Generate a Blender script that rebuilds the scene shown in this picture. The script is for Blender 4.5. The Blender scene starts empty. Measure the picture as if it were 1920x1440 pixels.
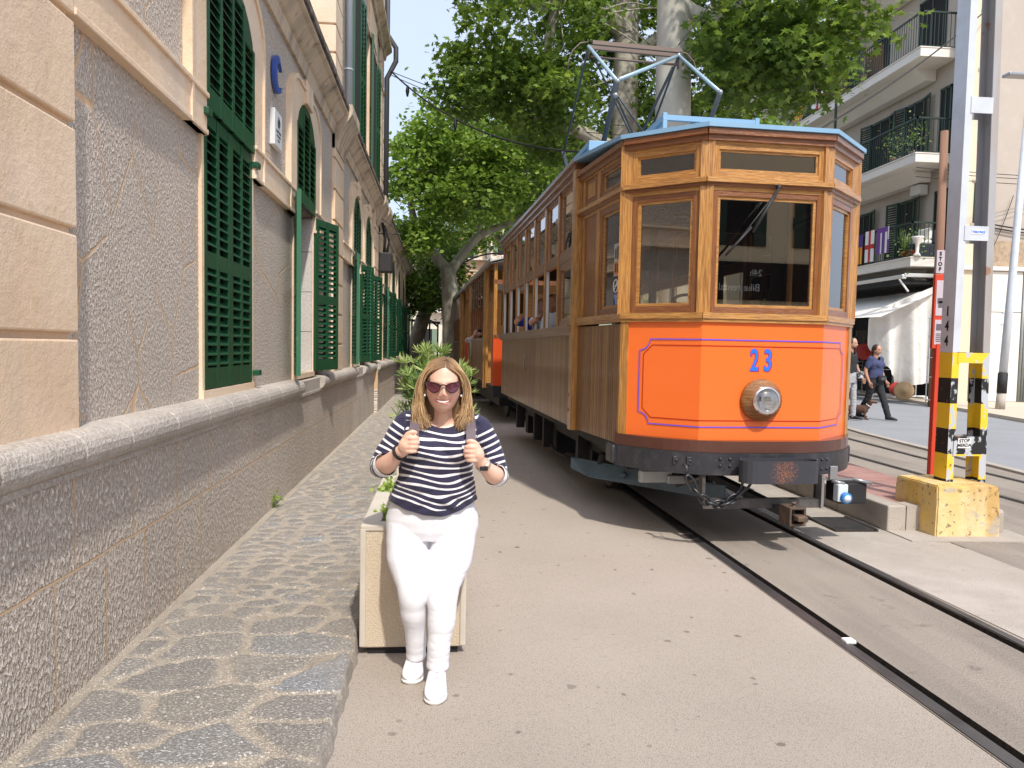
import bpy, bmesh, math, random
import numpy as np
from mathutils import Vector, Matrix, Quaternion, noise as mnoise
random.seed(7); RNG=np.random.default_rng(11)
R=math.radians; PI=math.pi
S=bpy.context.scene; COL=S.collection
# ---------------- camera, sky, sun, exposure
cd=bpy.data.cameras.new('camera'); cam=bpy.data.objects.new('camera',cd); COL.objects.link(cam)
cd.sensor_width=36.0; cd.lens=27.0; cd.clip_end=3000; cd.clip_start=.05
cd.shift_y=17.0/1920.0
YAW,PIT,ROL=R(5.24),R(3.3),R(1.1)
fw=Vector((math.sin(YAW)*math.cos(PIT),math.cos(YAW)*math.cos(PIT),-math.sin(PIT)))
r0=Vector((math.cos(YAW),-math.sin(YAW),0)); u0=r0.cross(fw)
rt=math.cos(ROL)*r0+math.sin(ROL)*u0; up=-math.sin(ROL)*r0+math.cos(ROL)*u0
mw=Matrix(((rt.x,up.x,-fw.x,0),(rt.y,up.y,-fw.y,0),(rt.z,up.z,-fw.z,1.42),(0,0,0,1)))
cam.matrix_world=mw; S.camera=cam
SUN_EL,SUN_AZ=R(51),R(180-13)      # azimuth clockwise from +Y : sun stands behind the camera, a little to the right
W=bpy.data.worlds.new("World"); S.world=W; W.use_nodes=True
wn=W.node_tree; bg=wn.nodes['Background']
sk=wn.nodes.new('ShaderNodeTexSky'); sk.sky_type='NISHITA'; sk.sun_disc=False
sk.sun_elevation=SUN_EL; sk.sun_rotation=SUN_AZ; sk.air_density=1.0; sk.dust_density=4.0; sk.ozone_density=1.0
tc=wn.nodes.new('ShaderNodeTexCoord'); nz=wn.nodes.new('ShaderNodeTexNoise'); nz.inputs['Scale'].default_value=2.2; nz.inputs['Detail'].default_value=6
wn.links.new(tc.outputs['Generated'],nz.inputs['Vector'])
rp=wn.nodes.new('ShaderNodeMapRange'); rp.inputs['From Min'].default_value=.25; rp.inputs['From Max'].default_value=.75; rp.inputs['To Min'].default_value=.45; rp.inputs['To Max'].default_value=.85
wn.links.new(nz.outputs['Fac'],rp.inputs['Value'])
mx=wn.nodes.new('ShaderNodeMix'); mx.data_type='RGBA'; mx.inputs[7].default_value=(4.5,5.05,6.3,1)
wn.links.new(rp.outputs['Result'],mx.inputs[0]); wn.links.new(sk.outputs[0],mx.inputs[6]); wn.links.new(mx.outputs[2],bg.inputs['Color'])
bg.inputs['Strength'].default_value=.15
sd=bpy.data.lights.new('sun','SUN'); sd.energy=2.75; sd.angle=R(1.8); sd.color=(1,.95,.87)
sun=bpy.data.objects.new('sun',sd); COL.objects.link(sun)
sdir=Vector((math.sin(SUN_AZ)*math.cos(SUN_EL),math.cos(SUN_AZ)*math.cos(SUN_EL),math.sin(SUN_EL)))
sun.rotation_euler=sdir.to_track_quat('Z','Y').to_euler(); sun.location=(0,0,30)
S.view_settings.view_transform='Standard'; S.view_settings.look='None'; S.view_settings.gamma=1; S.view_settings.exposure=.55
S.view_settings.use_curve_mapping=False
S.cycles.max_bounces=8; S.cycles.transparent_max_bounces=12; S.cycles.use_denoising=True
try: S.cycles.sample_clamp_indirect=6
except Exception: pass
# ---------------- materials
MATS={}
def _new(name):
    m=bpy.data.materials.new(name); m.use_nodes=True; nt=m.node_tree
    b=nt.nodes['Principled BSDF']; return m,nt,b
def c4(c): return (c[0],c[1],c[2],1)
def noise_fac(nt,scale,lo,hi,stretch=(1,1,1),detail=4,coord='Object',rot=None,kind='noise',rough=.55):
    t=nt.nodes.new('ShaderNodeTexCoord'); mp=nt.nodes.new('ShaderNodeMapping'); mp.inputs['Scale'].default_value=stretch
    if rot: mp.inputs['Rotation'].default_value=rot
    nt.links.new(t.outputs[coord],mp.inputs['Vector'])
    if kind=='noise':
        n=nt.nodes.new('ShaderNodeTexNoise'); n.inputs['Detail'].default_value=detail; n.inputs['Roughness'].default_value=rough; out=n.outputs['Fac']
    elif kind=='vor':
        n=nt.nodes.new('ShaderNodeTexVoronoi'); out=n.outputs['Distance']
    elif kind=='edge':
        n=nt.nodes.new('ShaderNodeTexVoronoi'); n.feature='DISTANCE_TO_EDGE'; out=n.outputs['Distance']
    elif kind=='cell':
        n=nt.nodes.new('ShaderNodeTexVoronoi'); s=nt.nodes.new('ShaderNodeSeparateColor'); nt.links.new(n.outputs['Color'],s.inputs[0]); out=s.outputs[0]
    n.inputs['Scale'].default_value=scale
    nt.links.new(mp.outputs[0],n.inputs['Vector'])
    r=nt.nodes.new('ShaderNodeMapRange'); r.inputs['From Min'].default_value=lo; r.inputs['From Max'].default_value=hi
    nt.links.new(out,r.inputs['Value']); return r.outputs['Result'],out
def mixc(nt,fac,a,b,blend='MIX'):
    m=nt.nodes.new('ShaderNodeMix'); m.data_type='RGBA'; m.blend_type=blend
    for sock,v in ((0,fac),(6,a),(7,b)):
        if isinstance(v,(tuple,list)): m.inputs[sock].default_value=c4(v) if sock else v
        elif isinstance(v,(int,float)): m.inputs[sock].default_value=v
        else: nt.links.new(v,m.inputs[sock])
    return m.outputs[2]
def mathn(nt,op,a,b=0.0):
    m=nt.nodes.new('ShaderNodeMath'); m.operation=op
    for i,v in enumerate((a,b)):
        if isinstance(v,(int,float)): m.inputs[i].default_value=v
        else: nt.links.new(v,m.inputs[i])
    return m.outputs[0]
def surf(name,base,layers=(),rough=.7,metal=0.,bumps=(),coat=0.,spec=.5,sheen=0.,emit=None):
    """layers: (scale,lo,hi,colour,opacity[,stretch[,kind]]) ; bumps: (scale,dist[,stretch[,kind]])"""
    if name in MATS: return MATS[name]
    m,nt,b=_new(name); c=base
    if not isinstance(c,tuple): pass
    first=True
    for L in layers:
        sc,lo,hi,cc,op=L[:5]; st=L[5] if len(L)>5 else (1,1,1); kd=L[6] if len(L)>6 else 'noise'
        f,_=noise_fac(nt,sc,lo,hi,st,kind=kd)
        f=mathn(nt,'MULTIPLY',f,op)
        c=mixc(nt,f,c,cc)
    if isinstance(c,tuple): b.inputs['Base Color'].default_value=c4(c)
    else: nt.links.new(c,b.inputs['Base Color'])
    b.inputs['Roughness'].default_value=rough; b.inputs['Metallic'].default_value=metal
    b.inputs['Coat Weight'].default_value=coat; b.inputs['Coat Roughness'].default_value=.08
    b.inputs['Specular IOR Level'].default_value=spec
    if sheen: b.inputs['Sheen Weight'].default_value=sheen
    prev=None
    for B in bumps:
        sc,di=B[:2]; st=B[2] if len(B)>2 else (1,1,1); kd=B[3] if len(B)>3 else 'noise'
        f,_=noise_fac(nt,sc,.2,.8,st,kind=kd)
        bp=nt.nodes.new('ShaderNodeBump'); bp.inputs['Distance'].default_value=di; bp.inputs['Strength'].default_value=1.0
        nt.links.new(f,bp.inputs['Height'])
        if prev: nt.links.new(prev,bp.inputs['Normal'])
        prev=bp.outputs['Normal']
    if prev: nt.links.new(prev,b.inputs['Normal'])
    MATS[name]=m; return m
def glass(name,tint=(.55,.55,.5),refl=1.0,rough=.0,base=.05):
    m,nt,b=_new(name); nt.nodes.remove(b); out=nt.nodes['Material Output']
    tr=nt.nodes.new('ShaderNodeBsdfTransparent'); tr.inputs[0].default_value=c4(tint)
    gl=nt.nodes.new('ShaderNodeBsdfGlossy'); gl.inputs['Roughness'].default_value=rough; gl.inputs[0].default_value=(1,1,1,1)
    fr=nt.nodes.new('ShaderNodeFresnel'); fr.inputs[0].default_value=1.5
    f=mathn(nt,'ADD',mathn(nt,'MULTIPLY',fr.outputs[0],refl),base)
    nt.nodes[-1].use_clamp=True
    mxs=nt.nodes.new('ShaderNodeMixShader'); nt.links.new(f,mxs.inputs[0]); nt.links.new(tr.outputs[0],mxs.inputs[1]); nt.links.new(gl.outputs[0],mxs.inputs[2])
    nt.links.new(mxs.outputs[0],out.inputs[0]); return m
# ---------------- mesh builder
class MB:
    def __init__(s): s.v=[]; s.f=[]; s.m=[]; s.sm=[]; s.cur=0; s.smooth=False
    def add(s,vs,fs):
        b=len(s.v); s.v.extend([tuple(p) for p in vs])
        for f in fs: s.f.append(tuple(b+i for i in f)); s.m.append(s.cur); s.sm.append(s.smooth)
    def box(s,x0,x1,y0,y1,z0,z1):
        if x0>x1:x0,x1=x1,x0
        if y0>y1:y0,y1=y1,y0
        if z0>z1:z0,z1=z1,z0
        s.add([(x0,y0,z0),(x1,y0,z0),(x1,y1,z0),(x0,y1,z0),(x0,y0,z1),(x1,y0,z1),(x1,y1,z1),(x0,y1,z1)],
              [(3,2,1,0),(4,5,6,7),(0,1,5,4),(1,2,6,5),(2,3,7,6),(3,0,4,7)])
    def bbox(s,x0,x1,y0,y1,z0,z1,b=.01):
        """box with chamfered edges"""
        if x0>x1:x0,x1=x1,x0
        if y0>y1:y0,y1=y1,y0
        if z0>z1:z0,z1=z1,z0
        b=min(b,(x1-x0)*.45,(y1-y0)*.45,(z1-z0)*.45)
        bm=bmesh.new(); vs=[bm.verts.new(p) for p in [(x0,y0,z0),(x1,y0,z0),(x1,y1,z0),(x0,y1,z0),(x0,y0,z1),(x1,y0,z1),(x1,y1,z1),(x0,y1,z1)]]
        for f in [(3,2,1,0),(4,5,6,7),(0,1,5,4),(1,2,6,5),(2,3,7,6),(3,0,4,7)]: bm.faces.new([vs[i] for i in f])
        bmesh.ops.bevel(bm,geom=bm.edges[:],offset=b,segments=2,affect='EDGES',profile=.5)
        bm.verts.index_update(); s.add([tuple(v.co) for v in bm.verts],[[v.index for v in f.verts] for f in bm.faces]); bm.free()
    def obox(s,o,ex,ey,ez,x0,x1,y0,y1,z0,z1):
        o=Vector(o);P=[]
        for (a,b,c) in [(x0,y0,z0),(x1,y0,z0),(x1,y1,z0),(x0,y1,z0),(x0,y0,z1),(x1,y0,z1),(x1,y1,z1),(x0,y1,z1)]:
            P.append(o+Vector(ex)*a+Vector(ey)*b+Vector(ez)*c)
        s.add(P,[(3,2,1,0),(4,5,6,7),(0,1,5,4),(1,2,6,5),(2,3,7,6),(3,0,4,7)])
    def prism(s,poly,d,off=(0,0,0)):
        """poly: list of 3D pts (planar), extruded by vector d"""
        n=len(poly); d=Vector(d); o=Vector(off)
        A=[Vector(p)+o for p in poly]; B=[p+d for p in A]
        s.add(A+B,[tuple(range(n-1,-1,-1)),tuple(range(n,2*n))]+[(i,(i+1)%n,n+(i+1)%n,n+i) for i in range(n)])
    def strip(s,inner,outer,d):
        """ring-strip between two polylines with same count, extruded by d"""
        n=len(inner); d=Vector(d)
        A=[Vector(p) for p in inner]; B=[Vector(p) for p in outer]
        vs=A+B+[p+d for p in A]+[p+d for p in B]; fs=[]
        for i in range(n-1):
            fs+= [(i,i+1,n+i+1,n+i),(2*n+i,3*n+i,3*n+i+1,2*n+i+1),(i,2*n+i,2*n+i+1,i+1),(n+i,n+i+1,3*n+i+1,3*n+i)]
        fs+=[(0,n,3*n,2*n),(n-1,3*n-1,4*n-1,2*n-1)]
        s.add(vs,fs)
    def tube(s,pts,r,n=10,cap=True):
        pts=[Vector(p) for p in pts]; k=len(pts)
        if not isinstance(r,(list,tuple)): r=[r]*k
        T=[]
        for i in range(k):
            a=pts[max(i-1,0)]; b=pts[min(i+1,k-1)]; t=(b-a); T.append(t.normalized() if t.length>1e-9 else Vector((0,0,1)))
        up=Vector((0,0,1)) if abs(T[0].z)<.9 else Vector((1,0,0))
        x=T[0].cross(up).normalized(); vs=[];fs=[]
        for i in range(k):
            if i>0:
                q=T[i-1].rotation_difference(T[i]); x=q@x
            x=(x-T[i]*x.dot(T[i])).normalized(); y=T[i].cross(x)
            for j in range(n):
                a=2*PI*j/n; vs.append(pts[i]+(x*math.cos(a)+y*math.sin(a))*r[i])
        for i in range(k-1):
            for j in range(n): fs.append((i*n+j,i*n+(j+1)%n,(i+1)*n+(j+1)%n,(i+1)*n+j))
        if cap: fs+=[tuple(range(n-1,-1,-1)),tuple((k-1)*n+j for j in range(n))]
        o=s.smooth; s.smooth=True; s.add(vs,fs); s.smooth=o
    def loft(s,rings,n=20,caps=True):
        """rings: (centre, axisA, axisB, ra, rb)"""
        vs=[];fs=[];k=len(rings)
        for c,A,B,ra,rb in rings:
            c=Vector(c);A=Vector(A).normalized();B=Vector(B).normalized()
            for j in range(n):
                a=2*PI*j/n; vs.append(c+A*ra*math.cos(a)+B*rb*math.sin(a))
        for i in range(k-1):
            for j in range(n): fs.append((i*n+j,i*n+(j+1)%n,(i+1)*n+(j+1)%n,(i+1)*n+j))
        if caps: fs+=[tuple(range(n-1,-1,-1)),tuple((k-1)*n+j for j in range(n))]
        o=s.smooth; s.smooth=True; s.add(vs,fs); s.smooth=o
    def ell(s,c,rx,ry,rz,nu=16,nv=10,M=None):
        c=Vector(c);vs=[];fs=[]
        for i in range(nv+1):
            th=PI*i/nv
            for j in range(nu):
                a=2*PI*j/nu; p=Vector((rx*math.sin(th)*math.cos(a),ry*math.sin(th)*math.sin(a),rz*math.cos(th)))
                if M: p=M@p
                vs.append(c+p)
        for i in range(nv):
            for j in range(nu): fs.append((i*nu+j,(i+1)*nu+j,(i+1)*nu+(j+1)%nu,i*nu+(j+1)%nu))
        o=s.smooth; s.smooth=True; s.add(vs,fs); s.smooth=o
    def torus(s,c,R_,r,ax=(0,0,1),n=28,k=8,sx=1.,up=None):
        ax=Vector(ax).normalized(); u=Vector(up).normalized() if up else (ax.orthogonal().normalized()); w=ax.cross(u)
        vs=[];fs=[]; c=Vector(c)
        for i in range(n):
            a=2*PI*i/n; d=u*math.cos(a)*sx+w*math.sin(a); dn=(u*math.cos(a)+w*math.sin(a))
            for j in range(k):
                b=2*PI*j/k; vs.append(c+d*R_+dn*r*math.cos(b)+ax*r*math.sin(b))
        for i in range(n):
            for j in range(k): fs.append((i*k+j,((i+1)%n)*k+j,((i+1)%n)*k+(j+1)%k,i*k+(j+1)%k))
        o=s.smooth; s.smooth=True; s.add(vs,fs); s.smooth=o
    def rev(s,prof,c,ax,n=32):
        """profile of (r, h) revolved about axis ax at c"""
        ax=Vector(ax).normalized(); u=ax.orthogonal().normalized(); w=ax.cross(u); c=Vector(c); vs=[];fs=[]
        for (r_,h) in prof:
            for j in range(n):
                a=2*PI*j/n; vs.append(c+ax*h+(u*math.cos(a)+w*math.sin(a))*r_)
        for i in range(len(prof)-1):
            for j in range(n): fs.append((i*n+j,i*n+(j+1)%n,(i+1)*n+(j+1)%n,(i+1)*n+j))
        fs+=[tuple(range(n-1,-1,-1)),tuple((len(prof)-1)*n+j for j in range(n))]
        o=s.smooth; s.smooth=True; s.add(vs,fs); s.smooth=o
    def mesh(s,name):
        me=bpy.data.meshes.new(name); me.from_pydata([tuple(p) for p in s.v],[],s.f); 
        me.polygons.foreach_set('use_smooth',s.sm); me.polygons.foreach_set('material_index',s.m); me.update(); return me
def link(name,me,mats,parent=None,label=None,cat=None,group=None,kind=None):
    o=bpy.data.objects.new(name,me); COL.objects.link(o)
    if not isinstance(mats,(list,tuple)): mats=[mats]
    if me is not None and len(me.materials)==0:
        for m in mats: me.materials.append(m)
    if parent: o.parent=parent
    if label: o['label']=label
    if cat: o['category']=cat
    if group: o['group']=group
    if kind: o['kind']=kind
    return o
SPLIT=set('plug platform_side_panel window_rail window_jamb capital foot end_panel base_sleeve platform_post post beam_end bulkhead wall foot wheeled_foot seat life_guard upper_quoin balcony_screen upper_pane bulkhead_pane grab_pole window_channel side_door_panel privacy_glass white_panel shop_pier stem_none base_frame window_sill step'.split())
def split_mb(mb,tol=.03):
    # group the shapes of a builder into pieces that touch
    n=len(mb.v); par=list(range(n))
    def find(a):
        while par[a]!=a: par[a]=par[par[a]]; a=par[a]
        return a
    for f in mb.f:
        r=find(f[0])
        for i in f[1:]: par[find(i)]=r
    box={}
    for i,p in enumerate(mb.v):
        r=find(i); b=box.get(r)
        if b is None: box[r]=[list(p),list(p)]
        else:
            for k in range(3): b[0][k]=min(b[0][k],p[k]); b[1][k]=max(b[1][k],p[k])
    ks=list(box); g={k:k for k in ks}
    def fg(a):
        while g[a]!=a: a=g[a]
        return a
    for i,a in enumerate(ks):
        for b in ks[i+1:]:
            A,B=box[a],box[b]
            if all(A[0][k]-tol<=B[1][k] and B[0][k]-tol<=A[1][k] for k in range(3)): g[fg(a)]=fg(b)
    groups={}
    for fi,f in enumerate(mb.f): groups.setdefault(fg(find(f[0])),[]).append(fi)
    out=[]
    for fl in groups.values():
        q=MB(); mp={}
        for fi in fl:
            ff=[]
            for i in mb.f[fi]:
                if i not in mp: mp[i]=len(q.v); q.v.append(mb.v[i])
                ff.append(mp[i])
            q.f.append(tuple(ff)); q.m.append(mb.m[fi]); q.sm.append(mb.sm[fi])
        out.append(q)
    return out
def obj(name,mb,mats,parent=None,**k):
    if isinstance(mb,MB) and name in SPLIT and parent is not None and len(mb.v)<6000:
        L=split_mb(mb); os_=[link(name,q.mesh(name),mats,parent,**k) for q in L]; return os_[0]
    return link(name,mb.mesh(name) if isinstance(mb,MB) else mb,mats,parent,**k)
def thing(name,label,cat,loc=(0,0,0),rz=0,group=None):
    o=bpy.data.objects.new(name,None); COL.objects.link(o); o.location=loc; o.rotation_euler=(0,0,rz); o.empty_display_size=.2
    o['label']=label; o['category']=cat
    if group: o['group']=group
    return o
def copy_tree(o,parent=None,loc=None,rz=None,label=None,group=None):
    c=o.copy(); COL.objects.link(c); c.parent=parent
    if loc is not None: c.location=loc
    if rz is not None: c.rotation_euler=(0,0,rz)
    if label: c['label']=label
    if group: c['group']=group
    for ch in [x for x in bpy.data.objects if x.parent==o]: copy_tree(ch,c)
    return c
def text_mesh(txt,size=1.,ext=.002,align='CENTER',bold=0.,xs=1.):
    cu=bpy.data.curves.new('lettering','FONT'); cu.body=txt; cu.size=size; cu.extrude=ext; cu.align_x=align; cu.align_y='CENTER'; cu.offset=bold
    o=bpy.data.objects.new('lettering',cu); COL.objects.link(o)
    bpy.context.view_layer.update(); dg=bpy.context.evaluated_depsgraph_get()
    me=bpy.data.meshes.new_from_object(o.evaluated_get(dg)); bpy.data.objects.remove(o); bpy.data.curves.remove(cu)
    me.materials.clear()
    if xs!=1: me.transform(Matrix.Diagonal((xs,1,1,1)))
    return me
def place_text(name,txt,size,loc,right,upv,mat,parent=None,ext=.002,bold=0.,xs=1.,**k):
    me=text_mesh(txt,size,ext,bold=bold,xs=xs); r_=Vector(right).normalized(); u_=Vector(upv).normalized(); n_=r_.cross(u_)
    me.transform(Matrix(((r_.x,u_.x,n_.x,loc[0]),(r_.y,u_.y,n_.y,loc[1]),(r_.z,u_.z,n_.z,loc[2]),(0,0,0,1))))
    return link(name,me,mat,parent,**k)
def remeshed(mb,voxel,smooth=2,name='m',dec=None):
    me=mb.mesh(name); o=bpy.data.objects.new('tmp',me); COL.objects.link(o)
    md=o.modifiers.new('r','REMESH'); md.mode='VOXEL'; md.voxel_size=voxel; md.use_smooth_shade=True
    if smooth:
        sm=o.modifiers.new('s','SMOOTH'); sm.iterations=smooth; sm.factor=.5
    if dec: d=o.modifiers.new('d','DECIMATE'); d.ratio=dec
    bpy.context.view_layer.update(); dg=bpy.context.evaluated_depsgraph_get()
    out=bpy.data.meshes.new_from_object(o.evaluated_get(dg)); bpy.data.objects.remove(o); bpy.data.meshes.remove(me)
    out.name=name; out.polygons.foreach_set('use_smooth',[True]*len(out.polygons)); out.materials.clear(); return out
def vattr(me,name,vals):
    a=me.attributes.new(name,'FLOAT','POINT'); a.data.foreach_set('value',np.asarray(vals,dtype=np.float32))
def coords(me):
    a=np.empty(len(me.vertices)*3,dtype=np.float64); me.vertices.foreach_get('co',a); return a.reshape(-1,3)
# ================= SETTING =================
TA=R(2.65); TO=Vector((2.3585,5.4949,0))
GR=-.025
def track_x(y): return 2.04+GR*y
# street: one sheet, cross-section with the grooves of the near track, reaching the horizon
asph=None
def make_street_mat():
    m,nt,b=_new('street_asphalt')
    f1,_=noise_fac(nt,210,.34,.66,detail=5,rough=.8)            # aggregate
    f2,_=noise_fac(nt,1.1,.35,.7,detail=6)
    f3,_=noise_fac(nt,55,.02,.16,kind='vor')
    f4,_=noise_fac(nt,.35,.4,.6,stretch=(1,.25,1),detail=5)
    c=mixc(nt,f1,(.27,.225,.186),(.68,.595,.51))
    c=mixc(nt,mathn(nt,'MULTIPLY',f2,.45),c,(.36,.308,.257))
    c=mixc(nt,mathn(nt,'MULTIPLY',f4,.35),c,(.42,.36,.30))
    # drip stains : sparse small round spots
    t=nt.nodes.new('ShaderNodeTexCoord'); mp=nt.nodes.new('ShaderNodeMapping'); mp.inputs['Scale'].default_value=(1,1,1); nt.links.new(t.outputs['Object'],mp.inputs[0])
    wv=nt.nodes.new('ShaderNodeTexNoise'); wv.inputs['Scale'].default_value=14; nt.links.new(t.outputs['Object'],wv.inputs['Vector'])
    ad=nt.nodes.new('ShaderNodeVectorMath'); ad.operation='MULTIPLY_ADD'; nt.links.new(wv.outputs['Color'],ad.inputs[0]); ad.inputs[1].default_value=(.05,.05,0); nt.links.new(mp.outputs[0],ad.inputs[2])
    v=nt.nodes.new('ShaderNodeTexVoronoi'); v.inputs['Scale'].default_value=8.5; nt.links.new(ad.outputs[0],v.inputs['Vector'])
    sp=nt.nodes.new('ShaderNodeSeparateColor'); nt.links.new(v.outputs['Color'],sp.inputs[0])
    rad=mathn(nt,'MULTIPLY',mathn(nt,'MAXIMUM',mathn(nt,'SUBTRACT',sp.outputs[0],.35),0.),.30)
    d=nt.nodes.new('ShaderNodeMapRange'); nt.links.new(mathn(nt,'SUBTRACT',rad,v.outputs['Distance']),d.inputs['Value']); d.inputs['From Min'].default_value=-.01; d.inputs['From Max'].default_value=.035
    c=mixc(nt,mathn(nt,'MULTIPLY',mathn(nt,'MULTIPLY',d.outputs['Result'],mathn(nt,'ADD',f2,.35)),.75),c,(.13,.105,.085))
    v2=nt.nodes.new('ShaderNodeTexVoronoi'); v2.inputs['Scale'].default_value=330; nt.links.new(t.outputs['Object'],v2.inputs['Vector'])
    sp2=nt.nodes.new('ShaderNodeSeparateColor'); nt.links.new(v2.outputs['Color'],sp2.inputs[0])
    dk=nt.nodes.new('ShaderNodeMapRange'); nt.links.new(sp2.outputs[1],dk.inputs['Value']); dk.inputs['From Min'].default_value=.86; dk.inputs['From Max'].default_value=.9
    c=mixc(nt,mathn(nt,'MULTIPLY',dk.outputs['Result'],.5),c,(.10,.085,.075))
    nt.links.new(c,b.inputs['Base Color']); b.inputs['Roughness'].default_value=.88
    bp=nt.nodes.new('ShaderNodeBump'); bp.inputs['Distance'].default_value=.002; nt.links.new(f1,bp.inputs['Height']); nt.links.new(bp.outputs[0],b.inputs['Normal'])
    return m
m_street=make_street_mat()
m_trackbed=surf('trackbed_concrete',(.27,.23,.19),[(2.0,.35,.7,(.20,.168,.138),.7),(190,.36,.64,(.46,.40,.335),.6),(6.,.62,.72,(.12,.10,.085),.55),(.8,.5,.62,(.19,.165,.14),.5,(3,.3,1))],rough=.85,bumps=((60,.004),(170,.003)))
m_conc=surf('light_concrete',(.43,.385,.335),[(3,.4,.65,(.33,.29,.245),.7),(120,.4,.7,(.49,.45,.40),.4),(.9,.5,.6,(.36,.31,.26),.5),(14,.62,.72,(.2,.17,.14),.4)],rough=.85,bumps=((90,.003),))
m_groove=surf('rail_groove_dark',(.022,.018,.015),[(40,.4,.7,(.07,.05,.035),.7)],rough=.95)
m_rail=surf('rail_steel',(.10,.098,.10),[(30,.4,.7,(.15,.13,.12),.6,(1,.1,1)),(3,.5,.6,(.05,.045,.045),.5)],rough=.42,metal=.6,bumps=((80,.0008),))
ys=[-60,-10,-2,0,1,2,3,4,5,6,8,10,13,16,20,30,40,60,120,1200]
xs=[(-600,0,0),(-60,0,0),(-8,0,0),(-.5,0,0),(.6,0,0),(None,-.060,0),(None,-.004,-.0),(None,.0,-.006),
    (None,.002,.0),(None,.004,.0),(None,.074,.0),(None,.076,-.055),(None,.112,-.055),(None,.122,0),
    (None,.86,0),(None,.866,-.05),(None,.905,-.05),(None,.91,.004),(None,.965,.004),(None,.97,0),(3.2,0,0),(6,0,0),(30,0,0),(600,0,0)]
V=[];F=[]
for y in ys:
    yy=min(max(y,-10),60)
    for a,off,z in xs:
        x=(track_x(yy)+off) if a is None else a
        if a is None and y>40: z=0
        V.append((x,y,z))
n=len(xs); MI=[]
for i in range(len(ys)-1):
    for j in range(n-1):
        F.append((i*n+j,i*n+j+1,(i+1)*n+j+1,(i+1)*n+j))
        MI.append({7:2,10:2,11:2,12:2,14:2,15:2,16:2,18:0}.get(j,0) if j!=13 else 1)
me=bpy.data.meshes.new('street'); me.from_pydata(V,[],F); me.polygons.foreach_set('material_index',MI); me.update()
link('street',me,[m_street,m_trackbed,m_groove],kind='structure')
def rail(xoff,w,z,label,y0=-9,y1=60):
    mb=MB(); P=[]
    for y in (y0,0,10,y1):
        x=track_x(y)+xoff; P.append((x,y))
    for (xa,ya),(xb,yb) in zip(P[:-1],P[1:]):
        mb.add([(xa,ya,-.05),(xa+w,ya,-.05),(xb+w,yb,-.05),(xb,yb,-.05),(xa+.004,ya,z),(xa+w-.004,ya,z),(xb+w-.004,yb,z),(xb+.004,yb,z)],[(4,5,6,7),(0,4,7,3),(1,2,6,5),(0,1,5,4)])
    return obj('rail',mb,m_rail,label=label,cat='rail')
rail(.003,.070,.006,'dark steel tram rail nearer the woman, with an open groove beside it')
rail(.908,.056,.010,'dark steel tram rail running under the coupling box beside the drain grate')
# far track : two rails diverging to the right behind the platform
m_paver=surf('blue_grey_paving',(.27,.28,.30),[(.8,.4,.65,(.22,.225,.235),.6),(9,.45,.7,(.33,.335,.35),.5,(1,2.2,1)),(60,.4,.7,(.30,.30,.31),.4)],rough=.85,bumps=((24,.004,(1,2,1),'edge'),))
def strip2(p0,p1,w,z0,z1,m,name,**k):
    p0=Vector((p0[0],p0[1],0)); p1=Vector((p1[0],p1[1],0)); d=(p1-p0).normalized(); n_=Vector((d.y,-d.x,0))
    mb=MB(); mb.obox(p0,d,n_,(0,0,1),0,(p1-p0).length,0,w,z0,z1); return obj(name,mb,m,**k)
def sheet(pts,z,m,name,**k):
    mb=MB(); mb.add([(p[0],p[1],z) for p in pts],[tuple(range(len(pts)))]); return obj(name,mb,m,**k)
sheet([(4.0,2.0),(5.2,2.0),(7.2,2.0),(7.05,8.6),(7.55,13.2),(9.6,24),(13,45),(9.5,45),(6.2,24),(4.9,14),(4.6,8)],.004,m_trackbed,'track_bed',kind='structure')
sheet([(7.2,2.0),(30,-8),(12.4,14),(12.9,16.2),(14.03,20.7),(15.5,28),(19,45),(13,45),(9.6,24),(7.55,13.2),(7.05,8.6)],.004,m_paver,'side_road',kind='structure')
m_sand=surf('sand_pavement',(.58,.50,.39),[(3,.4,.7,(.48,.41,.32),.6),(80,.4,.7,(.62,.55,.45),.4)],rough=.85)
mb=MB(); pts=[(11.2,8.0),(12.9,16.2),(14.03,20.7),(15.55,28),(19.2,45),(30,45),(30,8)]
mb.prism([(p[0],p[1],0) for p in pts],(0,0,.09)); obj('pavement',mb,m_sand,kind='structure')
mb=MB()
for (a,b) in (((7.2,2.0),(7.05,8.6)),((7.05,8.6),(7.55,13.2)),((7.55,13.2),(9.6,24))):
    a=Vector((*a,0)); b=Vector((*b,0)); d=(b-a).normalized(); q=Vector((d.y,-d.x,0)); mb.obox(a,d,q,(0,0,1),0,(b-a).length,0,.14,.0,.035)
obj('kerb',mb,m_conc,kind='structure')
for off,l in ((0,'far rail nearer the red brick platform'),(.92,'farthest tram rail beside the blue grey road')):
    mb=MB()
    for (a,b) in (((5.72-.1,3.0),(5.78,10.2)),((5.78,10.2),(6.25,16)),((6.25,16),(7.6,26))):
        a=Vector((a[0]+off,a[1],0)); b=Vector((b[0]+off,b[1],0)); d=(b-a).normalized(); q=Vector((d.y,-d.x,0))
        mb.obox(a,d,q,(0,0,1),0,(b-a).length+.01,0,.055,.0,.012); 
        mb.cur=1; mb.obox(a,d,q,(0,0,1),0,(b-a).length+.01,-.05,-.001,.0,.006); mb.cur=0  # groove shade drawn as a flat dark strip beside the rail
    obj('rail',mb,[m_rail,m_groove],label='dark steel '+l,cat='rail')
sheet([(3.02,2.0),(3.9,2.0),(3.95,5.2),(3.6,5.8),(3.6,14),(2.98,14),(2.86,5.8)],.004,m_conc,'concrete_apron',kind='structure')
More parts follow.
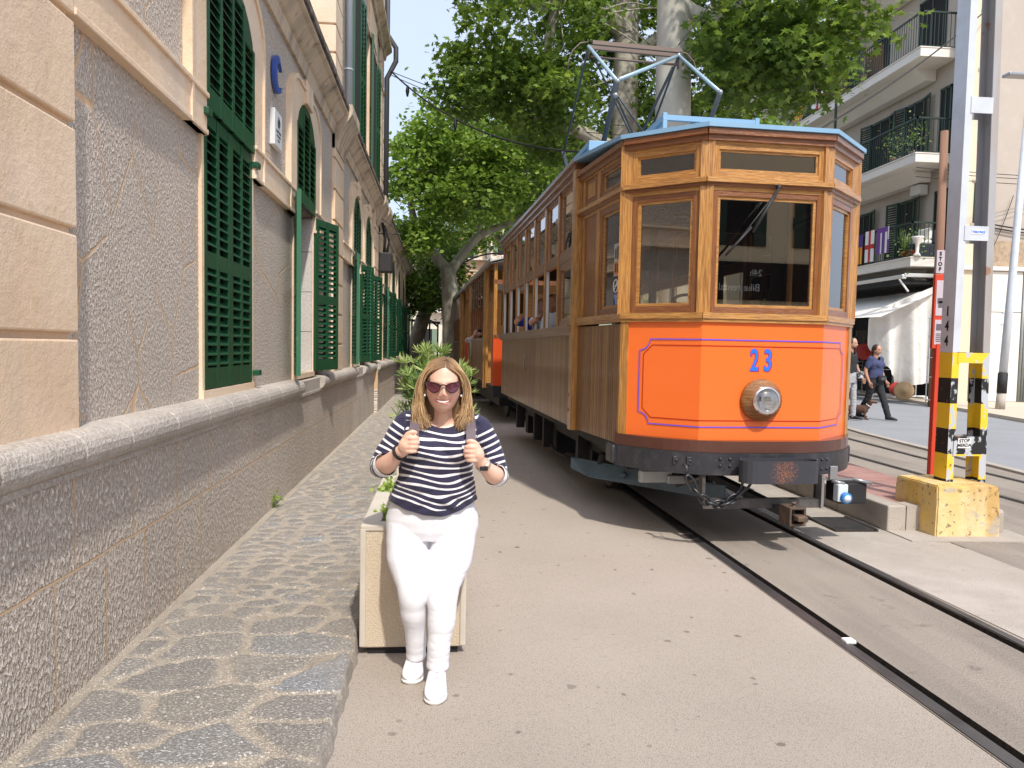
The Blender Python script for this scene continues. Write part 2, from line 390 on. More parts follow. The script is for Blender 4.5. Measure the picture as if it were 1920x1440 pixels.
sheet([(3.9,2.0),(5.0,2.0),(5.0,5.55),(3.9,5.55)],.0045,m_trackbed,'worn_asphalt',kind='structure')
# raised boarding platform with red brick top
def brick_mat():
    m,nt,b=_new('red_brick_paving'); t=nt.nodes.new('ShaderNodeTexCoord'); br=nt.nodes.new('ShaderNodeTexBrick')
    br.inputs['Scale'].default_value=1; br.inputs['Brick Width'].default_value=.2; br.inputs['Row Height'].default_value=.1; br.inputs['Mortar Size'].default_value=.004
    br.inputs['Color1'].default_value=(.40,.20,.17,1); br.inputs['Color2'].default_value=(.31,.16,.14,1); br.inputs['Mortar'].default_value=(.2,.15,.13,1)
    nt.links.new(t.outputs['Object'],br.inputs['Vector']); f,_=noise_fac(nt,3,.4,.7); nt.links.new(mixc(nt,mathn(nt,'MULTIPLY',f,.5),br.outputs['Color'],(.45,.29,.25)),b.inputs['Base Color'])
    b.inputs['Roughness'].default_value=.85; return m
m_brick=brick_mat()
plat=thing('boarding_platform','low concrete edged boarding platform with red brick top between the two tracks','platform',(3.6,5.83,0))
mb=MB(); mb.prism([(.16,.16,0),(.9,.3,0),(1.0,2.0,0),(1.6,14,0),(.16,14,0)],(0,0,.2)); obj('brick_top',mb,m_brick,plat)
mb=MB(); y=0
while y<13:
    mb.bbox(0,.158,y+.003,y+.797,0,.215,.012); y+=.8
mb.prism([(.16,.0,0),(.62,.02,0),(.92,.25,0),(.86,.3,0),(.16,.155,0)],(0,0,.213)); obj('concrete_kerb',mb,m_conc,plat)
mb=MB(); mb.bbox(.02,.12,1.25,1.42,.2,.235,.01); obj('yellow_marker',mb,surf('yellow_plastic',(.85,.62,.02),rough=.5),plat)
# drain grate
gt=thing('drain_grate','dark slotted iron drain grate set in concrete beside the near rail','grate',(3.16,5.98,.0045))
mb=MB(); mb.box(0,.36,-.16,.34,.0,.006); obj('pit',mb,m_groove,gt)
mb=MB()
for i in range(11): mb.box(.02,.34,-.14+i*.043,-.125+i*.043,.006,.018)
mb.box(0,.02,-.16,.34,.006,.02); mb.box(.34,.36,-.16,.34,.006,.02); obj('bar',mb,m_rail,gt)
# white clip in the near rail groove
mb=MB(); mb.bbox(track_x(3.55)+.045,track_x(3.55)+.10,3.53,3.585,.0,.018,.006); obj('rubbish_scrap',mb,surf('white_scrap',(.8,.8,.8)),label='small white scrap lying in the rail groove',cat='scrap')
# cobbled footpath : real displaced stones
def make_path():
    Y=[1.2]; 
    while Y[-1]<33: Y.append(Y[-1]+max(.0029*Y[-1],.0085))
    Y=np.array(Y); X=np.linspace(-1.46,-.385,92); XX,YY=np.meshgrid(X,Y); P=np.stack([XX.ravel(),YY.ravel()],1)
    # warp
    wx=.03*np.sin(P[:,1]*9+2*np.sin(P[:,0]*7))+.012*np.sin(P[:,0]*31+P[:,1]*23); wy=.02*np.sin(P[:,0]*13+P[:,1]*5)+.008*np.sin(P[:,1]*41+P[:,0]*17)
    Q=P+np.stack([wx*.5,wy],1)
    sites=[];sc=[]; y=1.0
    while y<34:
        big=y<3.75
        dy=RNG.uniform(.23,.33) if big else RNG.uniform(.10,.145); x=-1.55+RNG.uniform(0,.2)
        while x<-.3:
            sites.append((x,y+RNG.uniform(-.25,.25)*dy)); sc.append(dy); x+=RNG.uniform(.26,.42) if big else RNG.uniform(.14,.25)
        y+=dy
    sites=np.array(sites); sc=np.array(sc)
    ed=np.zeros(len(P)); sid=np.zeros(len(P),int)
    order=np.argsort(sites[:,1]); sites=sites[order]; sc=sc[order]
    for i in range(0,len(P),2000):
        q=Q[i:i+2000]; lo=np.searchsorted(sites[:,1],q[:,1].min()-.8); hi=np.searchsorted(sites[:,1],q[:,1].max()+.8)
        s=sites[lo:hi]; d=np.sqrt(((q[:,0,None]-s[None,:,0])*.62)**2+((q[:,1,None]-s[None,:,1]))**2)
        o=np.argpartition(d,1,axis=1)[:,:2]; d2=np.take_along_axis(d,o,1); k=np.argsort(d2,1); d2=np.take_along_axis(d2,k,1); o=np.take_along_axis(o,k,1)
        ed[i:i+2000]=d2[:,1]-d2[:,0]; sid[i:i+2000]=o[:,0]+lo
    rnd=RNG.random(len(sites)); r_=rnd[sid]
    nzv=np.array([mnoise.noise((p[0]*18,p[1]*18,0)) for p in P])
    th=.022+.018*nzv
    h=np.clip((ed-th)/.014,0,1); h=h*h*(3-2*h)
    lift=(r_-.3)*.008
    nf=np.array([mnoise.fractal((p[0]*40,p[1]*40,3.3),1,2,3) for p in P])
    z=.070+h*(.010+lift*.6)+h*.0022*nf+.0016*nf
    wall=P[:,0]<-1.33; z=np.where(wall,.068+.001*nf,z); h=np.where(wall,0,h)
    edge=P[:,0]>-.40; z=np.where(edge,z-.003,z)
    nx,ny=len(X),len(Y); verts=np.column_stack([P,z])
    idx=np.arange(nx*ny).reshape(ny,nx); f=np.stack([idx[:-1,:-1],idx[:-1,1:],idx[1:,1:],idx[1:,:-1]],-1).reshape(-1,4)
    # kerb face down to the street
    rng2=np.random.default_rng(5); e=verts[idx[:,-1]].copy(); e2=e.copy(); e2[:,0]+=.010+.004*np.sin(e[:,1]*17)+.003*np.sin(e[:,1]*41); e2[:,2]-=.03; e3=e2.copy(); e3[:,2]=-.002; e3[:,0]+=.01
    b=len(verts); verts=np.vstack([verts,e2,e3]); a0=idx[:,-1]; a1=b+np.arange(ny); a2=b+ny+np.arange(ny)
    ff=[np.stack([a0[:-1],a1[:-1],a1[1:],a0[1:]],-1),np.stack([a1[:-1],a2[:-1],a2[1:],a1[1:]],-1)]
    f=np.vstack([f]+ff)
    me=bpy.data.meshes.new('footpath'); me.from_pydata(verts.tolist(),[],f.tolist()); me.polygons.foreach_set('use_smooth',[True]*len(f)); me.update()
    ex=np.ones(2*ny)*.6
    vattr(me,'stone',np.concatenate([h,ex])); vattr(me,'sid',np.concatenate([r_,np.ones(2*ny)*.5]))
    m,nt,bs=_new('cobbles'); a=nt.nodes.new('ShaderNodeAttribute'); a.attribute_name='stone'; a2_=nt.nodes.new('ShaderNodeAttribute'); a2_.attribute_name='sid'
    cr=nt.nodes.new('ShaderNodeValToRGB'); nt.links.new(a2_.outputs['Fac'],cr.inputs[0]); els=cr.color_ramp.elements
    els[0].position=0; els[0].color=(.48,.445,.405,1); els[1].position=1; els[1].color=(.52,.54,.57,1)
    for p_,c_ in ((.25,(.56,.505,.44)),(.5,(.44,.405,.37)),(.7,(.58,.535,.48)),(.86,(.52,.465,.40))): e_=els.new(p_); e_.color=c4(c_)
    f1,_=noise_fac(nt,75,.43,.57,stretch=(1,1.9,1),detail=5,rough=.75); st=mixc(nt,mathn(nt,'MULTIPLY',f1,.72),cr.outputs[0],(.12,.11,.105))
    f5,_=noise_fac(nt,110,.55,.66,stretch=(1,1.6,1),detail=3); st=mixc(nt,mathn(nt,'MULTIPLY',f5,.55),st,(.72,.69,.64))
    f2,_=noise_fac(nt,4,.5,.7); st=mixc(nt,mathn(nt,'MULTIPLY',f2,.5),st,(.50,.44,.37))
    g1,_=noise_fac(nt,150,.4,.65); mo=mixc(nt,g1,(.50,.425,.34),(.68,.60,.50)); g2,_=noise_fac(nt,3,.5,.7); mo=mixc(nt,mathn(nt,'MULTIPLY',g2,.5),mo,(.33,.275,.22))
    nt.links.new(mixc(nt,a.outputs['Fac'],mo,st),bs.inputs['Base Color']); bs.inputs['Roughness'].default_value=.78
    bp=nt.nodes.new('ShaderNodeBump'); bp.inputs['Distance'].default_value=.004; nt.links.new(f1,bp.inputs['Height']); nt.links.new(bp.outputs[0],bs.inputs['Normal'])
    link('footpath',me,m,kind='structure')
make_path()
# ================= STATION BUILDING (left) =================
XW=-1.46
def stone_mat(name,mode):
    """bush-hammered grey granite with ochre joints; mode 'block' = coursed blocks, 'poly' = crazy joints"""
    m,nt,b=_new(name); t=nt.nodes.new('ShaderNodeTexCoord')
    sp=nt.nodes.new('ShaderNodeSeparateXYZ'); nt.links.new(t.outputs['Object'],sp.inputs[0])
    cb=nt.nodes.new('ShaderNodeCombineXYZ'); nt.links.new(sp.outputs['Y'],cb.inputs['X']); nt.links.new(sp.outputs['Z'],cb.inputs['Y'])
    wn_=nt.nodes.new('ShaderNodeTexNoise'); wn_.inputs['Scale'].default_value=9; nt.links.new(cb.outputs[0],wn_.inputs['Vector'])
    wa=nt.nodes.new('ShaderNodeVectorMath'); wa.operation='MULTIPLY_ADD'; nt.links.new(wn_.outputs['Color'],wa.inputs[0]); wa.inputs[1].default_value=(.022,.022,0); nt.links.new(cb.outputs[0],wa.inputs[2])
    if mode=='block':
        mp=nt.nodes.new('ShaderNodeMapping'); mp.inputs['Location'].default_value=(.33,-.071,0); nt.links.new(wa.outputs[0],mp.inputs[0])
        br=nt.nodes.new('ShaderNodeTexBrick'); nt.links.new(mp.outputs[0],br.inputs['Vector']); br.inputs['Scale'].default_value=1
        br.inputs['Brick Width'].default_value=.56; br.inputs['Row Height'].default_value=.487; br.inputs['Mortar Size'].default_value=.0065; br.inputs['Mortar Smooth'].default_value=.4
        br.inputs['Color1'].default_value=(.0,.0,.0,1); br.inputs['Color2'].default_value=(1,1,1,1); br.offset=.37; br.squash=.75; br.squash_frequency=3
        joint=br.outputs['Fac']; tone=br.outputs['Color']; jop=.95
    else:
        mp=nt.nodes.new('ShaderNodeMapping'); mp.inputs['Scale'].default_value=(1.0,.62,1); mp.inputs['Location'].default_value=(.4,.3,0); nt.links.new(wa.outputs[0],mp.inputs[0])
        v=nt.nodes.new('ShaderNodeTexVoronoi'); v.feature='DISTANCE_TO_EDGE'; v.inputs['Scale'].default_value=2.3; v.inputs['Randomness'].default_value=.95; nt.links.new(mp.outputs[0],v.inputs['Vector'])
        mr=nt.nodes.new('ShaderNodeMapRange'); mr.inputs['From Min'].default_value=.015; mr.inputs['From Max'].default_value=.006; nt.links.new(v.outputs['Distance'],mr.inputs['Value']); 
        # joints fade in and out
        fd,_=noise_fac(nt,1.9,.34,.50); joint=mathn(nt,'MULTIPLY',mr.outputs['Result'],fd)
        v2=nt.nodes.new('ShaderNodeTexVoronoi'); v2.inputs['Scale'].default_value=2.3; v2.inputs['Randomness'].default_value=.95; nt.links.new(mp.outputs[0],v2.inputs['Vector']); tone=v2.outputs['Color']; jop=.9
    # chisel marks; their highlights and shaded hollows are mixed into the colour too
    mp2=nt.nodes.new('ShaderNodeMapping'); mp2.inputs['Rotation'].default_value=(0,0,R(32)); mp2.inputs['Scale'].default_value=(1.7,1,1); nt.links.new(cb.outputs[0],mp2.inputs[0])
    ch=nt.nodes.new('ShaderNodeTexNoise'); ch.inputs['Scale'].default_value=36 if mode=='block' else 50; ch.inputs['Detail'].default_value=2.5; ch.inputs['Roughness'].default_value=.55; nt.links.new(mp2.outputs[0],ch.inputs['Vector'])
    cr=nt.nodes.new('ShaderNodeMapRange'); cr.inputs['From Min'].default_value=.36; cr.inputs['From Max'].default_value=.64; nt.links.new(ch.outputs['Fac'],cr.inputs['Value'])
    tsep=nt.nodes.new('ShaderNodeSeparateColor'); nt.links.new(tone,tsep.inputs[0])
    base=mixc(nt,tsep.outputs[0],(.70,.59,.495),(.85,.725,.61))
    if mode!='block': base=mixc(nt,tsep.outputs[0],(.74,.625,.525),(.83,.71,.595))
    base=mixc(nt,cr.outputs['Result'],mixc(nt,.46,base,(.20,.16,.13)),mixc(nt,.55,base,(.98,.89,.78)))
    f3,_=noise_fac(nt,1.3,.42,.68); base=mixc(nt,mathn(nt,'MULTIPLY',f3,.35),base,(.62,.54,.45))
    f4,_=noise_fac(nt,5,.66,.78); base=mixc(nt,mathn(nt,'MULTIPLY',f4,.5),base,(.46,.30,.12))
    base=mixc(nt,mathn(nt,'MULTIPLY',joint,jop),base,(.60,.40,.23))
    nt.links.new(base,b.inputs['Base Color']); b.inputs['Roughness'].default_value=.72; b.inputs['Specular IOR Level'].default_value=.35
    bp=nt.nodes.new('ShaderNodeBump'); bp.inputs['Distance'].default_value=.022 if mode=='block' else .014; bp.inputs['Strength'].default_value=1
    hh=mathn(nt,'MULTIPLY',cr.outputs['Result'],mathn(nt,'SUBTRACT',1.0,joint)); nt.links.new(hh,bp.inputs['Height']); nt.links.new(bp.outputs[0],b.inputs['Normal'])
    return m
m_plinth=stone_mat('hammered_plinth_stone','block'); m_wall=stone_mat('hammered_wall_stone','poly')
m_ledge=surf('ledge_stone',(.53,.475,.42),[(60,.35,.62,(.30,.26,.225),.8),(2,.4,.7,(.62,.57,.50),.5),(5,.66,.78,(.46,.31,.15),.35)],rough=.75,bumps=((75,.006),))
m_cream=surf('cream_sandstone',(.76,.57,.39),[(1.2,.38,.7,(.84,.69,.53),.8),(3,.45,.75,(.66,.46,.29),.55),(11,.6,.75,(.50,.34,.19),.45),(1.0,.5,.8,(.46,.40,.34),.45,(1,3,.3))],rough=.8,bumps=((26,.002),(110,.0012)))
m_cream2=surf('grimy_cornice_stone',(.62,.48,.34),[(2.2,.45,.62,(.30,.235,.175),.7,(1,2,.6)),(7,.55,.68,(.10,.08,.065),.7,(1,1,.5)),(1.2,.4,.7,(.62,.52,.40),.5)],rough=.85,bumps=((30,.004),))
m_blacktop=surf('blackened_coping',(.17,.14,.12),[(6,.42,.6,(.035,.03,.028),.85),(14,.6,.75,(.4,.34,.27),.5)],rough=.9,bumps=((22,.006),))
m_jamb=surf('grey_dressed_stone',(.60,.555,.52),[(40,.4,.7,(.38,.35,.33),.6),(2,.5,.7,(.53,.47,.40),.5)],rough=.8,bumps=((60,.002),))
m_green=surf('green_shutter_paint',(.010,.068,.028),[(2,.4,.7,(.011,.085,.036),.7),(14,.55,.75,(.006,.04,.018),.6),(30,.70,.76,(.08,.14,.09),.4)],rough=.38,bumps=((9,.0015),))
m_green2=surf('faded_green_shutter_paint',(.022,.125,.062),[(3,.4,.7,(.035,.16,.085),.7,(1,1,.2)),(26,.66,.74,(.35,.42,.34),.7,(1,1,.3))],rough=.45,bumps=((9,.0015),))
m_greenedge=surf('olive_frame_paint',(.18,.20,.03),[(8,.4,.7,(.10,.14,.03),.6)],rough=.6)
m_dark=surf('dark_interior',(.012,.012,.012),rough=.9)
m_iron=surf('dark_iron',(.03,.03,.032),[(20,.5,.7,(.07,.05,.04),.5)],rough=.55,metal=.3)
m_pipe=surf('grey_drainpipe',(.42,.47,.52),rough=.45,metal=.2); m_bpipe=surf('dark_drainpipe',(.05,.052,.058),rough=.5)
bld=thing('station_building','long stone and cream plaster station building with green louvred shutters along the footpath','building',(0,0,0))
WIN=[(4.83,6.0),(7.70,8.78),(12.5,13.55),(14.45,15.5),(19.0,20.1),(21.9,23.0),(24.8,25.9),(27.7,28.8)]
SP=3.46; TOPZ=3.90     # arch spring, crown
def archz(y,a,b,r=.40):
    c=(a+b)/2; h=(b-a)/2; t=max(0,1-((y-c)/h)**2); return SP+r*math.sqrt(t)*.95 if t>0 else SP
# plinth + ledge, in two runs with a step
def ledge_profile(x):  # (dx,z) round moulding
    P=[(-.14,.905)]+[(x+.055+ .075*math.cos(a),.995+.062*math.sin(a)) for a in [R(d) for d in range(-60,100,20)]]+[(-.14,1.075)]
    return P
mb=MB(); mb.box(-1.9,-1.38,-8,15.9,-.2,.945); mb.box(-1.9,-1.31,15.9,31.6,-.2,.925); obj('plinth',mb,m_plinth,bld)
mb=MB(); mb.box(-1.384,-1.366,-8,15.9,.905,.93); mb.box(-1.314,-1.296,15.9,31.6,.895,.92)
def ledge(mb,xo,y0,y1):
    prof=[(xo-.16,.93)]+[(xo-.015+.072*math.cos(R(d)),1.0+.072*math.sin(R(d))) for d in range(-70,91,20)]+[(xo-.16,1.085)]
    y=y0; rr=random.Random(3)
    while y<y1:
        L=rr.uniform(.42,.62); e=min(y+L,y1)
        n=len(prof); vs=[]
        for q,s in ((y+.003,.0),(y+.012,.004),(e-.012,.004),(e-.003,.0)):
            vs+=[(p[0]+(s if 0<i<n-1 else 0),q,p[1]+(s if i>4 else 0)) for i,p in enumerate(prof)]
        fs=[]
        for k in range(3):
            for i in range(n-1): fs.append((k*n+i,k*n+i+1,(k+1)*n+i+1,(k+1)*n+i))
        fs+=[tuple(range(n-1,-1,-1)),tuple(3*n+i for i in range(n))]
        mb.add(vs,fs); y=e
ledge(mb,-1.375,-8,7.60); ledge(mb,-1.375,8.85,12.45); ledge(mb,-1.375,13.6,15.9); ledge(mb,-1.305,15.9,31.6)
mb.box(-1.6,-1.375,7.6,8.85,.93,1.055); mb.box(-1.6,-1.375,12.45,13.6,.93,1.055); obj('ledge',mb,m_ledge,bld)
# main wall with real openings
mb=MB(); edges=[-8]; 
zb,zt=1.06,4.22
cur=-8
for a,b in WIN:
    mb.box(-1.86,XW,cur,a,zb,zt); mb.box(-1.86,XW,a,b,SP,zt); mb.box(-1.86,XW,a,b,zb,1.13); cur=b
mb.box(-1.86,XW,cur,31.6,zb,zt); obj('wall',mb,m_wall,bld)
mb=MB()
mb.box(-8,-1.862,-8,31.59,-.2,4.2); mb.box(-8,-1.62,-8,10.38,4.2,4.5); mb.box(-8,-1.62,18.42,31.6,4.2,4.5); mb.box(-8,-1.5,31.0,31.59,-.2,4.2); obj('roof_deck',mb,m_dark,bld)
# cream dressings
def pilaster(y0,y1,z0,z1,pitch,zref,x1=XW+.045,name='pilaster'):
    mb=MB(); k0=math.floor((z0-zref)/pitch); z=zref+k0*pitch
    mb.box(XW-.02,x1-.028,y0+.01,y1-.01,z0,z1)
    while z<z1:
        a=max(z+.014,z0); b=min(z+pitch-.014,z1)
        if b-a>.03: mb.bbox(XW-.01,x1,y0,y1,a,b,.008)
        z+=pitch
    return obj(name,mb,m_cream,bld)
pilaster(2.15,3.15,1.06,4.2,.403,1.437); pilaster(10.3,11.15,1.08,4.2,.403,1.437); pilaster(16.2,17.1,1.08,4.2,.403,1.437); pilaster(17.6,18.35,1.08,4.2,.403,1.437); pilaster(30.6,31.55,1.08,4.2,.403,1.437)
def surround(a,b,y0,y1,key=False):
    """window surround with arch, proud of the wall; y0,y1 outer edges"""
    mb=MB(); x0,x1=XW-.01,XW+.038; n=20
    ang=[PI*(1-i/n) for i in range(n+1)]; c=(a+b)/2; h=(b-a)/2; H=(y1-y0)/2; c2=(y0+y1)/2
    inner=[(x0,a,2.66)]+[(x0,c+h*math.cos(t),SP+.40*math.sin(t)) for t in ang]+[(x0,b,2.66)]
    outer=[(x0,y0,2.66)]+[(x0,c2+H*max(-1,min(1,1.02*math.cos(t))),(SP+.40)+.0 if 0 else min(4.02,SP+.12+.52*math.sin(t)**.7)) for t in ang]+[(x0,y1,2.66)]
    mb.strip(inner,outer,(x1-x0,0,0))
    # raised bead on the outer edge
    o2=[(x1,p[1]+(.035 if p[1]<c else -.035),p[2]-(.0 if p[2]<3 else .035)) for p in outer]
    mb.strip([(x1,p[1],p[2]) for p in outer],o2,(.016,0,0))
    if key:
        mb.bbox(XW,XW+.075,c-.17,c+.17,SP+.39,SP+.62,.01)
        mb.bbox(XW,XW+.055,c-.27,c+.27,SP+.60,4.03,.02); mb.bbox(XW+.05,XW+.066,c-.19,c+.19,SP+.63,3.98,.03)
    return obj('window_surround',mb,m_cream,bld)
def band(y0,y1):
    mb=MB(); mb.bbox(XW-.01,XW+.042,y0,y1,2.665,2.895,.004); mb.bbox(XW-.01,XW+.058,y0,y1,2.875,2.905,.006); mb.bbox(XW-.01,XW+.052,y0,y1,2.66,2.69,.005)
    return obj('string_band',mb,m_cream,bld)
# first window: its surround is cut square above the band
SUR=[(4.52,6.30),(7.34,9.12),(12.15,13.9),(14.1,15.85),(18.65,20.45),(21.55,23.35),(24.45,26.25),(27.35,29.15)]
for i,((a,b),(y0,y1)) in enumerate(zip(WIN,SUR)): surround(a,b,y0,y1,key=(i!=0))
B=[(3.15,4.825),(6.005,7.695),(8.785,10.3),(11.15,12.495),(13.555,14.445),(15.505,16.2),(17.1,17.6),(18.35,18.995),(20.105,21.895),(23.005,24.795),(25.905,27.695),(28.805,30.6)]
for b_ in B: band(*b_)
# jambs, sill frames and dark rooms
for i,(a,b) in enumerate(WIN):
    mb=MB(); mb.box(-1.85,XW-.004,a-.10,a+.0,1.10,2.78) if 0 else None
    for z in range(4):
        z0=1.13+z*.44; z1=min(z0+.434,2.80)
        mb.box(-1.84,XW+.006,a+.002,a+.03,z0,z1); mb.box(-1.84,XW+.006,b-.03,b-.002,z0,z1)
    obj('window_jamb',mb,m_jamb,bld)
    mb=MB(); mb.box(XW-.05,XW+.03,a-.05,b+.05,1.075,1.128); mb.box(XW-.03,XW+.02,a-.045,a+.001,1.12,2.66); mb.box(XW-.03,XW+.02,b-.001,b+.045,1.12,2.66); obj('window_sill',mb,m_cream,bld)
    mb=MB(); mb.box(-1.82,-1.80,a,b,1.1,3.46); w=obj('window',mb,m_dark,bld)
    mb=MB()
    for y in (a+.04,(a+b)/2-.03,b-.10): mb.box(-1.80,-1.77,y,y+.06,1.13,3.4)
    for z in (1.14,1.9,2.6): mb.box(-1.80,-1.77,a+.04,b-.04,z,z+.06)
    obj('window_frame',mb,m_green,w)
def louvre_leaf(w,h,cols=2,midz=None,pitch=.062,top=None,arch=None):
    """leaf in local coords: x along width, y thickness(-.02..+.02), z up"""
    mb=MB(); t=.02; sw=.055; cw=(w-sw*(cols+1))/cols
    for c in range(cols+1): 
        x=c*(cw+sw); zt_=h if not arch else arch(x+sw/2)
        mb.box(x,x+sw,-t,t,0,zt_)
    mb.box(sw,w-sw,-t+.003,t-.003,0,.13); 
    rails=[]
    if midz: mb.box(sw,w-sw,-t+.003,t-.003,midz-.05,midz+.05); rails.append(midz)
    if not arch: mb.box(sw,w-sw,-t+.003,t-.003,h-.08,h)
    z=.15
    for c in range(cols):
        x0=sw+c*(cw+sw); z=.16; hh=h-.10 if not arch else min(arch(x0),arch(x0+cw))-.06
        if arch:
            mb.prism([(x0,-t+.004,hh+.0),(x0+cw,-t+.004,hh+.0),(x0+cw,-t+.004,arch(x0+cw)),(x0+cw/2,-t+.004,arch(x0+cw/2)),(x0,-t+.004,arch(x0))],(0,2*t-.008,0))
        while z<hh:
            if not(midz and abs(z-midz)<.075):
                mb.add([(x0,-.019,z-.016),(x0+cw,-.019,z-.016),(x0+cw,.019,z+.020),(x0,.019,z+.020),(x0,-.019,z-.008),(x0+cw,-.019,z-.008),(x0+cw,.019,z+.028),(x0,.019,z+.028)],
                       [(3,2,1,0),(4,5,6,7),(0,1,5,4),(2,3,7,6)])
            z+=pitch
    return mb
def put_leaf(mb,hinge,dirv,mat,name='shutter',z=1.135,parent=bld):
    """local x -> dirv (horizontal), local y -> normal"""
    o=obj(name,mb,mat,parent); o.location=(hinge[0],hinge[1],z); o.rotation_euler=(0,0,math.atan2(dirv[1],dirv[0])); return o
for i,(a,b) in enumerate(WIN):
    w=(b-a); far=i>3; pt=.062 if not far else .075
    # upper fixed arched panel
    def arch_(x,a=a,b=b): return archz(a+x,a,b)-2.84
    mb=louvre_leaf(w,1.0,cols=4 if i==0 else 3,arch=arch_,pitch=pt); put_leaf(mb,(XW+.022,a),(0,1),m_green,z=2.84)
    mb=MB(); mb.prism([(XW+.0005,a+w*k_/12,2.84+max(.02,arch_(w*k_/12))) for k_ in range(13)]+[(XW+.0005,b,2.84),(XW+.0005,a,2.84)],(.0025,0,0)); obj('louvre_shade_sheet',mb,m_dark,bld)  # dark sheet added for the shade behind the louvres
    mb=MB(); n=16; ang=[PI*(1-k/n) for k in range(n+1)]; c=(a+b)/2; h=w/2
    mb.strip([(XW-.03,c+(h-.035)*math.cos(t),SP+.365*math.sin(t)) for t in ang],[(XW-.03,c+h*math.cos(t),SP+.40*math.sin(t)) for t in ang],(.055,0,0)); obj('arch_frame',mb,m_greenedge,bld)
    if i==0:
        mb=MB(); mb.box(XW-.035,XW-.03,a,b,1.12,2.84); obj('louvre_shade_sheet',mb,m_dark,bld)  # same dark sheet, shade behind the closed leaves
        hw=w/2
        o=put_leaf(louvre_leaf(hw-.003,1.69,2,midz=.80),(XW+.002,a),(0,1),m_green); o=put_leaf(louvre_leaf(hw-.003,1.69,2,midz=.80),(XW+.002,a+hw),(0,1),m_green)
    else:
        hw=w/2; nc=2
        da=(.13,-.49) if i!=1 else (.11,-.47)
        put_leaf(louvre_leaf(hw,1.69,nc,midz=.80,pitch=pt),(XW+.03,a),da,m_green2)
        db=(.16,.46)
        put_leaf(louvre_leaf(hw,1.69,nc,midz=.80,pitch=pt),(XW+.03,b+.02),db,m_green)
# shutter hinges / hooks
mb=MB()
for (y,z) in ((4.8,2.79),(6.03,2.76),(6.06,1.2),(8.95,2.74),(9.05,2.2)): mb.bbox(XW,XW+.07,y-.045,y+.045,z-.022,z+.022,.006)
obj('hinge',mb,m_green,bld)
# cornice (cyma profile) in two runs, blackened coping on top
def extr(mb,prof,y0,y1,cap=True):
    n=len(prof); vs=[(p[0],y0,p[1]) for p in prof]+[(p[0],y1,p[1]) for p in prof]
    mb.add(vs,[tuple(range(n)),tuple(range(2*n-1,n-1,-1))]+[(i,n+i,n+(i+1)%n,(i+1)%n) for i in range(n)])
def cornice(y0,y1):
    X=XW
    mb=MB(); extr(mb,[(X-.2,4.16),(X+.03,4.16),(X+.04,4.22),(X+.05,4.25),(X+.05,4.28),(X+.08,4.30),(X+.13,4.36),(X+.16,4.40),(X+.20,4.415),(X+.20,4.45),(X-.2,4.45)],y0,y1); obj('cornice',mb,m_cream2,bld)
    mb=MB(); y=y0; rr=random.Random(8)
    while y<y1:
        e=min(y+rr.uniform(.5,.9),y1); d=rr.uniform(-.006,.006); mb.bbox(X-.25,X+.225+d,y+.004,e-.004,4.452,4.53+d,.012); y=e
    obj('coping',mb,m_blacktop,bld)
cornice(-8,10.3); cornice(10.3,11.2); cornice(11.2,16.15); cornice(16.15,18.4); cornice(18.4,31.7)
mb=MB()
for y0,y1 in ((10.3,11.15),(16.3,17.0),(17.6,18.35),(30.6,31.5)):
    extr(mb,[(XW,3.98),(XW+.06,3.98),(XW+.09,4.1),(XW+.14,4.22),(XW+.22,4.36),(XW+.26,4.42),(XW+.26,4.54),(XW,4.54)],y0,y1)
obj('capital',mb,m_cream2,bld)
# upper storey block
YU0,YU1=10.42,18.38
mb=MB(); mb.box(-8,XW-.02,YU0+.02,YU1-.02,4.45,13); obj('upper_wall',mb,m_wall,bld)
mb=MB(); z=4.5
while z<12.9:
    b=z+.36
    mb.bbox(XW-1.15,XW+.03,YU0-.03,YU0+.62,z+.012,b-.012,.01); mb.bbox(XW-.3,XW+.03,YU1-.7,YU1+.02,z+.012,b-.012,.01); mb.bbox(-8,XW-1.17,YU0-.015,YU0+.2,z+.012,b-.012,.01); z=b
mb.box(XW-1.1,XW,YU0-.005,YU0+.6,4.45,13); obj('upper_quoin',mb,m_cream,bld)
for (y,zt_) in ((12.15,7.2),(15.2,7.2)):
    mb=MB(); mb.box(XW-.02,XW+.03,y-.25,y+1.35,4.6,zt_+.75); obj('upper_window_surround',mb,m_cream,bld)
    for a_,d_ in ((y,(.09,-.51)),(y+1.1,(.06,.50))):
        put_leaf(louvre_leaf(.42,2.5,2,midz=1.2,pitch=.075),(XW+.03,a_),d_,m_green,z=zt_-2.5)
    mb=MB(); mb.box(XW+.02,XW+.036,y+.02,y+1.08,zt_-2.5,zt_+.2); obj('upper_window',mb,m_dark,bld)
    for a_ in (y,y+1.1): put_leaf(louvre_leaf(.42,2.2,2,pitch=.075),(XW+.03,a_),(.09,-.51) if a_==y else (.12,.5),m_green,z=zt_+1.3)
mb=MB(); extr(mb,[(XW,8.05),(XW+.06,8.05),(XW+.08,8.15),(XW+.17,8.22),(XW+.2,8.25),(XW+.2,8.32),(XW,8.36)],YU0-.1,YU1+.12); extr(mb,[(XW,7.2),(XW+.05,7.2),(XW+.05,7.26),(XW,7.26)],YU0,YU1); obj('string_course',mb,m_cream2,bld)
mb=MB(); mb.tube([(XW+.09,11.25,4.4),(XW+.09,11.25,13)],.055,14)
for z in (5.3,6.9,8.6): mb.torus((XW+.09,11.25,z),.06,.012)
obj('drainpipe',mb,m_pipe,bld)
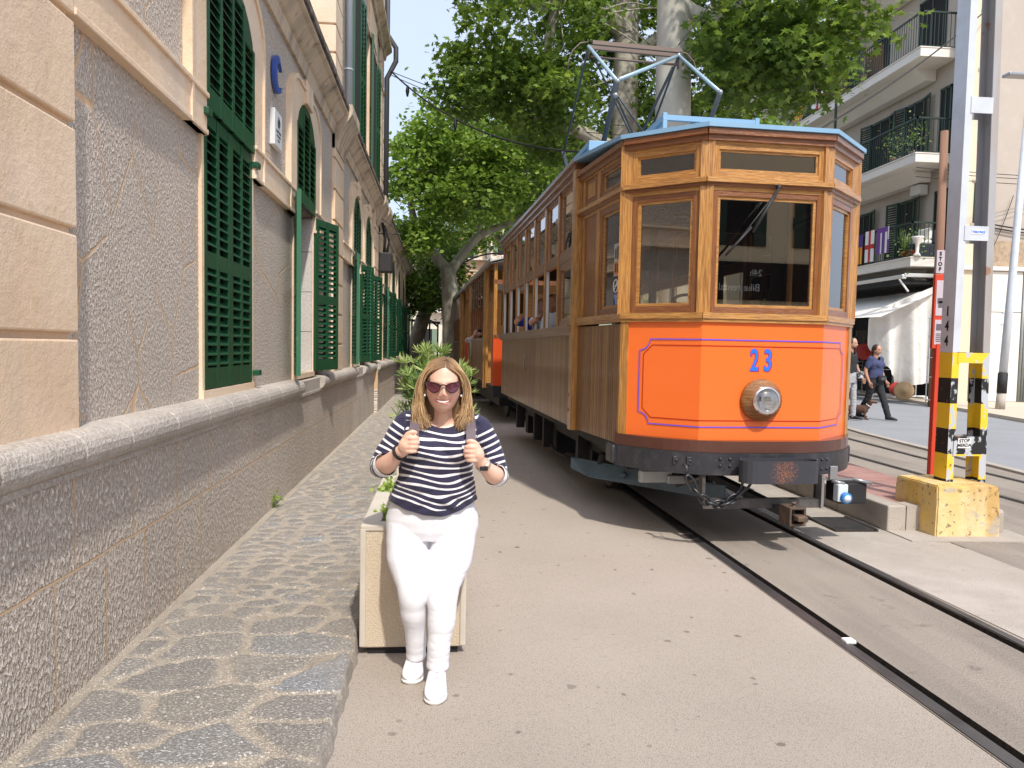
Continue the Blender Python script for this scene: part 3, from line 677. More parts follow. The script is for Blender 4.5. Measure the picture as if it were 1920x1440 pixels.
mb=MB(); mb.tube([(XW+.1,YU1-.05,13),(XW+.1,YU1-.05,8.6),(XW+.3,YU1-.03,8.3),(XW+.3,YU1-.03,8.0),(XW+.1,YU1-.05,7.6),(XW+.1,YU1-.05,4.4)],.06,12); obj('drainpipe',mb,m_bpipe,bld)
# wall mounted box lantern and bracket near the far windows
mb=MB(); mb.tube([(XW,17.3,3.9),(XW+.55,17.3,3.9)],.012,6); mb.tube([(XW,17.3,4.3),(XW+.5,17.3,3.92)],.008,6); obj('bracket',mb,m_iron,bld)
wb=thing('wall_speaker','black box fixed high on the station wall with cables running into it','wall box',(XW+.05,17.3,3.05))
mb=MB(); mb.bbox(0,.28,-.2,.2,.0,.42,.02); obj('housing',mb,m_iron,wb)
mb=MB(); mb.box(.281,.285,-.17,.17,.05,.36); mb.tube([(.1,0,.42),(.12,.02,.75),(.05,.1,1.1)],.03,8); mb.tube([(.16,.08,.42),(.2,.1,.7),(.1,.15,1.05)],.022,8); obj('cable',mb,m_dark,wb)
# blue crescent sign and the white plaque
mb=MB(); P=[]; c=(6.84,3.71); r_=.155
for k in range(25):
    a=R(35+k*290/24); P.append((c[0]+r_*.92*math.cos(a),c[1]+r_*math.sin(a)))
for k in range(25):
    a=R(325-k*290/24); P.append((c[0]+.052+ .108*math.cos(a)*.95,c[1]+.0+.112*math.sin(a)))
n=len(P)//2; 
mb.strip([(XW+.012,p[0],p[1]) for p in P[:25]],[(XW+.012,p[0],p[1]) for p in P[25:][::-1]],(.03,0,0))
obj('crescent_sign',mb,surf('cobalt_blue_enamel',(.045,.10,.42),[(30,.7,.74,(.6,.5,.4),.8)],rough=.35),label='blue crescent shaped sign on the stone wall above the white plaque',cat='sign')
pq=thing('wall_plaque','white rectangular plaque with a dark crest on the stone wall under the blue crescent','plaque',(XW,6.82,3.24))
mb=MB(); mb.bbox(0,.045,-.145,.145,-.15,.15,.006); obj('panel',mb,surf('white_plaque',(.68,.69,.70),rough=.5),pq)
m_ink=surf('dark_ink',(.05,.055,.06),rough=.7)
mb=MB(); mb.torus((.047,0,.055),.034,.006,ax=(1,0,0),n=20,k=4); mb.prism([(.0455,-.02,.04),(.0455,.02,.04),(.0455,.024,.065),(.0455,0,.085),(.0455,-.024,.065)],(.002,0,0)); mb.prism([(.0455,-.018,.092),(.0455,.018,.092),(.0455,.024,.108),(.0455,.0,.10),(.0455,-.024,.108)],(.002,0,0)); obj('crest',mb,m_ink,pq)
for k,(t_,s_) in enumerate((('AJUNTAMENT',.03),('DE SOLLER',.03),('POLICIA',.022))): place_text('lettering',t_,s_,(.046,0,-.02-k*.036),(0,1,0),(0,0,1),m_ink,pq,ext=.001)
# weed at the foot of the wall
m_leafy=None
# ================= TRAM =================
def wood_mat(name,grain,c1,c2,c3,rough=.32,coat=.5,slat=None):
    m,nt,b=_new(name); st=(26,26,1.1) if grain=='V' else (1.6,1.6,34)
    f1,_=noise_fac(nt,2.0,.32,.68,stretch=st,detail=5); f2,_=noise_fac(nt,7,.45,.6,stretch=(st[0]*.9,st[1]*.9,st[2]*.9),detail=3); f3,_=noise_fac(nt,1.4,.3,.7,detail=2)
    c=mixc(nt,f1,c1,c2); c=mixc(nt,mathn(nt,'MULTIPLY',f2,.62),c,c3); c=mixc(nt,mathn(nt,'MULTIPLY',f3,.4),c,c2)
    if slat:
        t=nt.nodes.new('ShaderNodeTexCoord'); sp=nt.nodes.new('ShaderNodeSeparateXYZ'); nt.links.new(t.outputs['Object'],sp.inputs[0])
        fl=mathn(nt,'FLOOR',mathn(nt,'MULTIPLY',sp.outputs['Y'],1/slat)); wn_=nt.nodes.new('ShaderNodeTexWhiteNoise'); wn_.noise_dimensions='1D'; nt.links.new(fl,wn_.inputs['W'])
        c=mixc(nt,mathn(nt,'MULTIPLY',wn_.outputs['Value'],.6),c,c3)
        fl2=mathn(nt,'FLOOR',mathn(nt,'MULTIPLY',sp.outputs['Y'],1/slat)); wn2=nt.nodes.new('ShaderNodeTexWhiteNoise'); wn2.noise_dimensions='1D'; nt.links.new(mathn(nt,'ADD',fl2,77.3),wn2.inputs['W'])
        c=mixc(nt,mathn(nt,'MULTIPLY',mathn(nt,'GREATER_THAN',wn2.outputs['Value'],.72),.45),c,(.42,.24,.09))
    nt.links.new(c,b.inputs['Base Color']); b.inputs['Roughness'].default_value=rough; b.inputs['Coat Weight'].default_value=coat; b.inputs['Coat Roughness'].default_value=.12
    bp=nt.nodes.new('ShaderNodeBump'); bp.inputs['Distance'].default_value=.0012; nt.links.new(f2,bp.inputs['Height']); nt.links.new(bp.outputs[0],b.inputs['Normal'])
    return m
wV=wood_mat('varnished_wood_upright','V',(.34,.142,.030),(.60,.30,.075),(.14,.045,.010)); wH=wood_mat('varnished_wood_rail','H',(.35,.150,.032),(.61,.31,.08),(.15,.048,.011))
wDV=wood_mat('mahogany_upright','V',(.20,.066,.018),(.30,.115,.032),(.10,.03,.01)); wDH=wood_mat('mahogany_rail','H',(.19,.062,.018),(.27,.10,.03),(.10,.03,.01))
wS=wood_mat('slatted_wood','V',(.24,.115,.042),(.33,.17,.065),(.12,.05,.018),rough=.34,coat=.3,slat=.046)
m_orange=surf('orange_tram_paint',(.86,.165,.026),[(.8,.4,.6,(.83,.15,.022),.5)],rough=.3,coat=.22,bumps=((1.2,.004),))
m_brown=surf('brown_skirt_paint',(.085,.028,.017),rough=.33,coat=.5)
m_black=surf('worn_black_paint',(.028,.029,.035),[(14,.5,.7,(.06,.06,.068),.6),(60,.62,.70,(.14,.14,.15),.4)],rough=.42,bumps=((30,.001),))
def rust_plate():
    m,nt,b=_new('rust_patched_bumper'); t=nt.nodes.new('ShaderNodeTexCoord')
    gr=nt.nodes.new('ShaderNodeVectorMath'); gr.operation='DISTANCE'; nt.links.new(t.outputs['Object'],gr.inputs[0]); gr.inputs[1].default_value=(.035,-.34,.585)
    f,_=noise_fac(nt,150,.46,.62,stretch=(.6,.6,1),detail=6,rough=.7); mr=nt.nodes.new('ShaderNodeMapRange'); nt.links.new(gr.outputs['Value'],mr.inputs['Value']); mr.inputs['From Min'].default_value=.16; mr.inputs['From Max'].default_value=.0
    a=mathn(nt,'GREATER_THAN',mathn(nt,'MULTIPLY',f,mr.outputs['Result']),.30)
    nt.links.new(mixc(nt,a,(.036,.038,.048),(.27,.10,.05)),b.inputs['Base Color']); b.inputs['Roughness'].default_value=.5; return m
m_rustb=rust_plate()
m_blue=surf('pale_blue_roof_paint',(.20,.37,.54),[(3,.4,.7,(.25,.41,.56),.5),(30,.66,.75,(.35,.35,.33),.4)],rough=.4)
m_bluegrey=surf('blue_grey_guard',(.10,.155,.20),[(3,.4,.7,(.06,.085,.105),.7),(22,.65,.74,(.02,.02,.02),.7)],rough=.5)
m_under=surf('underframe_black',(.012,.012,.014),[(5,.5,.7,(.035,.03,.027),.7)],rough=.7)
m_chrome=surf('polished_metal',(.75,.75,.76),rough=.12,metal=1)
m_glass=glass('tram_glass',(.72,.69,.61),refl=1.35,base=.08)
m_glass2=glass('clear_glass',(.8,.82,.8),refl=1.0,base=.02)
m_lineblue=surf('lilac_blue_line',(.14,.09,.62),rough=.3); m_linered=surf('dark_red_line',(.42,.008,.004),rough=.3); m_numblue=surf('number_blue',(.02,.17,.72),rough=.3)
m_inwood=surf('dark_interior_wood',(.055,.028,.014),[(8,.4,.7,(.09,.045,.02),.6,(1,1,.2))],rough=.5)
m_white=surf('white_paint',(.78,.78,.78),rough=.5); m_metal=surf('grey_metal',(.35,.36,.37),rough=.35,metal=.7)
tram=thing('tram_motor_car','orange and varnished wood tram motor car numbered 23 with pantograph raised','tram',tuple(TO),TA)
PL=[(-1.05,7.15),(-1.05,1.57),(-.948,.43),(-.475,0),(.475,0),(.948,.43),(1.05,1.57),(1.05,7.15)]
def facet(A,B):
    A=Vector((A[0],A[1],0)); B=Vector((B[0],B[1],0)); e=(B-A).normalized(); n_=Vector((e.y,-e.x,0)); return A,e,n_,(B-A).length
class FB:
    """boxes in a vertical facet frame: s along, d outwards, z up"""
    def __init__(s,A,B): s.A,s.e,s.n,s.L=facet(A,B)
    def b(s,mb,s0,s1,z0,z1,d0,d1): mb.obox(s.A,s.e,s.n*-1,(0,0,1),s0,s1,-d1,-d0,z0,z1)
    def p(s,a,z,d=0): q=s.A+s.e*a+s.n*d; return Vector((q.x,q.y,z))
FACETS=[(PL[1],PL[2]),(PL[2],PL[3]),(PL[3],PL[4]),(PL[4],PL[5]),(PL[5],PL[6])]
def window_unit(F,parent,s0,s1,z0,z1,fw=.05,name='window',glassm=None,proud=.0,dark=True,depth=.05,inner=.022):
    """frame board + bright inner bead + pane; opening s0..s1,z0..z1 is the outer frame"""
    mb=MB(); F.b(mb,s0,s0+fw,z0,z1,-depth,proud); F.b(mb,s1-fw,s1,z0,z1,-depth,proud); mb.cur=1; F.b(mb,s0+fw,s1-fw,z1-fw,z1,-depth,proud-.001); F.b(mb,s0+fw,s1-fw,z0,z0+fw,-depth,proud-.001); mb.cur=0; fr=obj(name,mb,[wDV,wDH] if dark else [wV,wH],parent)
    mb=MB(); a,b,c,d=s0+fw,s1-fw,z0+fw,z1-fw
    F.b(mb,a,a+inner,c,d,-depth+.01,proud-.012); F.b(mb,b-inner,b,c,d,-depth+.01,proud-.012); F.b(mb,a+inner,b-inner,d-inner,d,-depth+.01,proud-.013); F.b(mb,a+inner,b-inner,c,c+inner,-depth+.01,proud-.013); obj('bead',mb,wH,fr)
    mb=MB(); F.b(mb,a+.01,b-.01,c+.01,d-.01,-depth+.016,-depth+.020); obj('pane',mb,glassm or m_glass,fr); return fr
SIDEP={}
# cab lower body
mb=MB()
for A,B in FACETS[1:4]:
    F=FB(A,B); F.b(mb,0,F.L,.74,1.644,-.03,0)
obj('front_panel',mb,m_orange,tram)
mb=MB()
for A,B,s in ((PL[1],PL[2],1),(PL[5],PL[6],1)):
    F=FB(A,B); F.b(mb,0.0,F.L,.69,1.63,-.035,-.006)
    k=0
    while k*.046<F.L-.02: F.b(mb,k*.046+.003,min(k*.046+.043,F.L),.692,1.628,-.006,.002); k+=1
obj('platform_side_panel',mb,wS,tram)
# corner posts
def post(x,y,w,z0,z1,name='corner_post',mt=None,ang=0):
    mb=MB(); 
    ca,sa=math.cos(ang),math.sin(ang); mb.obox((x,y,0),(ca,sa,0),(-sa,ca,0),(0,0,1),-w/2,w/2,-w/2,w/2,z0,z1); return obj(name,mb,mt or wV,tram)
for (x,y,an) in ((-.93,.46,R(-24)),(.93,.46,R(24)),(-.455,.045,R(-21)),(.455,.045,R(21))):
    z0=.72 if abs(x)>.8 else 1.70
    post(x,y,.095,z0 if abs(x)<.8 else 1.70,3.0,ang=an)
for s in (-1,1): 
    mb=MB(); F=FB(PL[2],PL[3]) if s<0 else FB(PL[4],PL[5])
    (F.b(mb,-.012,.055,.72,1.644,-.05,.012) if s<0 else F.b(mb,F.L-.055,F.L+.012,.72,1.644,-.05,.012)); obj('corner_board',mb,wV,tram)
for s in (-1,1): post(s*1.035,1.62,.13,.68,3.06,name='body_corner_post')
# sill band, belt, cornice rings around the cab
for nm,z0,z1,d,mt in (('sill_band',1.644,1.668,.022,wH),('sill_band',1.668,1.712,.032,wH),('belt_moulding',2.625,2.648,.018,wDH),('belt_moulding',2.648,2.682,.040,wH),('cornice_board',2.945,2.985,.022,wDH),('cornice_board',2.985,3.025,.045,wDH)):
    mb=MB()
    for A,B in FACETS:
        F=FB(A,B); F.b(mb,-d*.25,F.L+d*.25,z0,z1,-.05,d)
    obj(nm,mb,mt,tram)
# boards between glass rows
for A,B in FACETS:
    F=FB(A,B); mb=MB(); F.b(mb,0,F.L,2.595,2.626,-.05,.0); F.b(mb,0,F.L,2.682,2.70,-.05,.0); F.b(mb,0,F.L,2.925,2.946,-.05,.0); obj('head_board',mb,wH,tram)
for i,(A,B) in enumerate(FACETS):
    F=FB(A,B)
    if i in(1,2,3):
        m0=.05 if i!=2 else .052
        window_unit(F,tram,m0,F.L-m0,1.715,2.598,fw=.048 if i!=2 else .04,proud=-.004,dark=True)
        window_unit(F,tram,m0,F.L-m0,2.70,2.928,fw=.038,proud=-.004,dark=False,inner=.016)
    else:
        near0,near1=(F.L-.60,F.L-.045) if i==0 else (.045,.60)
        far0,far1=(.08,F.L-.63) if i==0 else (.63,F.L-.08)
        window_unit(F,tram,near0,near1,1.715,2.598,fw=.05,proud=-.004); window_unit(F,tram,near0,near1,2.70,2.928,fw=.038,proud=-.004,inner=.016)
        mb=MB(); F.b(mb,far0,far1,1.715,2.598,-.05,-.012); F.b(mb,far0,far1,2.70,2.928,-.05,-.012); obj('side_door_panel',mb,wDV,tram)
        mb=MB(); 
        for a,b in ((far0,far0+.05),(far1-.05,far1)): F.b(mb,a,b,1.715,2.598,-.012,.0); F.b(mb,a,b,2.70,2.928,-.012,.0)
        F.b(mb,far0+.12,far1-.12,2.755,2.88,-.012,-.006); F.b(mb,near0-.03 if i==0 else near1,near0 if i==0 else near1+.03,1.715,2.928,-.04,.004); obj('door_stile',mb,wV,tram)
# trim lines on the front : offset path around the three facets
def front_pt(u,z,d):
    """u = distance along the front from its centre"""
    a=.475
    if abs(u)<=a: return Vector((u,-d,z))
    L=math.hypot(.473,.43); t=(abs(u)-a); ex,ey=.473/L,.43/L; s=1 if u>0 else -1
    return Vector((s*(a+ex*t)+s*ey*d,ey*t-ex*d,z))
def pinstripe(name,outl,w,d,mt):
    mb=MB()
    P=[]
    for k in range(len(outl)):
        a=outl[k]; b=outl[(k+1)%len(outl)]; 
        n_=max(1,int(math.hypot(b[0]-a[0],b[1]-a[1])/.06))
        for q in range(n_): P.append((a[0]+(b[0]-a[0])*q/n_,a[1]+(b[1]-a[1])*q/n_))
        for c in (-.475,.475):
            if (a[0]-c)*(b[0]-c)<0: P.append((c,a[1]+(b[1]-a[1])*(c-a[0])/(b[0]-a[0])))
    # keep order by path length on crossing insertions
    Q=[];
    for k in range(len(outl)):
        a=outl[k]; b=outl[(k+1)%len(outl)]; n_=max(1,int(math.hypot(b[0]-a[0],b[1]-a[1])/.06)); ts=[q/n_ for q in range(n_)]
        for c in (-.475,.475):
            if (a[0]-c)*(b[0]-c)<0: ts.append((c-a[0])/(b[0]-a[0]))
        for t_ in sorted(ts): Q.append((a[0]+(b[0]-a[0])*t_,a[1]+(b[1]-a[1])*t_))
    n=len(Q); cx=sum(p[0] for p in Q)/n; cz=sum(p[1] for p in Q)/n; I=[];O=[]
    for k in range(n):
        a=Q[k-1]; b=Q[(k+1)%n]; tx,tz=b[0]-a[0],b[1]-a[1]; l=math.hypot(tx,tz) or 1; nx,nz=tz/l,-tx/l
        I.append((Q[k][0]-nx*w/2,Q[k][1]-nz*w/2)); O.append((Q[k][0]+nx*w/2,Q[k][1]+nz*w/2))
    vs=[front_pt(p[0],p[1],d) for p in I]+[front_pt(p[0],p[1],d) for p in O]
    mb.add(vs,[(k,(k+1)%n,n+(k+1)%n,n+k) for k in range(n)]); return obj(name,mb,mt,tram)
def scoop(u1,z0,z1,r,N=7,cut=False):
    P=[]
    for (cx,cz,a0) in ((u1,z1,180),(u1,z0,90),(-u1,z0,0),(-u1,z1,270)):
        s=[]
        for k in range(N+1):
            if cut: 
                A=R(a0+90*k/N) 
            A=R(a0+90*k/N); s.append((cx+r*math.cos(A),cz+r*math.sin(A)))
        P.append(s)
    # order: walk top-right -> bottom-right -> bottom-left -> top-left
    out=[]
    tr=[(u1+r*math.cos(R(180+90*k/N)),z1+r*math.sin(R(180+90*k/N))) for k in range(N+1)]
    br=[(u1+r*math.cos(R(90+90*k/N)),z0+r*math.sin(R(90+90*k/N))) for k in range(N+1)]
    bl=[(-u1+r*math.cos(R(0+90*k/N)),z0+r*math.sin(R(90*k/N))) for k in range(N+1)]
    tl=[(-u1+r*math.cos(R(270+90*k/N)),z1+r*math.sin(R(270+90*k/N))) for k in range(N+1)]
    return tr+br[0:]+bl+tl
def scoop2(u1,z0,z1,r,e=.02,N=7):
    tr=[(u1-r-e,z1)]+[(u1-0+r*math.cos(R(180+90*k/N)),z1+r*math.sin(R(180+90*k/N))) for k in range(N+1)]+[(u1,z1-r-e)]
    out=[(u1-r,z1)]+[(u1+r*math.cos(R(180+90*k/N)),z1+r*math.sin(R(180+90*k/N))) for k in range(1,N)]+[(u1,z1-r)]
    br=[(u1,z0+r)]+[(u1+r*math.cos(R(90+90*k/N)),z0+r*math.sin(R(90+90*k/N))) for k in range(1,N)]+[(u1-r,z0)]
    bl=[(-u1+r,z0)]+[(-u1+r*math.cos(R(90*k/N)),z0+r*math.sin(R(90*k/N))) for k in range(1,N)]+[(-u1,z0+r)]
    tl=[(-u1,z1-r)]+[(-u1+r*math.cos(R(-90+90*k/N)),z1+r*math.sin(R(-90+90*k/N))) for k in range(1,N)]+[(-u1+r,z1)]
    return out+br+bl+tl
pinstripe('red_pinstripe',[(.86,1.47),(.93,1.40),(.93,.99),(.86,.92),(-.86,.92),(-.93,.99),(-.93,1.40),(-.86,1.47)],.006,.0035,m_linered)
pinstripe('pinstripe',scoop2(.962,.872,1.515,.085),.009,.0050,m_lineblue)
# number
me=text_mesh('23',.22,.001,bold=.006,xs=.64)
for mt_,dx,dz,d in ((m_lineblue,.0,.0,-.004),(m_linered,.007,-.002,-.0035),(m_numblue,0,0,-.0055)):
    me2=text_mesh('2 3',.225,.0005,bold=.0060 if mt_!=m_numblue else .0018,xs=.60); me2.transform(Matrix(((1,0,0,-.012+dx),(0,0,-1,d),(0,1,0,1.362+dz),(0,0,0,1)))); link('number',me2,mt_,tram)
# headlamp
hl=(-.005,0,1.076)
mb=MB(); mb.rev([(.158,0),(.16,.02),(.15,.045),(.138,.05),(.132,.065),(.118,.07),(.112,.088),(.10,.092)],hl,(0,-1,0),40); lampb=obj('headlamp',mb,wood_mat('turned_lamp_wood','H',(.22,.09,.025),(.34,.16,.05),(.10,.035,.01)),tram)
mb=MB(); mb.torus((hl[0],-.102,hl[2]),.094,.012,ax=(0,1,0),n=36); mb.rev([(.10,.085),(.098,.115),(.09,.115)],hl,(0,-1,0),36); obj('rim',mb,m_chrome,lampb)
mb=MB(); mb.rev([(.088,.098),(.07,.085),(.045,.072),(.02,.066),(.001,.065)],hl,(0,-1,0),32); obj('reflector',mb,surf('reflector_metal',(.9,.9,.9),rough=.18,metal=1,bumps=((40,.004,(1,1,1),'cell'),)),lampb)
mb=MB(); mb.rev([(.088,.104),(.07,.122),(.045,.132),(.02,.136),(.001,.137)],hl,(0,-1,0),32); obj('lens',mb,glass('lamp_lens',(.9,.92,.93),refl=1.6,base=.12),lampb)
# curved brown skirt and black buffer beam
def beam(z0,z1,out,th,mt,name,yside=1.0):
    mb=MB(); vs=[];N=36
    for k in range(N+1):
        x=-1+2*k/N; X=x*.985; y=-.10-out+.55*abs(x)**3.2
        tx=1; 
        vs.append((X,y))
    n=len(vs); V=[(x,y,z0) for x,y in vs]+[(x,y,z1) for x,y in vs]+[(x*.9,y+th,z1) for x,y in vs]+[(x*.9,y+th,z0) for x,y in vs]
    fs=[]
    for i in range(n-1):
        for q in range(4): a=q*n;b=((q+1)%4)*n; fs.append((a+i,a+i+1,b+i+1,b+i))
    fs+=[(0,n,2*n,3*n),(n-1,4*n-1,3*n-1,2*n-1)]; mb.smooth=False; mb.add(vs=V,fs=fs); return obj(name,mb,mt,tram)
beam(.692,.778,.0,.30,m_brown,'skirt'); bm_=beam(.528,.690,.012,.12,m_black,'buffer_beam')
mb=MB()  # rounded beam ends
for s in(-1,1): mb.bbox(s*.985-.03,s*.985+.012,.42,.60,.54,.688,.02)
obj('beam_end',mb,m_black,tram)
# buffer loop
mb=MB(); P=[];hw=.285; r_=.085
pth=[]
for k in range(9): a=R(90+180*k/8); pth.append((.035-hw+r_+r_*math.cos(a),-.245+r_*math.sin(a)))
for k in range(9): a=R(-90+180*k/8); pth.append((.035+hw-r_+r_*math.cos(a),-.245+r_*math.sin(a)))
th=.011; n=len(pth); V=[]
for zz in (.505,.665):
    for sc in (1,-1):
        for k,(x,y) in enumerate(pth):
            a=pth[(k-1)%n]; b=pth[(k+1)%n]; tx,ty=b[0]-a[0],b[1]-a[1]; l=math.hypot(tx,ty); V.append((x+sc*ty/l*th/2,y-sc*tx/l*th/2,zz))
fs=[]
for k in range(n):
    j=(k+1)%n
    fs+=[(k,j,2*n+j,2*n+k),(n+k,3*n+k,3*n+j,n+j),(2*n+k,2*n+j,3*n+j,3*n+k),(k,n+k,n+j,j)]
mb.smooth=False; mb.add(V,fs); obj('buffer',mb,m_rustb,tram)
# beam fittings, bolts
mb=MB()
for x in (-.63,-.545,-.34,-.27): 
    for z in ((.60,.65) if x>-.5 else (.625,)):
        yb=-.112+.55*abs(x/.985)**3.2; mb.rev([(.012,0),(.011,.008),(.005,.012)],(x,yb,z),(0,-1,0),10)
for x0,x1 in ((-.655,-.60),(-.57,-.49)):
    yb=-.10+.55*abs(x0/.985)**3.2; mb.bbox(x0,x1,yb-.03,yb+.02,.595,.655,.004)
for x in (.42,.47,.52):
    for z in (.57,.64): yb=-.112+.55*abs(x/.985)**3.2; mb.rev([(.011,0),(.01,.008),(.004,.012)],(x,yb,z),(0,-1,0),10)
mb.tube([(-.63,-.13,.62),(-.62,-.16,.60),(-.62,-.17,.56)],.013,8); mb.tube([(-.16,-.12,.64),(-.15,-.19,.62),(-.155,-.19,.55)],.015,8); mb.tube([(-.19,-.14,.63),(-.10,-.18,.60)],.014,8)
obj('beam_bolt',mb,m_black,tram)
# chain
m_chain=surf('chain_steel',(.05,.053,.06),[(40,.5,.7,(.13,.12,.11),.6)],rough=.38,metal=.7)
ch=[];
A_,B_=Vector((-.615,-.175,.53)),Vector((-.155,-.195,.54)); nl=9
for k in range(nl+1):
    t=k/nl; p=A_.lerp(B_,t); sag=.20*(1-(2*t-1)**2)**.85; ch.append(Vector((p.x,p.y-.01,p.z-sag)))
for k in range(nl):
    a,b=ch[k],ch[k+1]; d=(b-a); c=(a+b)/2; dn=d.normalized(); nrm=dn.cross(Vector((0,1,0))).normalized() if k%2 else Vector((0,1,0)); nrm=(nrm-dn*nrm.dot(dn)).normalized()
    mb=MB(); mb.torus(c,.028,.0105,ax=nrm,n=20,k=8,sx=(d.length*.5+.016)/.028,up=dn); obj('chain_link',mb,m_chain,tram)
# coupling frame
mb=MB()
for x in (-.44,.47): mb.box(x-.012,x+.012,-.05,.02,.33,.54)
mb.box(-.45,.48,-.07,.0,.33,.345); mb.box(-.45,.48,-.075,-.06,.28,.345); mb.box(-.44,.47,.02,.03,.30,.34)
mb.tube([(-.44,0,.5),(-.44,.5,.35)],.015,8); obj('coupling_frame',mb,surf('dusty_steel',(.09,.085,.085),[(12,.45,.65,(.17,.15,.14),.6)],rough=.55,metal=.4),tram)
mb=MB(); 
mb.obox((0.02,.9,.36),Vector((1,.0,0)),Vector((0.10,-1,-.08)).normalized(),(0,0,1),-.035,.035,0,1.15,-.03,.03); cb_=obj('coupling_bar',mb,m_black,tram)
mb=MB(); cx,cy,cz=.135,-.30,.275
for (x0,x1,z0,z1) in ((-.062,-.045,-.062,.062),(.045,.062,-.062,.062),(-.062,.062,.05,.066),(-.062,.062,-.066,-.05)): mb.bbox(cx+x0,cx+x1,cy-.06,cy+.10,cz+z0,cz+z1,.005)
mb.box(cx-.05,cx+.05,cy+.06,cy+.09,cz-.05,cz+.05); mb.bbox(cx-.03,cx+.045,cy-.12,cy+.05,cz-.022,cz+.015,.006); mb.tube([(cx-.01,cy-.01,cz-.10),(cx-.01,cy-.01,cz+.10)],.011,8); mb.rev([(.02,0),(.02,.012)],(cx-.01,cy-.01,cz+.085),(0,0,1),10)
obj('coupler_head',mb,surf('rusty_brown_steel',(.10,.075,.06),[(16,.45,.62,(.20,.12,.075),.7)],rough=.7,metal=.3,bumps=((30,.002),)),tram)
# socket boxes at right
mb=MB(); mb.bbox(.60,.82,-.10,.10,.31,.47,.012); obj('jumper_box',mb,m_under,tram)
mb=MB(); mb.bbox(.545,.625,-.17,-.10,.34,.47,.008); sb=obj('socket_plate',mb,surf('pale_plastic',(.6,.66,.70),rough=.4),tram)
mb=MB(); mb.rev([(.040,0),(.040,.03),(.034,.034)],(.60,-.17,.375),(0,-1,-.1),24); obj('socket_cap',mb,surf('blue_plastic',(.03,.22,.60),rough=.35),sb)
mb=MB(); mb.rev([(.026,.0341),(.026,.037)],(.60,-.17,.375),(0,-1,-.1),20); obj('socket_face',mb,m_white,sb)
mb=MB(); mb.box(.46,.70,-.10,-.08,.49,.505); mb.tube([(.52,-.12,.49),(.60,-.16,.475)],.012,8); mb.tube([(.70,-.09,.5),(.84,-.12,.47)],.013,8); mb.bbox(.50,.56,-.13,-.1,.50,.60,.004); mb.box(.455,.475,-.1,-.02,.28,.53); obj('pipe',mb,m_metal,tram)
# life guard plate on the left and underframe
mb=MB(); mb.prism([(-1.05,1.72,.40),(-1.05,1.72,.30),(-.93,1.45,.255),(-.12,.32,.255),(-.12,.32,.38),(-1.02,1.62,.41)],(.018,.014,0)); mb.tube([(-.72,1.10,.335),(-.70,1.12,.335)],.028,12); obj('life_guard',mb,m_bluegrey,tram)
mb=MB(); mb.box(-.95,.95,.5,7.1,.60,.69); mb.box(-.8,.8,.7,6.8,.45,.60)
for s in (-.88,.85):
    mb.prism([(s,7.0,.70),(s,.45,.70),(s,.45,.50),(s,1.6,.56),(s,7.0,.56)],(.03,0,0))
for y in (2.0,3.9,4.6,6.2):
    mb.box(-.92,-.80,y,y+.10,.22,.6); mb.box(-.70,.70,y+.3,y+.55,.1,.45)
mb.tube([(-.85,2.6,.25),(-.85,3.5,.22),(-.8,4.4,.3)],.02,8); mb.tube([(-.88,1.2,.5),(-.75,1.9,.2)],.03,8)
mb.prism([(-.90,1.57,.70),(-.90,.45,.70),(-.90,.45,.52),(-.90,1.57,.60)],(.02,0,0)); obj('underframe',mb,m_under,tram)
mb=MB(); mb.bbox(-.82,-.55,.30,.36,.40,.52,.03); mb.bbox(-.60,-.45,.28,.34,.40,.47,.01); obj('step',mb,m_metal,tram)
for y in (2.3,6.0):
    for s in (-1,1):
        mb=MB(); mb.rev([(.32,0),(.32,.05),(.28,.06),(.26,.03),(.08,.05),(.07,.1),(.01,.1)],(s*.47,y,.32),(s,0,0),36); obj('wheel',mb,m_rail,tram)
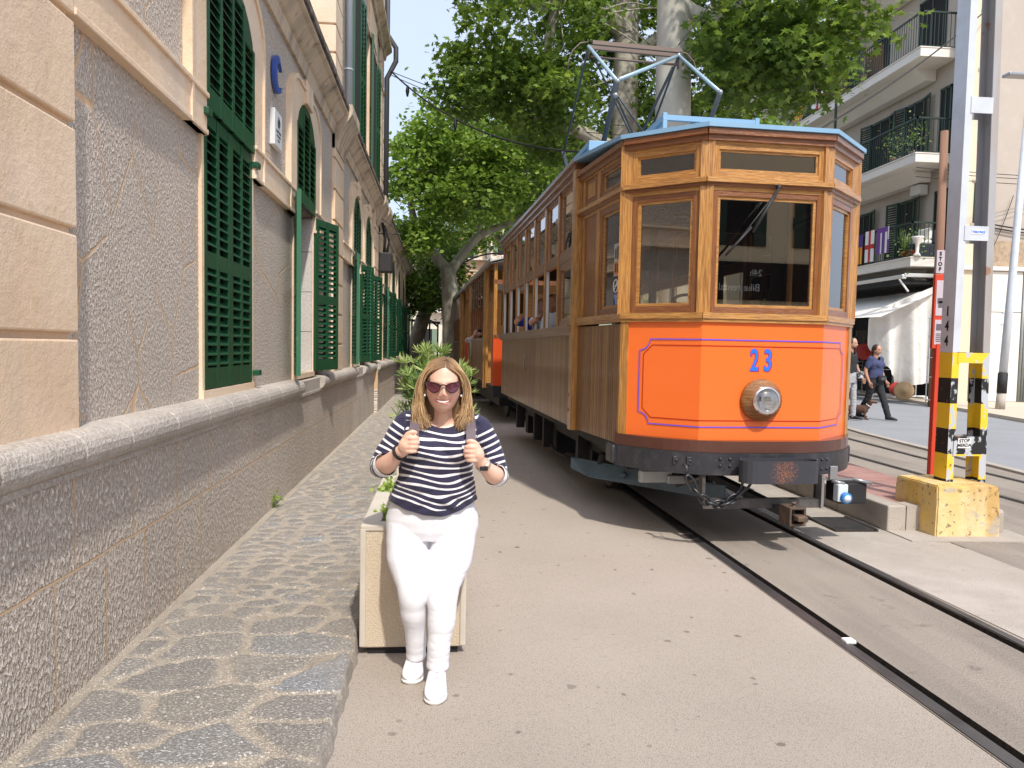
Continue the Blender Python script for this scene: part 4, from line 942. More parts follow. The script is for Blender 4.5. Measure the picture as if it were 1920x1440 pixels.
# saloon body
def side_wall(s):
    x=s*1.05
    F=FB((x,7.15),(x,1.57)) if s<0 else FB((x,1.57),(x,7.15))
    yy=(lambda y: 7.15-y) if s<0 else (lambda y:y-1.57)
    def B_(mb,y0,y1,z0,z1,d0,d1):
        a,b=sorted((yy(y0),yy(y1))); F.b(mb,a,b,z0,z1,d0,d1)
    mb=MB(); B_(mb,1.69,7.15,.69,1.56,-.035,-.004); k=0
    while 1.69+k*.046<7.13: B_(mb,1.69+k*.046+.003,min(1.69+k*.046+.043,7.15),.692,1.56,-.004,.003); k+=1
    obj('side_panel',mb,wS,tram)
    mb=MB(); B_(mb,1.66,7.2,1.56,1.585,-.03,.035); B_(mb,1.66,7.2,1.585,1.635,-.05,.055); B_(mb,1.66,7.2,1.635,1.65,-.05,.075); obj('sill_rail',mb,wDH,tram)
    mb=MB(); B_(mb,1.6,7.2,3.02,3.07,-.05,.02); B_(mb,1.6,7.2,3.07,3.12,-.05,.05); B_(mb,1.6,7.2,3.12,3.15,-.05,.075); obj('eaves_board',mb,wDH,tram)
    N=7; pitch=(7.12-1.80)/N
    for k in range(N+1):
        y=1.80+k*pitch; mb=MB(); B_(mb,y-.035,y+.035,1.65,3.02,-.05,.006); obj('pillar',mb,wV,tram)
    for k in range(N):
        a=1.80+k*pitch+.035; b=a+pitch-.07
        a_,b_=sorted((yy(a),yy(b)))
        window_unit(F,tram,a_,b_,2.38,3.02,fw=.03,proud=-.006,dark=True,inner=.014,name='upper_window')
        mb=MB(); B_(mb,a,b,2.30,2.38,-.05,-.002); obj('transom',mb,wDH,tram)
        if k==0: window_unit(F,tram,a_,b_,1.65,2.30,fw=.07,proud=-.006,dark=True,inner=.014,name='lower_window')
        else:
            mb=MB(); B_(mb,a,a+.018,1.65,2.30,-.04,-.012); B_(mb,b-.018,b,1.65,2.30,-.04,-.012); B_(mb,a+.06,a+.072,1.65,2.30,-.05,-.03); obj('window_channel',mb,m_white,tram)
side_wall(-1); side_wall(1)
# bulkheads, floor, ceiling, seats
for y in (1.60,7.13):
    mb=MB(); mb.box(-1.0,1.0,y,y+.04,.7,1.62); mb.box(-1.0,-.84,y,y+.04,1.62,3.05); mb.box(.84,1.0,y,y+.04,1.62,3.05); mb.box(-.84,.84,y,y+.04,2.55,3.05)
    for x in (-.36,.30): mb.box(x,x+.06,y,y+.04,1.62,2.55)
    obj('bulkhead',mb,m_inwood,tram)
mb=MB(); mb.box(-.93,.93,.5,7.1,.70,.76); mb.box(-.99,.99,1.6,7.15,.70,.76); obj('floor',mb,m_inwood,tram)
m_ceil=surf('slatted_ceiling',(.30,.17,.07),[(20,.4,.6,(.16,.085,.035),.6,(4,.1,1))],rough=.45)
mb=MB(); mb.box(-.9,.9,.55,7.1,3.0,3.02); mb.box(-.44,.44,.1,.55,3.0,3.02); obj('ceiling',mb,m_ceil,tram)
for k in range(6):
    y=2.2+k*.8
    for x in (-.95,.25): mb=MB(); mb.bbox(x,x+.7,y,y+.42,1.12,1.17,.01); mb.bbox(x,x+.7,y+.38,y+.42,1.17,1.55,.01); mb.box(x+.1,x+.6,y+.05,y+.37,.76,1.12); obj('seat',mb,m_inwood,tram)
# driver's stand
mb=MB(); mb.bbox(-.52,-.22,.32,.60,.76,1.66,.03); obj('controller',mb,m_under,tram)
mb=MB(); mb.torus((-.38,.42,1.80),.155,.012,ax=(0,-.5,.86),n=36); mb.tube([(-.38,.44,1.66),(-.38,.42,1.80)],.02,8); mb.tube([(-.53,.42,1.80),(-.23,.42,1.80)],.008,6); obj('handwheel',mb,m_chrome,tram)
# wiper
mb=MB(); mb.tube([(.055,-.05,2.62),(-.13,-.045,2.30)],.012,8); mb.tube([(.04,-.06,2.60),(-.29,-.055,2.17)],.005,6); mb.tube([(-.15,-.06,2.33),(-.335,-.05,2.12)],.009,6); mb.rev([(.018,0),(.016,.03)],(.055,-.03,2.625),(0,-1,0),12); obj('wiper',mb,m_iron,tram)
# info sheets in the side window
F=FB(PL[1],PL[2])
def sh(s0,s1,z0,z1,mt,name,d=-.026,**k):
    mb=MB(); F.b(mb,s0,s1,z0,z1,d-.001,d); return obj(name,mb,mt,tram,**k)
m_paper=surf('printed_paper',(.42,.42,.40),rough=.6); m_dkblue=surf('dark_blue_print',(.02,.06,.28),rough=.4)
L=F.L
nt_=sh(L-.30,L-.13,2.02,2.28,m_paper,'notice'); sh(L-.285,L-.145,2.035,2.13,surf('orange_print',(.55,.2,.05)),'print',d=-.0245)
mb=MB(); 
for (a,b,c,d_) in ((L-.27,L-.245,2.16,2.24),(L-.225,L-.155,2.15,2.255),(L-.265,L-.24,2.05,2.12),(L-.215,L-.165,2.05,2.115)): F.b(mb,a,b,c,d_,-.0245,-.0235)
obj('print',mb,m_ink,tram)
mb=MB(); c_=F.p(L-.235,1.94,-.0225); mb.torus(c_,.05,.006,ax=tuple(F.n),n=26,k=4); mb.tube([F.p(L-.27,1.905,-.0225),F.p(L-.20,1.975,-.0225)],.005,4); mb.tube([F.p(L-.26,1.94,-.0225),F.p(L-.205,1.945,-.0225)],.006,4); obj('no_smoking_symbol',mb,m_white,tram)
sh(L-.30,L-.10,1.78,1.895,m_dkblue,'blue_notice')
mb=MB()
for (a,b,c,d_) in ((L-.28,L-.19,1.866,1.870),(L-.28,L-.17,1.854,1.858),(L-.28,L-.20,1.842,1.846)): F.b(mb,a,b,c,d_,-.0255,-.0245)
for k in range(4): x=L-.235+k*.03; F.b(mb,x,x+.012,1.792,1.82,-.0255,-.0245); c2=F.p(x+.006,1.828,-.025); mb.ell(c2,.006,.002,.006,8,6)
F.b(mb,L-.25,L-.11,1.783,1.786,-.0255,-.0245); obj('print',mb,m_white,tram)
# small fittings on the side
mb=MB(); mb.tube([(-1.062,4.55,1.36),(-1.085,4.56,1.30),(-1.085,4.58,1.20),(-1.06,4.58,1.14)],.008,6); obj('grab_handle',mb,m_metal,tram)
me=text_mesh('C.F.S.',.13,.002,xs=.9); me.transform(Matrix(((0,0,-1,-1.056),(-1,0,0,6.7),(0,1,0,.86),(0,0,0,1)))); link('brass_letter',me,surf('brass_letters',(.45,.36,.2),rough=.3,metal=.7),tram)
mb=MB()
for z in (1.0,.86): mb.rev([(.016,0),(.016,.004)],(-1.1,1.66,z),(-1,0,0),10)
obj('plug',mb,wDV,tram)
# roof : blue edge, arched deck
def ring(off): 
    out=[]
    pts=[(-1.05,7.3),(-1.05,1.57),(-.948,.43),(-.475,0),(.475,0),(.948,.43),(1.05,1.57),(1.05,7.3)]
    for i,(x,y) in enumerate(pts):
        a=pts[max(i-1,0)]; b=pts[min(i+1,len(pts)-1)]
        t=Vector((b[0]-a[0],b[1]-a[1])).normalized(); n_=Vector((t.y,-t.x)); out.append((x+n_.x*off,y+n_.y*off))
    return out
def zr(i): return .12 if i in (0,1,6,7) else 0
o1=ring(.065); mb=MB(); V=[]; n=len(o1); ZB=[3.155,3.13,3.03,3.03,3.03,3.03,3.13,3.155]
V=[(p[0],p[1],ZB[i]) for i,p in enumerate(o1)]+[(p[0],p[1],ZB[i]+.032) for i,p in enumerate(o1)]; i2=ring(-.12); V+=[(p[0],p[1],ZB[i]+.055) for i,p in enumerate(i2)]+[(p[0],p[1],ZB[i]+.0) for i,p in enumerate(i2)]
fs=[]
for i in range(n-1):
    for q in range(4): a=q*n;b=((q+1)%4)*n; fs.append((a+i,a+i+1,b+i+1,b+i))
mb.add(V,fs); obj('roof_edge',mb,m_blue,tram)
mb=MB(); V=[];NX=9
rows=[(-.02,.46,3.06),(.4,.86,3.09),(1.5,.98,3.15),(7.3,.98,3.19)]
for (y,hw,zb_) in rows:
    for k in range(NX): x=-1+2*k/(NX-1); V.append((x*hw,y,zb_+.10*(1-x*x)*(0 if y<0 else 1)))
fs=[(i*NX+j,i*NX+j+1,(i+1)*NX+j+1,(i+1)*NX+j) for i in range(len(rows)-1) for j in range(NX-1)]
mb.smooth=True; mb.add(V,fs); obj('roof',mb,surf('canvas_roof_blue',(.20,.36,.50),rough=.6),tram)
mb=MB()  # roof gear frame
y0,y1=1.15,2.3; x0,x1=-.42,.42
for (a,b) in (((x0,y0,3.44),(x1,y0,3.44)),((x0,y0,3.33),(x1,y0,3.33)),((x0,y1,3.44),(x1,y1,3.44)),((x0,y0,3.44),(x0,y1,3.44)),((x1,y0,3.44),(x1,y1,3.44)),((x0,y0,3.25),(x0,y0,3.46)),((x1,y0,3.25),(x1,y0,3.46)),((x0,y0,3.44),(x0-.12,y1+.3,3.22))):
    a,b=Vector(a),Vector(b); d=(b-a); l=d.length; d.normalize(); q=d.cross(Vector((0,0,1))); q=q.normalized() if q.length>.1 else Vector((1,0,0)); w=q.cross(d); mb.obox(a,d,q,w,-.02,l+.02,-.018,.018,-.022,.022)
obj('roof_frame',mb,m_blue,tram)
mb=MB(); 
for k in range(7): mb.box(x0+.05,x1-.05,y0+.12+k*.14,y0+.18+k*.14,3.26,3.40)
obj('resistor',mb,surf('grey_resistor',(.22,.21,.2),[(30,.4,.6,(.1,.1,.1),.5)],rough=.7),tram)
mb=MB(); mb.bbox(-.98,-.72,1.58,1.64,3.24,3.33,.004); mb.prism([(-.98,1.62,3.33),(-.72,1.62,3.33),(-.72,1.62,3.29),(-.98,1.62,3.29)],(0,2.6,0)); mb.box(-.96,-.93,1.7,4.1,3.2,3.29); mb.prism([(-.72,1.62,3.26),(-.62,1.5,3.16),(-.62,2.1,3.16)],(.0,.0,.02)); obj('roof_walkway',mb,m_blue,tram)
# pantograph
m_panb=surf('pantograph_blue',(.33,.46,.55),rough=.35,metal=.2); m_pand=surf('pantograph_dark',(.06,.075,.09),rough=.5,metal=.4)
HL,HR=Vector((-.53,3.65,4.98)),Vector((.57,3.65,4.95)); EL,ER=Vector((-.51,2.4,4.16)),Vector((.59,2.4,4.12)); BL,BR=Vector((-.51,5.1,4.1)),Vector((.59,5.1,4.1))
pan=bpy.data.objects.new('pantograph',MB().mesh('pantograph')); 
mb=MB(); mb.tube([HL,EL],.020,8); mb.tube([HR,EL+Vector((.02,0,.02))],.020,8); mb.tube([HR,ER],.020,8); pan=obj('pantograph',mb,m_panb,tram)
mb=MB(); mb.tube([EL,Vector((-.51,3.35,3.25))],.030,8); mb.tube([ER,Vector((.59,3.35,3.25))],.028,8); mb.tube([HL,BL],.014,6); mb.tube([HR,BR],.014,6); mb.tube([HL,BR],.012,6); mb.tube([BL,Vector((-.51,4.2,3.25))],.025,8); mb.tube([BR,Vector((.59,4.2,3.25))],.025,8)
mb.tube([EL+Vector((0,.06,-.12)),Vector((.2,3.2,3.3))],.012,6); mb.tube([EL+Vector((0,.05,-.1)),Vector((.45,3.1,3.3))],.010,6); mb.tube([BR+Vector((0,0,-.1)),Vector((-.3,4.1,3.3))],.010,6); mb.tube([HR+Vector((-.03,.1,-.1)),Vector((.25,4.6,3.9))],.02,6); obj('arm',mb,m_pand,pan)
mb=MB(); 
for dy in (-.07,.07): mb.obox((-.50,3.65+dy,4.99),Vector((1,0,-.02)).normalized(),(0,1,0),(0,0,1),0,1.05,-.02,.02,-.015,.03)
mb.tube([(-.5,3.65,4.86),(.56,3.65,4.84)],.014,6); mb.tube([HL,HL+Vector((0,0,-.14))],.014,6); mb.tube([HR,HR+Vector((0,0,-.16))],.014,6)
for s,e in ((-1,HL),(1,HR)): mb.tube([e+Vector((0,0,.05)),e+Vector((s*.10,0,.03)),e+Vector((s*.19,0,-.06)),e+Vector((s*.235,0,-.18)),e+Vector((s*.24,0,-.28))],.009,6)
obj('collector',mb,surf('worn_bronze_bar',(.16,.12,.10),rough=.5,metal=.5),pan)
mb=MB()
for p in (EL,ER,HR,BL,BR,EL+Vector((0,.06,-.12))): mb.ell(p,.03,.03,.03,8,6)
obj('joint',mb,m_metal,pan)
mb=MB(); mb.box(-.6,.68,3.1,3.2,3.2,3.27); mb.box(-.6,.68,4.2,4.3,3.2,3.27); obj('base_frame',mb,m_blue,pan)
# ---------------- trailers
m_cr=surf('cream_curtain',(.6,.58,.52),rough=.8)
m_orange_shade=surf('shaded_orange_trailer_paint',(.62,.075,.012),rough=.35,coat=.3)  # tram orange with the tree shade over the trailers put into its colour
def trailer(y0,label,gy=TA):
    t=thing('tram_trailer',label,'tram trailer',tuple(TO+Vector((-math.sin(TA)*y0,math.cos(TA)*y0,0))),gy,group=None)
    H=1.02
    for (a,b) in ((0,0),(6.3,0)):
        for s in (-1,1): mb=MB(); mb.box(s*.97-.03,s*.97+.03,a-.03+(.06 if a else 0),a+.03+(.0 if a else .0)+.03,1.64,3.02); obj('platform_post',mb,wV,t)
        mb=MB(); mb.box(-1.0,1.0,a-.02,a+.02,.72,1.62); mb.box(-1.0,-.97,a,a+(.30 if a==0 else -.3),.72,1.62); obj('end_panel',mb,m_orange_shade,t)
        mb=MB(); mb.box(-1.01,1.01,a-.03,a+.03,1.62,1.68); mb.box(-1.01,1.01,a-.03,a+.03,2.62,2.7); obj('end_rail',mb,wDH,t)
        mb=MB(); mb.box(-.99,.99,a-.04,a+.05,.5,.72); obj('skirt',mb,m_under,t)
    for s in (-1,1):
        mb=MB(); mb.box(s*H-.02,s*H+.02,1.25,5.05,.74,1.56); k=0
        while 1.25+k*.06<5.0: mb.box(s*(H+.02)-.003,s*(H+.02)+.003,1.25+k*.06+.004,1.25+k*.06+.056,.742,1.558); k+=1
        obj('side_panel',mb,wS,t)
        mb=MB(); mb.box(s*H-.04,s*H+.05,1.2,5.1,1.56,1.63); mb.box(s*H-.04,s*H+.05,0,6.3,2.98,3.06); obj('side_rail',mb,wDH,t)
        for y in (1.2,5.05): mb=MB(); mb.box(s*H-.05,s*H+.05,y-.06,y+.06,.62,3.0); obj('corner_post',mb,wV,t)
        for k in range(1,7): y=1.2+k*3.85/7; mb=MB(); mb.box(s*H-.02,s*H+.03,y-.03,y+.03,1.63,2.98); obj('pillar',mb,wDV,t)
        mb=MB()
        for k in range(7): y=1.2+k*3.85/7; mb.box(s*H-.01,s*H-.004,y+.04,y+.51,2.3,2.95)
        obj('upper_pane',mb,m_glass,t)
        mb=MB(); mb.tube([(s*.93,.55,.7),(s*.93,.55,2.98)],.018,6); mb.tube([(s*.93,.25,.7),(s*.93,.25,2.98)],.018,6); obj('grab_pole',mb,m_white,t)
    for y in (1.24,5.0):
        mb=MB(); mb.box(-.98,.98,y,y+.03,.72,1.9); mb.box(-.98,-.7,y,y+.03,1.9,3.0); mb.box(-.2,.2,y,y+.03,1.9,3.0); mb.box(.7,.98,y,y+.03,1.9,3.0); mb.box(-.98,.98,y,y+.03,2.55,3.0); obj('bulkhead',mb,wH,t)
        mb=MB(); mb.box(-.7,-.2,y+.01,y+.02,1.9,2.55); mb.box(.2,.7,y+.01,y+.02,1.9,2.55); obj('bulkhead_pane',mb,m_glass,t)
    mb=MB(); mb.box(-.85,-.25,1.215,1.235,2.60,2.74); obj('destination_board',mb,m_paper,t)
    mb=MB(); mb.box(-1,1,0,6.3,.66,.72); mb.box(-.8,.8,.5,5.8,.3,.62); obj('floor',mb,m_under,t)
    mb=MB(); V=[];NX=9
    for y,dz in ((-.15,-.05),(.1,0),(6.2,0),(6.45,-.05)):
        for k in range(NX): x=-1+2*k/(NX-1); V.append((x*1.08,y,3.07+dz+.16*(1-x*x)))
    mb.smooth=True; mb.add(V,[(i*NX+j,i*NX+j+1,(i+1)*NX+j+1,(i+1)*NX+j) for i in range(3) for j in range(NX-1)]); mb.smooth=False; V2=[(v[0],v[1],v[2]-.04) for v in V]; mb.add(V2,[(i*NX+j,i*NX+j+1,(i+1)*NX+j+1,(i+1)*NX+j) for i in range(3) for j in range(NX-1)])
    mb.box(-1.09,-1.06,-.1,6.4,3.02,3.09); obj('roof',mb,surf('pale_trailer_roof',(.4,.40,.38),rough=.7),t)
    for y in (1.6,4.7):
        for s in (-1,1): mb=MB(); mb.rev([(.3,0),(.3,.05),(.24,.05),(.06,.05),(.06,.1),(.01,.1)],(s*.47,y,.3),(s,0,0),24); obj('wheel',mb,m_rail,t)
    return t
T1=trailer(8.95,'open sided wooden tram trailer with an orange end panel coupled right behind the motor car')
T2=trailer(15.8,'second wooden tram trailer, its slatted side just past the nearer trailer')
T3=trailer(22.6,'last wooden tram trailer, farthest down the street beside the tree trunk')
# ================= VEGETATION =================
def leaf_mat(name,c1,c2,c3,trans=.35):
    m,nt,b=_new(name); out=nt.nodes['Material Output']
    a=nt.nodes.new('ShaderNodeAttribute'); a.attribute_name='tone'
    cr=nt.nodes.new('ShaderNodeValToRGB'); nt.links.new(a.outputs['Fac'],cr.inputs[0]); e=cr.color_ramp.elements; e[0].color=c4(c1); e[1].color=c4(c3); k=e.new(.5); k.color=c4(c2)
    nt.links.new(cr.outputs[0],b.inputs['Base Color']); b.inputs['Roughness'].default_value=.5; b.inputs['Specular IOR Level'].default_value=.3
    tl=nt.nodes.new('ShaderNodeBsdfTranslucent'); hs=nt.nodes.new('ShaderNodeHueSaturation'); hs.inputs['Value'].default_value=1.5; hs.inputs['Saturation'].default_value=1.1; hs.inputs['Hue'].default_value=.485; nt.links.new(cr.outputs[0],hs.inputs['Color']); nt.links.new(hs.outputs[0],tl.inputs[0])
    mx=nt.nodes.new('ShaderNodeMixShader'); mx.inputs[0].default_value=trans; nt.links.new(b.outputs[0],mx.inputs[1]); nt.links.new(tl.outputs[0],mx.inputs[2]); nt.links.new(mx.outputs[0],out.inputs[0]); return m
m_leaf=leaf_mat('plane_leaf',(.075,.135,.025),(.20,.32,.06),(.44,.56,.15),.42)
m_leafd=leaf_mat('plane_leaf_deep',(.045,.085,.018),(.13,.215,.04),(.33,.44,.10),.40)
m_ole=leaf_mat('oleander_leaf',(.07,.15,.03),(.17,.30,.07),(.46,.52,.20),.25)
m_bark=surf('plane_bark',(.36,.33,.27),[(3.2,.48,.60,(.22,.19,.145),.75,(1,1,.5)),(1.7,.55,.62,(.52,.49,.40),.7,(1,1,.6)),(9,.62,.7,(.16,.135,.10),.6)],rough=.85,bumps=((14,.006),(3,.012)))
m_barkp=surf('pale_smooth_bark',(.50,.47,.40),[(2.4,.5,.62,(.38,.36,.29),.5,(1,1,.35)),(5,.62,.68,(.62,.60,.52),.8,(1,1,.5))],rough=.8,bumps=((5,.004),))
PLANE=np.array([(0,-.5),(.10,-.22),(.46,-.28),(.30,-.02),(.5,.22),(.20,.16),(.0,.52),(-.20,.16),(-.5,.22),(-.30,-.02),(-.46,-.28),(-.10,-.22)])
QUADL=np.array([(0,-.5),(.30,-.12),(.26,.2),(0,.5),(-.26,.2),(-.30,-.12)])
BLADE=np.array([(0,-.5),(.075,-.2),(.08,.15),(0,.5),(-.08,.15),(-.075,-.2)])
def leaves(name,pos,size,tmpl,mat,parent,tilt=(.2,1.2),nrm=None,tone=None,fold=.0,cup=.12):
    n=len(pos); k=len(tmpl)
    th=RNG.uniform(0,2*PI,n); ti=RNG.uniform(tilt[0],tilt[1],n); sp=RNG.uniform(0,2*PI,n); s=size*RNG.uniform(.65,1.25,n)
    N=np.stack([np.sin(ti)*np.cos(th),np.sin(ti)*np.sin(th),np.cos(ti)],1) if nrm is None else nrm
    U=np.cross(N,np.tile([0,0,1.0],(n,1))+.01*RNG.normal(size=(n,3))); U/=np.linalg.norm(U,axis=1,keepdims=True)+1e-9; V=np.cross(N,U)
    c,sn=np.cos(sp)[:,None],np.sin(sp)[:,None]; U2=U*c+V*sn; V2=-U*sn+V*c
    tx=tmpl[:,0][None,:,None]; ty=tmpl[:,1][None,:,None]
    bend=(-cup*(tx*tx*2+ty*ty))
    P=pos[:,None,:]+s[:,None,None]*(tx*U2[:,None,:]+ty*V2[:,None,:]+bend*N[:,None,:])
    me=bpy.data.meshes.new(name); me.vertices.add(n*k); me.vertices.foreach_set('co',P.reshape(-1))
    me.loops.add(n*k); me.loops.foreach_set('vertex_index',np.arange(n*k,dtype=np.int32)); me.polygons.add(n); me.polygons.foreach_set('loop_start',np.arange(0,n*k,k,dtype=np.int32))
    try: me.polygons.foreach_set('loop_total',np.full(n,k,dtype=np.int32))
    except Exception: pass
    me.update(calc_edges=True)
    t=RNG.beta(2,2.2,n) if tone is None else tone; vattr(me,'tone',np.repeat(t,k)); return link(name,me,mat,parent)
def crown_pts(blobs,ncl,per,spread,shell=.35):
    """clusters on/in blobs -> leaf positions ; blobs (cx,cy,cz,rx,ry,rz,weight)"""
    w=np.array([b[6] for b in blobs],float); w/=w.sum(); out=[];tone=[]
    for i in range(ncl):
        b=blobs[RNG.choice(len(blobs),p=w)]; d=RNG.normal(size=3); d/=np.linalg.norm(d); r=RNG.uniform(shell,1)**.6
        c=np.array(b[:3])+d*np.array(b[3:6])*r
        m=max(3,int(per*RNG.uniform(.5,1.5))); s=spread*RNG.uniform(.6,1.3)
        out.append(c+RNG.normal(size=(m,3))*np.array([s,s,s*.55])); tone.append(np.clip(RNG.normal(.45+.12*RNG.normal(),.14,m),0,1))
    return np.vstack(out),np.concatenate(tone)
def limb_mesh(paths):
    mb=MB()
    for pts,r0_,r1_ in paths:
        P=[Vector(p) for p in pts]; Q=[]
        for i in range(len(P)-1):
            for k in range(6):
                t=k/6; p0=P[max(i-1,0)];p1=P[i];p2=P[i+1];p3=P[min(i+2,len(P)-1)]
                Q.append(.5*((2*p1)+(p2-p0)*t+(2*p0-5*p1+4*p2-p3)*t*t+(3*p1-p0-3*p2+p3)*t**3))
        Q.append(P[-1]); n=len(Q); rr=[(r0_+(r1_-r0_)*i/(n-1))*(1+.08*mnoise.noise(Q[i]*1.7)) for i in range(n)]
        mb.tube(Q,rr,14)
    return mb
def tree(name,label,base,limbs,blobs,ncl,per,spread,size,mat,tmpl=PLANE,bark=m_bark,group='plane trees along the tracks',shell=.35,twigs=40):
    t=thing(name,label,'tree',base,0,group); b=Vector(base)
    L=[([Vector(p)-b for p in pts],a,c) for pts,a,c in limbs]
    obj('trunk',limb_mesh(L[:1]),bark,t)
    rest=L[1:]
    # fine twigs reaching into the crown
    for k in range(twigs):
        src=L[RNG.integers(1,len(L))][0] if len(L)>1 else L[0][0]
        s=src[-1].lerp(src[-2],RNG.random()*.8); bl=blobs[RNG.integers(0,len(blobs))]; e=Vector(bl[:3])-b+Vector(RNG.normal(size=3))*bl[5]*.45
        if (e-s).length<5: rest.append(([s,s.lerp(e,.5)+Vector((0,0,.25)),e],.022,.004))
    if rest: obj('branch',limb_mesh(rest),bark,t)
    P,T=crown_pts(blobs,ncl,per,spread,shell); leaves('crown',P-np.array(base),size,tmpl,mat,t,tone=T); return t
tree('plane_tree','plane tree with forked pale trunk beside the trailers',(.35,26,0),
     [([(.36,26,0),(.30,26,1.8),(.22,26,3.4),(.13,26,4.1)],.34,.25),([(.13,26,4.0),(-.3,26,4.5),(-.75,25.9,5.1),(-1.1,25.7,6.2),(-.9,25.5,7.8)],.20,.07),([(.2,26,3.9),(.5,26,4.35),(1.2,26,5.2),(2.0,25.9,5.55),(3.0,25.8,6.1),(3.8,25.6,7.2)],.19,.06),([(1.2,26,5.2),(1.15,26,6.3),(.95,26,7.4),(1.2,26,8.6)],.11,.05),([(2.0,25.9,5.5),(2.3,26,6.6),(2.1,26,7.8)],.09,.04)],
     [(.9,25.5,8.4,2.1,2.6,1.7,3),(2.6,25.5,7.2,2.2,2.4,1.5,2.4),(-.6,25,6.2,1.3,1.6,1.6,1.6),(-.8,25.2,7.3,.8,1.4,1.2,1.3),(1.0,24.5,6.2,1.6,1.6,.9,1),(3.9,25,6.4,1.3,1.6,1.0,1),(-.9,24.6,4.8,.6,.8,.6,.5),(1.9,25.5,10.0,1.8,2.2,1.1,1.2)],
     540,44,.26,.18,m_leaf,tmpl=QUADL,twigs=70)
tree('plane_tree','leaning mottled plane tree behind the forked one at the station corner',(-1.5,32.5,0),
     [([(-1.5,32.5,0),(-1.1,32.3,1.6),(-.75,32,2.8),(-.3,31.8,3.9)],.36,.24),([(-.3,31.8,3.9),(.1,31.8,4.9),(-.2,31.8,6)],.2,.1),([(-.5,32,3.4),(-1.2,31.8,4.4),(-1.6,31.5,5.4)],.16,.08)],
     [(-.6,31.5,5.4,1.6,1.8,1.2,2),(-1.1,31,3.6,.8,1.2,.8,1),(.2,32,4.6,.9,1,.8,1),(.8,33,7.0,2,2,1.5,2),(.2,31.6,3.3,.4,.6,.5,.4)],260,40,.3,.2,m_leafd,tmpl=QUADL)
tree('plane_tree','large plane tree with cut limb stubs behind the pantograph',(4.3,18,0),
     [([(4.4,18,0),(4.3,18,3),(4.18,18,6.3),(4.16,18,8.8),(4.1,18,10.5)],.34,.26),([(4.16,18,8.7),(3.8,17.8,8.95),(3.35,17.6,8.95),(3.1,17.5,8.9)],.22,.20),([(4.2,18,6.0),(3.4,17.9,6.35),(2.7,17.8,6.6),(2.36,17.8,6.9),(2.32,17.8,8.2),(2.42,17.7,9.3),(2.3,17.5,10.4)],.17,.09),([(2.36,17.8,7.0),(1.95,17.8,6.72),(1.55,17.7,6.85)],.13,.11),([(2.4,17.7,9.2),(2.0,17.6,9.1),(1.5,17.5,9.7)],.12,.07),([(4.18,18,8.2),(5.2,18,8.9),(6.4,17.8,9.5),(7.6,17.5,9.8)],.16,.07),([(2.4,17.8,9.0),(2.75,17.7,9.5),(3.2,17.6,10.4)],.10,.05)],
     [(1.9,17,8.7,1.8,1.8,1.8,3.0),(3.6,19.0,9.8,2.2,1.2,1.6,3),(6.2,16.8,9.4,2.2,2,1.7,2.6),(2.0,17.0,6.9,1.0,1.2,.8,1.5),(.55,17.2,7.3,.75,1.2,.9,1.0),(5.7,17.2,7.4,1.2,1.4,1.2,2),(7.6,17,8.2,1.4,1.6,1.4,1.6),(3.6,19.5,7.2,2.2,1.4,1.5,2.2),(6.5,19.4,6.8,1.6,1.2,1.1,1.8)],
     760,38,.24,.16,m_leafd)
tree('plane_tree','plane tree with a straight smooth pale trunk rising right behind the tram roof',(3.75,12.3,.2),
     [([(3.72,12.3,.2),(3.66,12.3,4),(3.60,12.3,7),(3.55,12.3,9.5)],.29,.255),([(3.6,12.3,7.0),(3.95,12.2,6.78),(4.35,12,6.66),(4.7,11.8,7.0),(5.3,11.6,7.8)],.14,.06),([(4.6,11.8,6.9),(5.4,11.2,6.9),(6.0,10.8,6.5)],.05,.02)],
     [(4.9,10.9,6.6,1.15,1.2,1.35,4),(5.6,10.7,6.5,.75,1.0,.9,2),(5.3,10.6,7.6,1.3,1.4,1.0,3),(4.4,11.4,5.9,.8,.9,.7,1.8),(5.1,11.0,5.4,.55,.7,.45,1),(4.5,10.9,7.4,.6,.7,.6,1.0),(4.4,11,8.3,2.4,1.8,.8,2)],
     360,24,.17,.145,m_leafd,bark=m_barkp,twigs=8)
tree('plane_tree','young bright green plane tree between the tram roof and the balconies',(8.6,23,0),
     [([(8.6,23,0),(8.5,23,3),(8.3,23,5.5)],.2,.12),([(8.3,23,5.3),(7.6,23,6.5),(7,23,7.6)],.1,.04),([(8.3,23,5.3),(9,23,6.6),(9.3,23,7.8)],.1,.04)],
     [(8.6,22.4,7.2,1.5,1.3,.9,2),(7.0,22.6,6.6,1.4,1.3,.9,1.6),(9.5,22.3,7.9,.8,1.0,.7,.7),(6.0,23,7.6,1.6,1.3,1.2,1.2)],240,34,.26,.2,m_leaf)
tree('plane_tree','distant plane tree, farthest green crown above the trailers',(3.4,38,0),
     [([(3.4,38,0),(3.4,38,4),(3.3,38,7)],.3,.2),([(3.3,38,6),(1.8,38,8),(1,38,10)],.14,.05),([(3.3,38,6),(4.8,38,8),(6,38,10)],.14,.05)],
     [(2.5,38,10,3.4,2.5,2.6,3),(6.5,38,9.5,3,2.5,2.4,3),(1.6,38,9,2,2,2,1.5),(9.5,36,9,3,2,2.6,2),(4.5,38,7.4,2.2,2,1.2,1.5)],640,36,.42,.3,m_leaf,tmpl=QUADL)
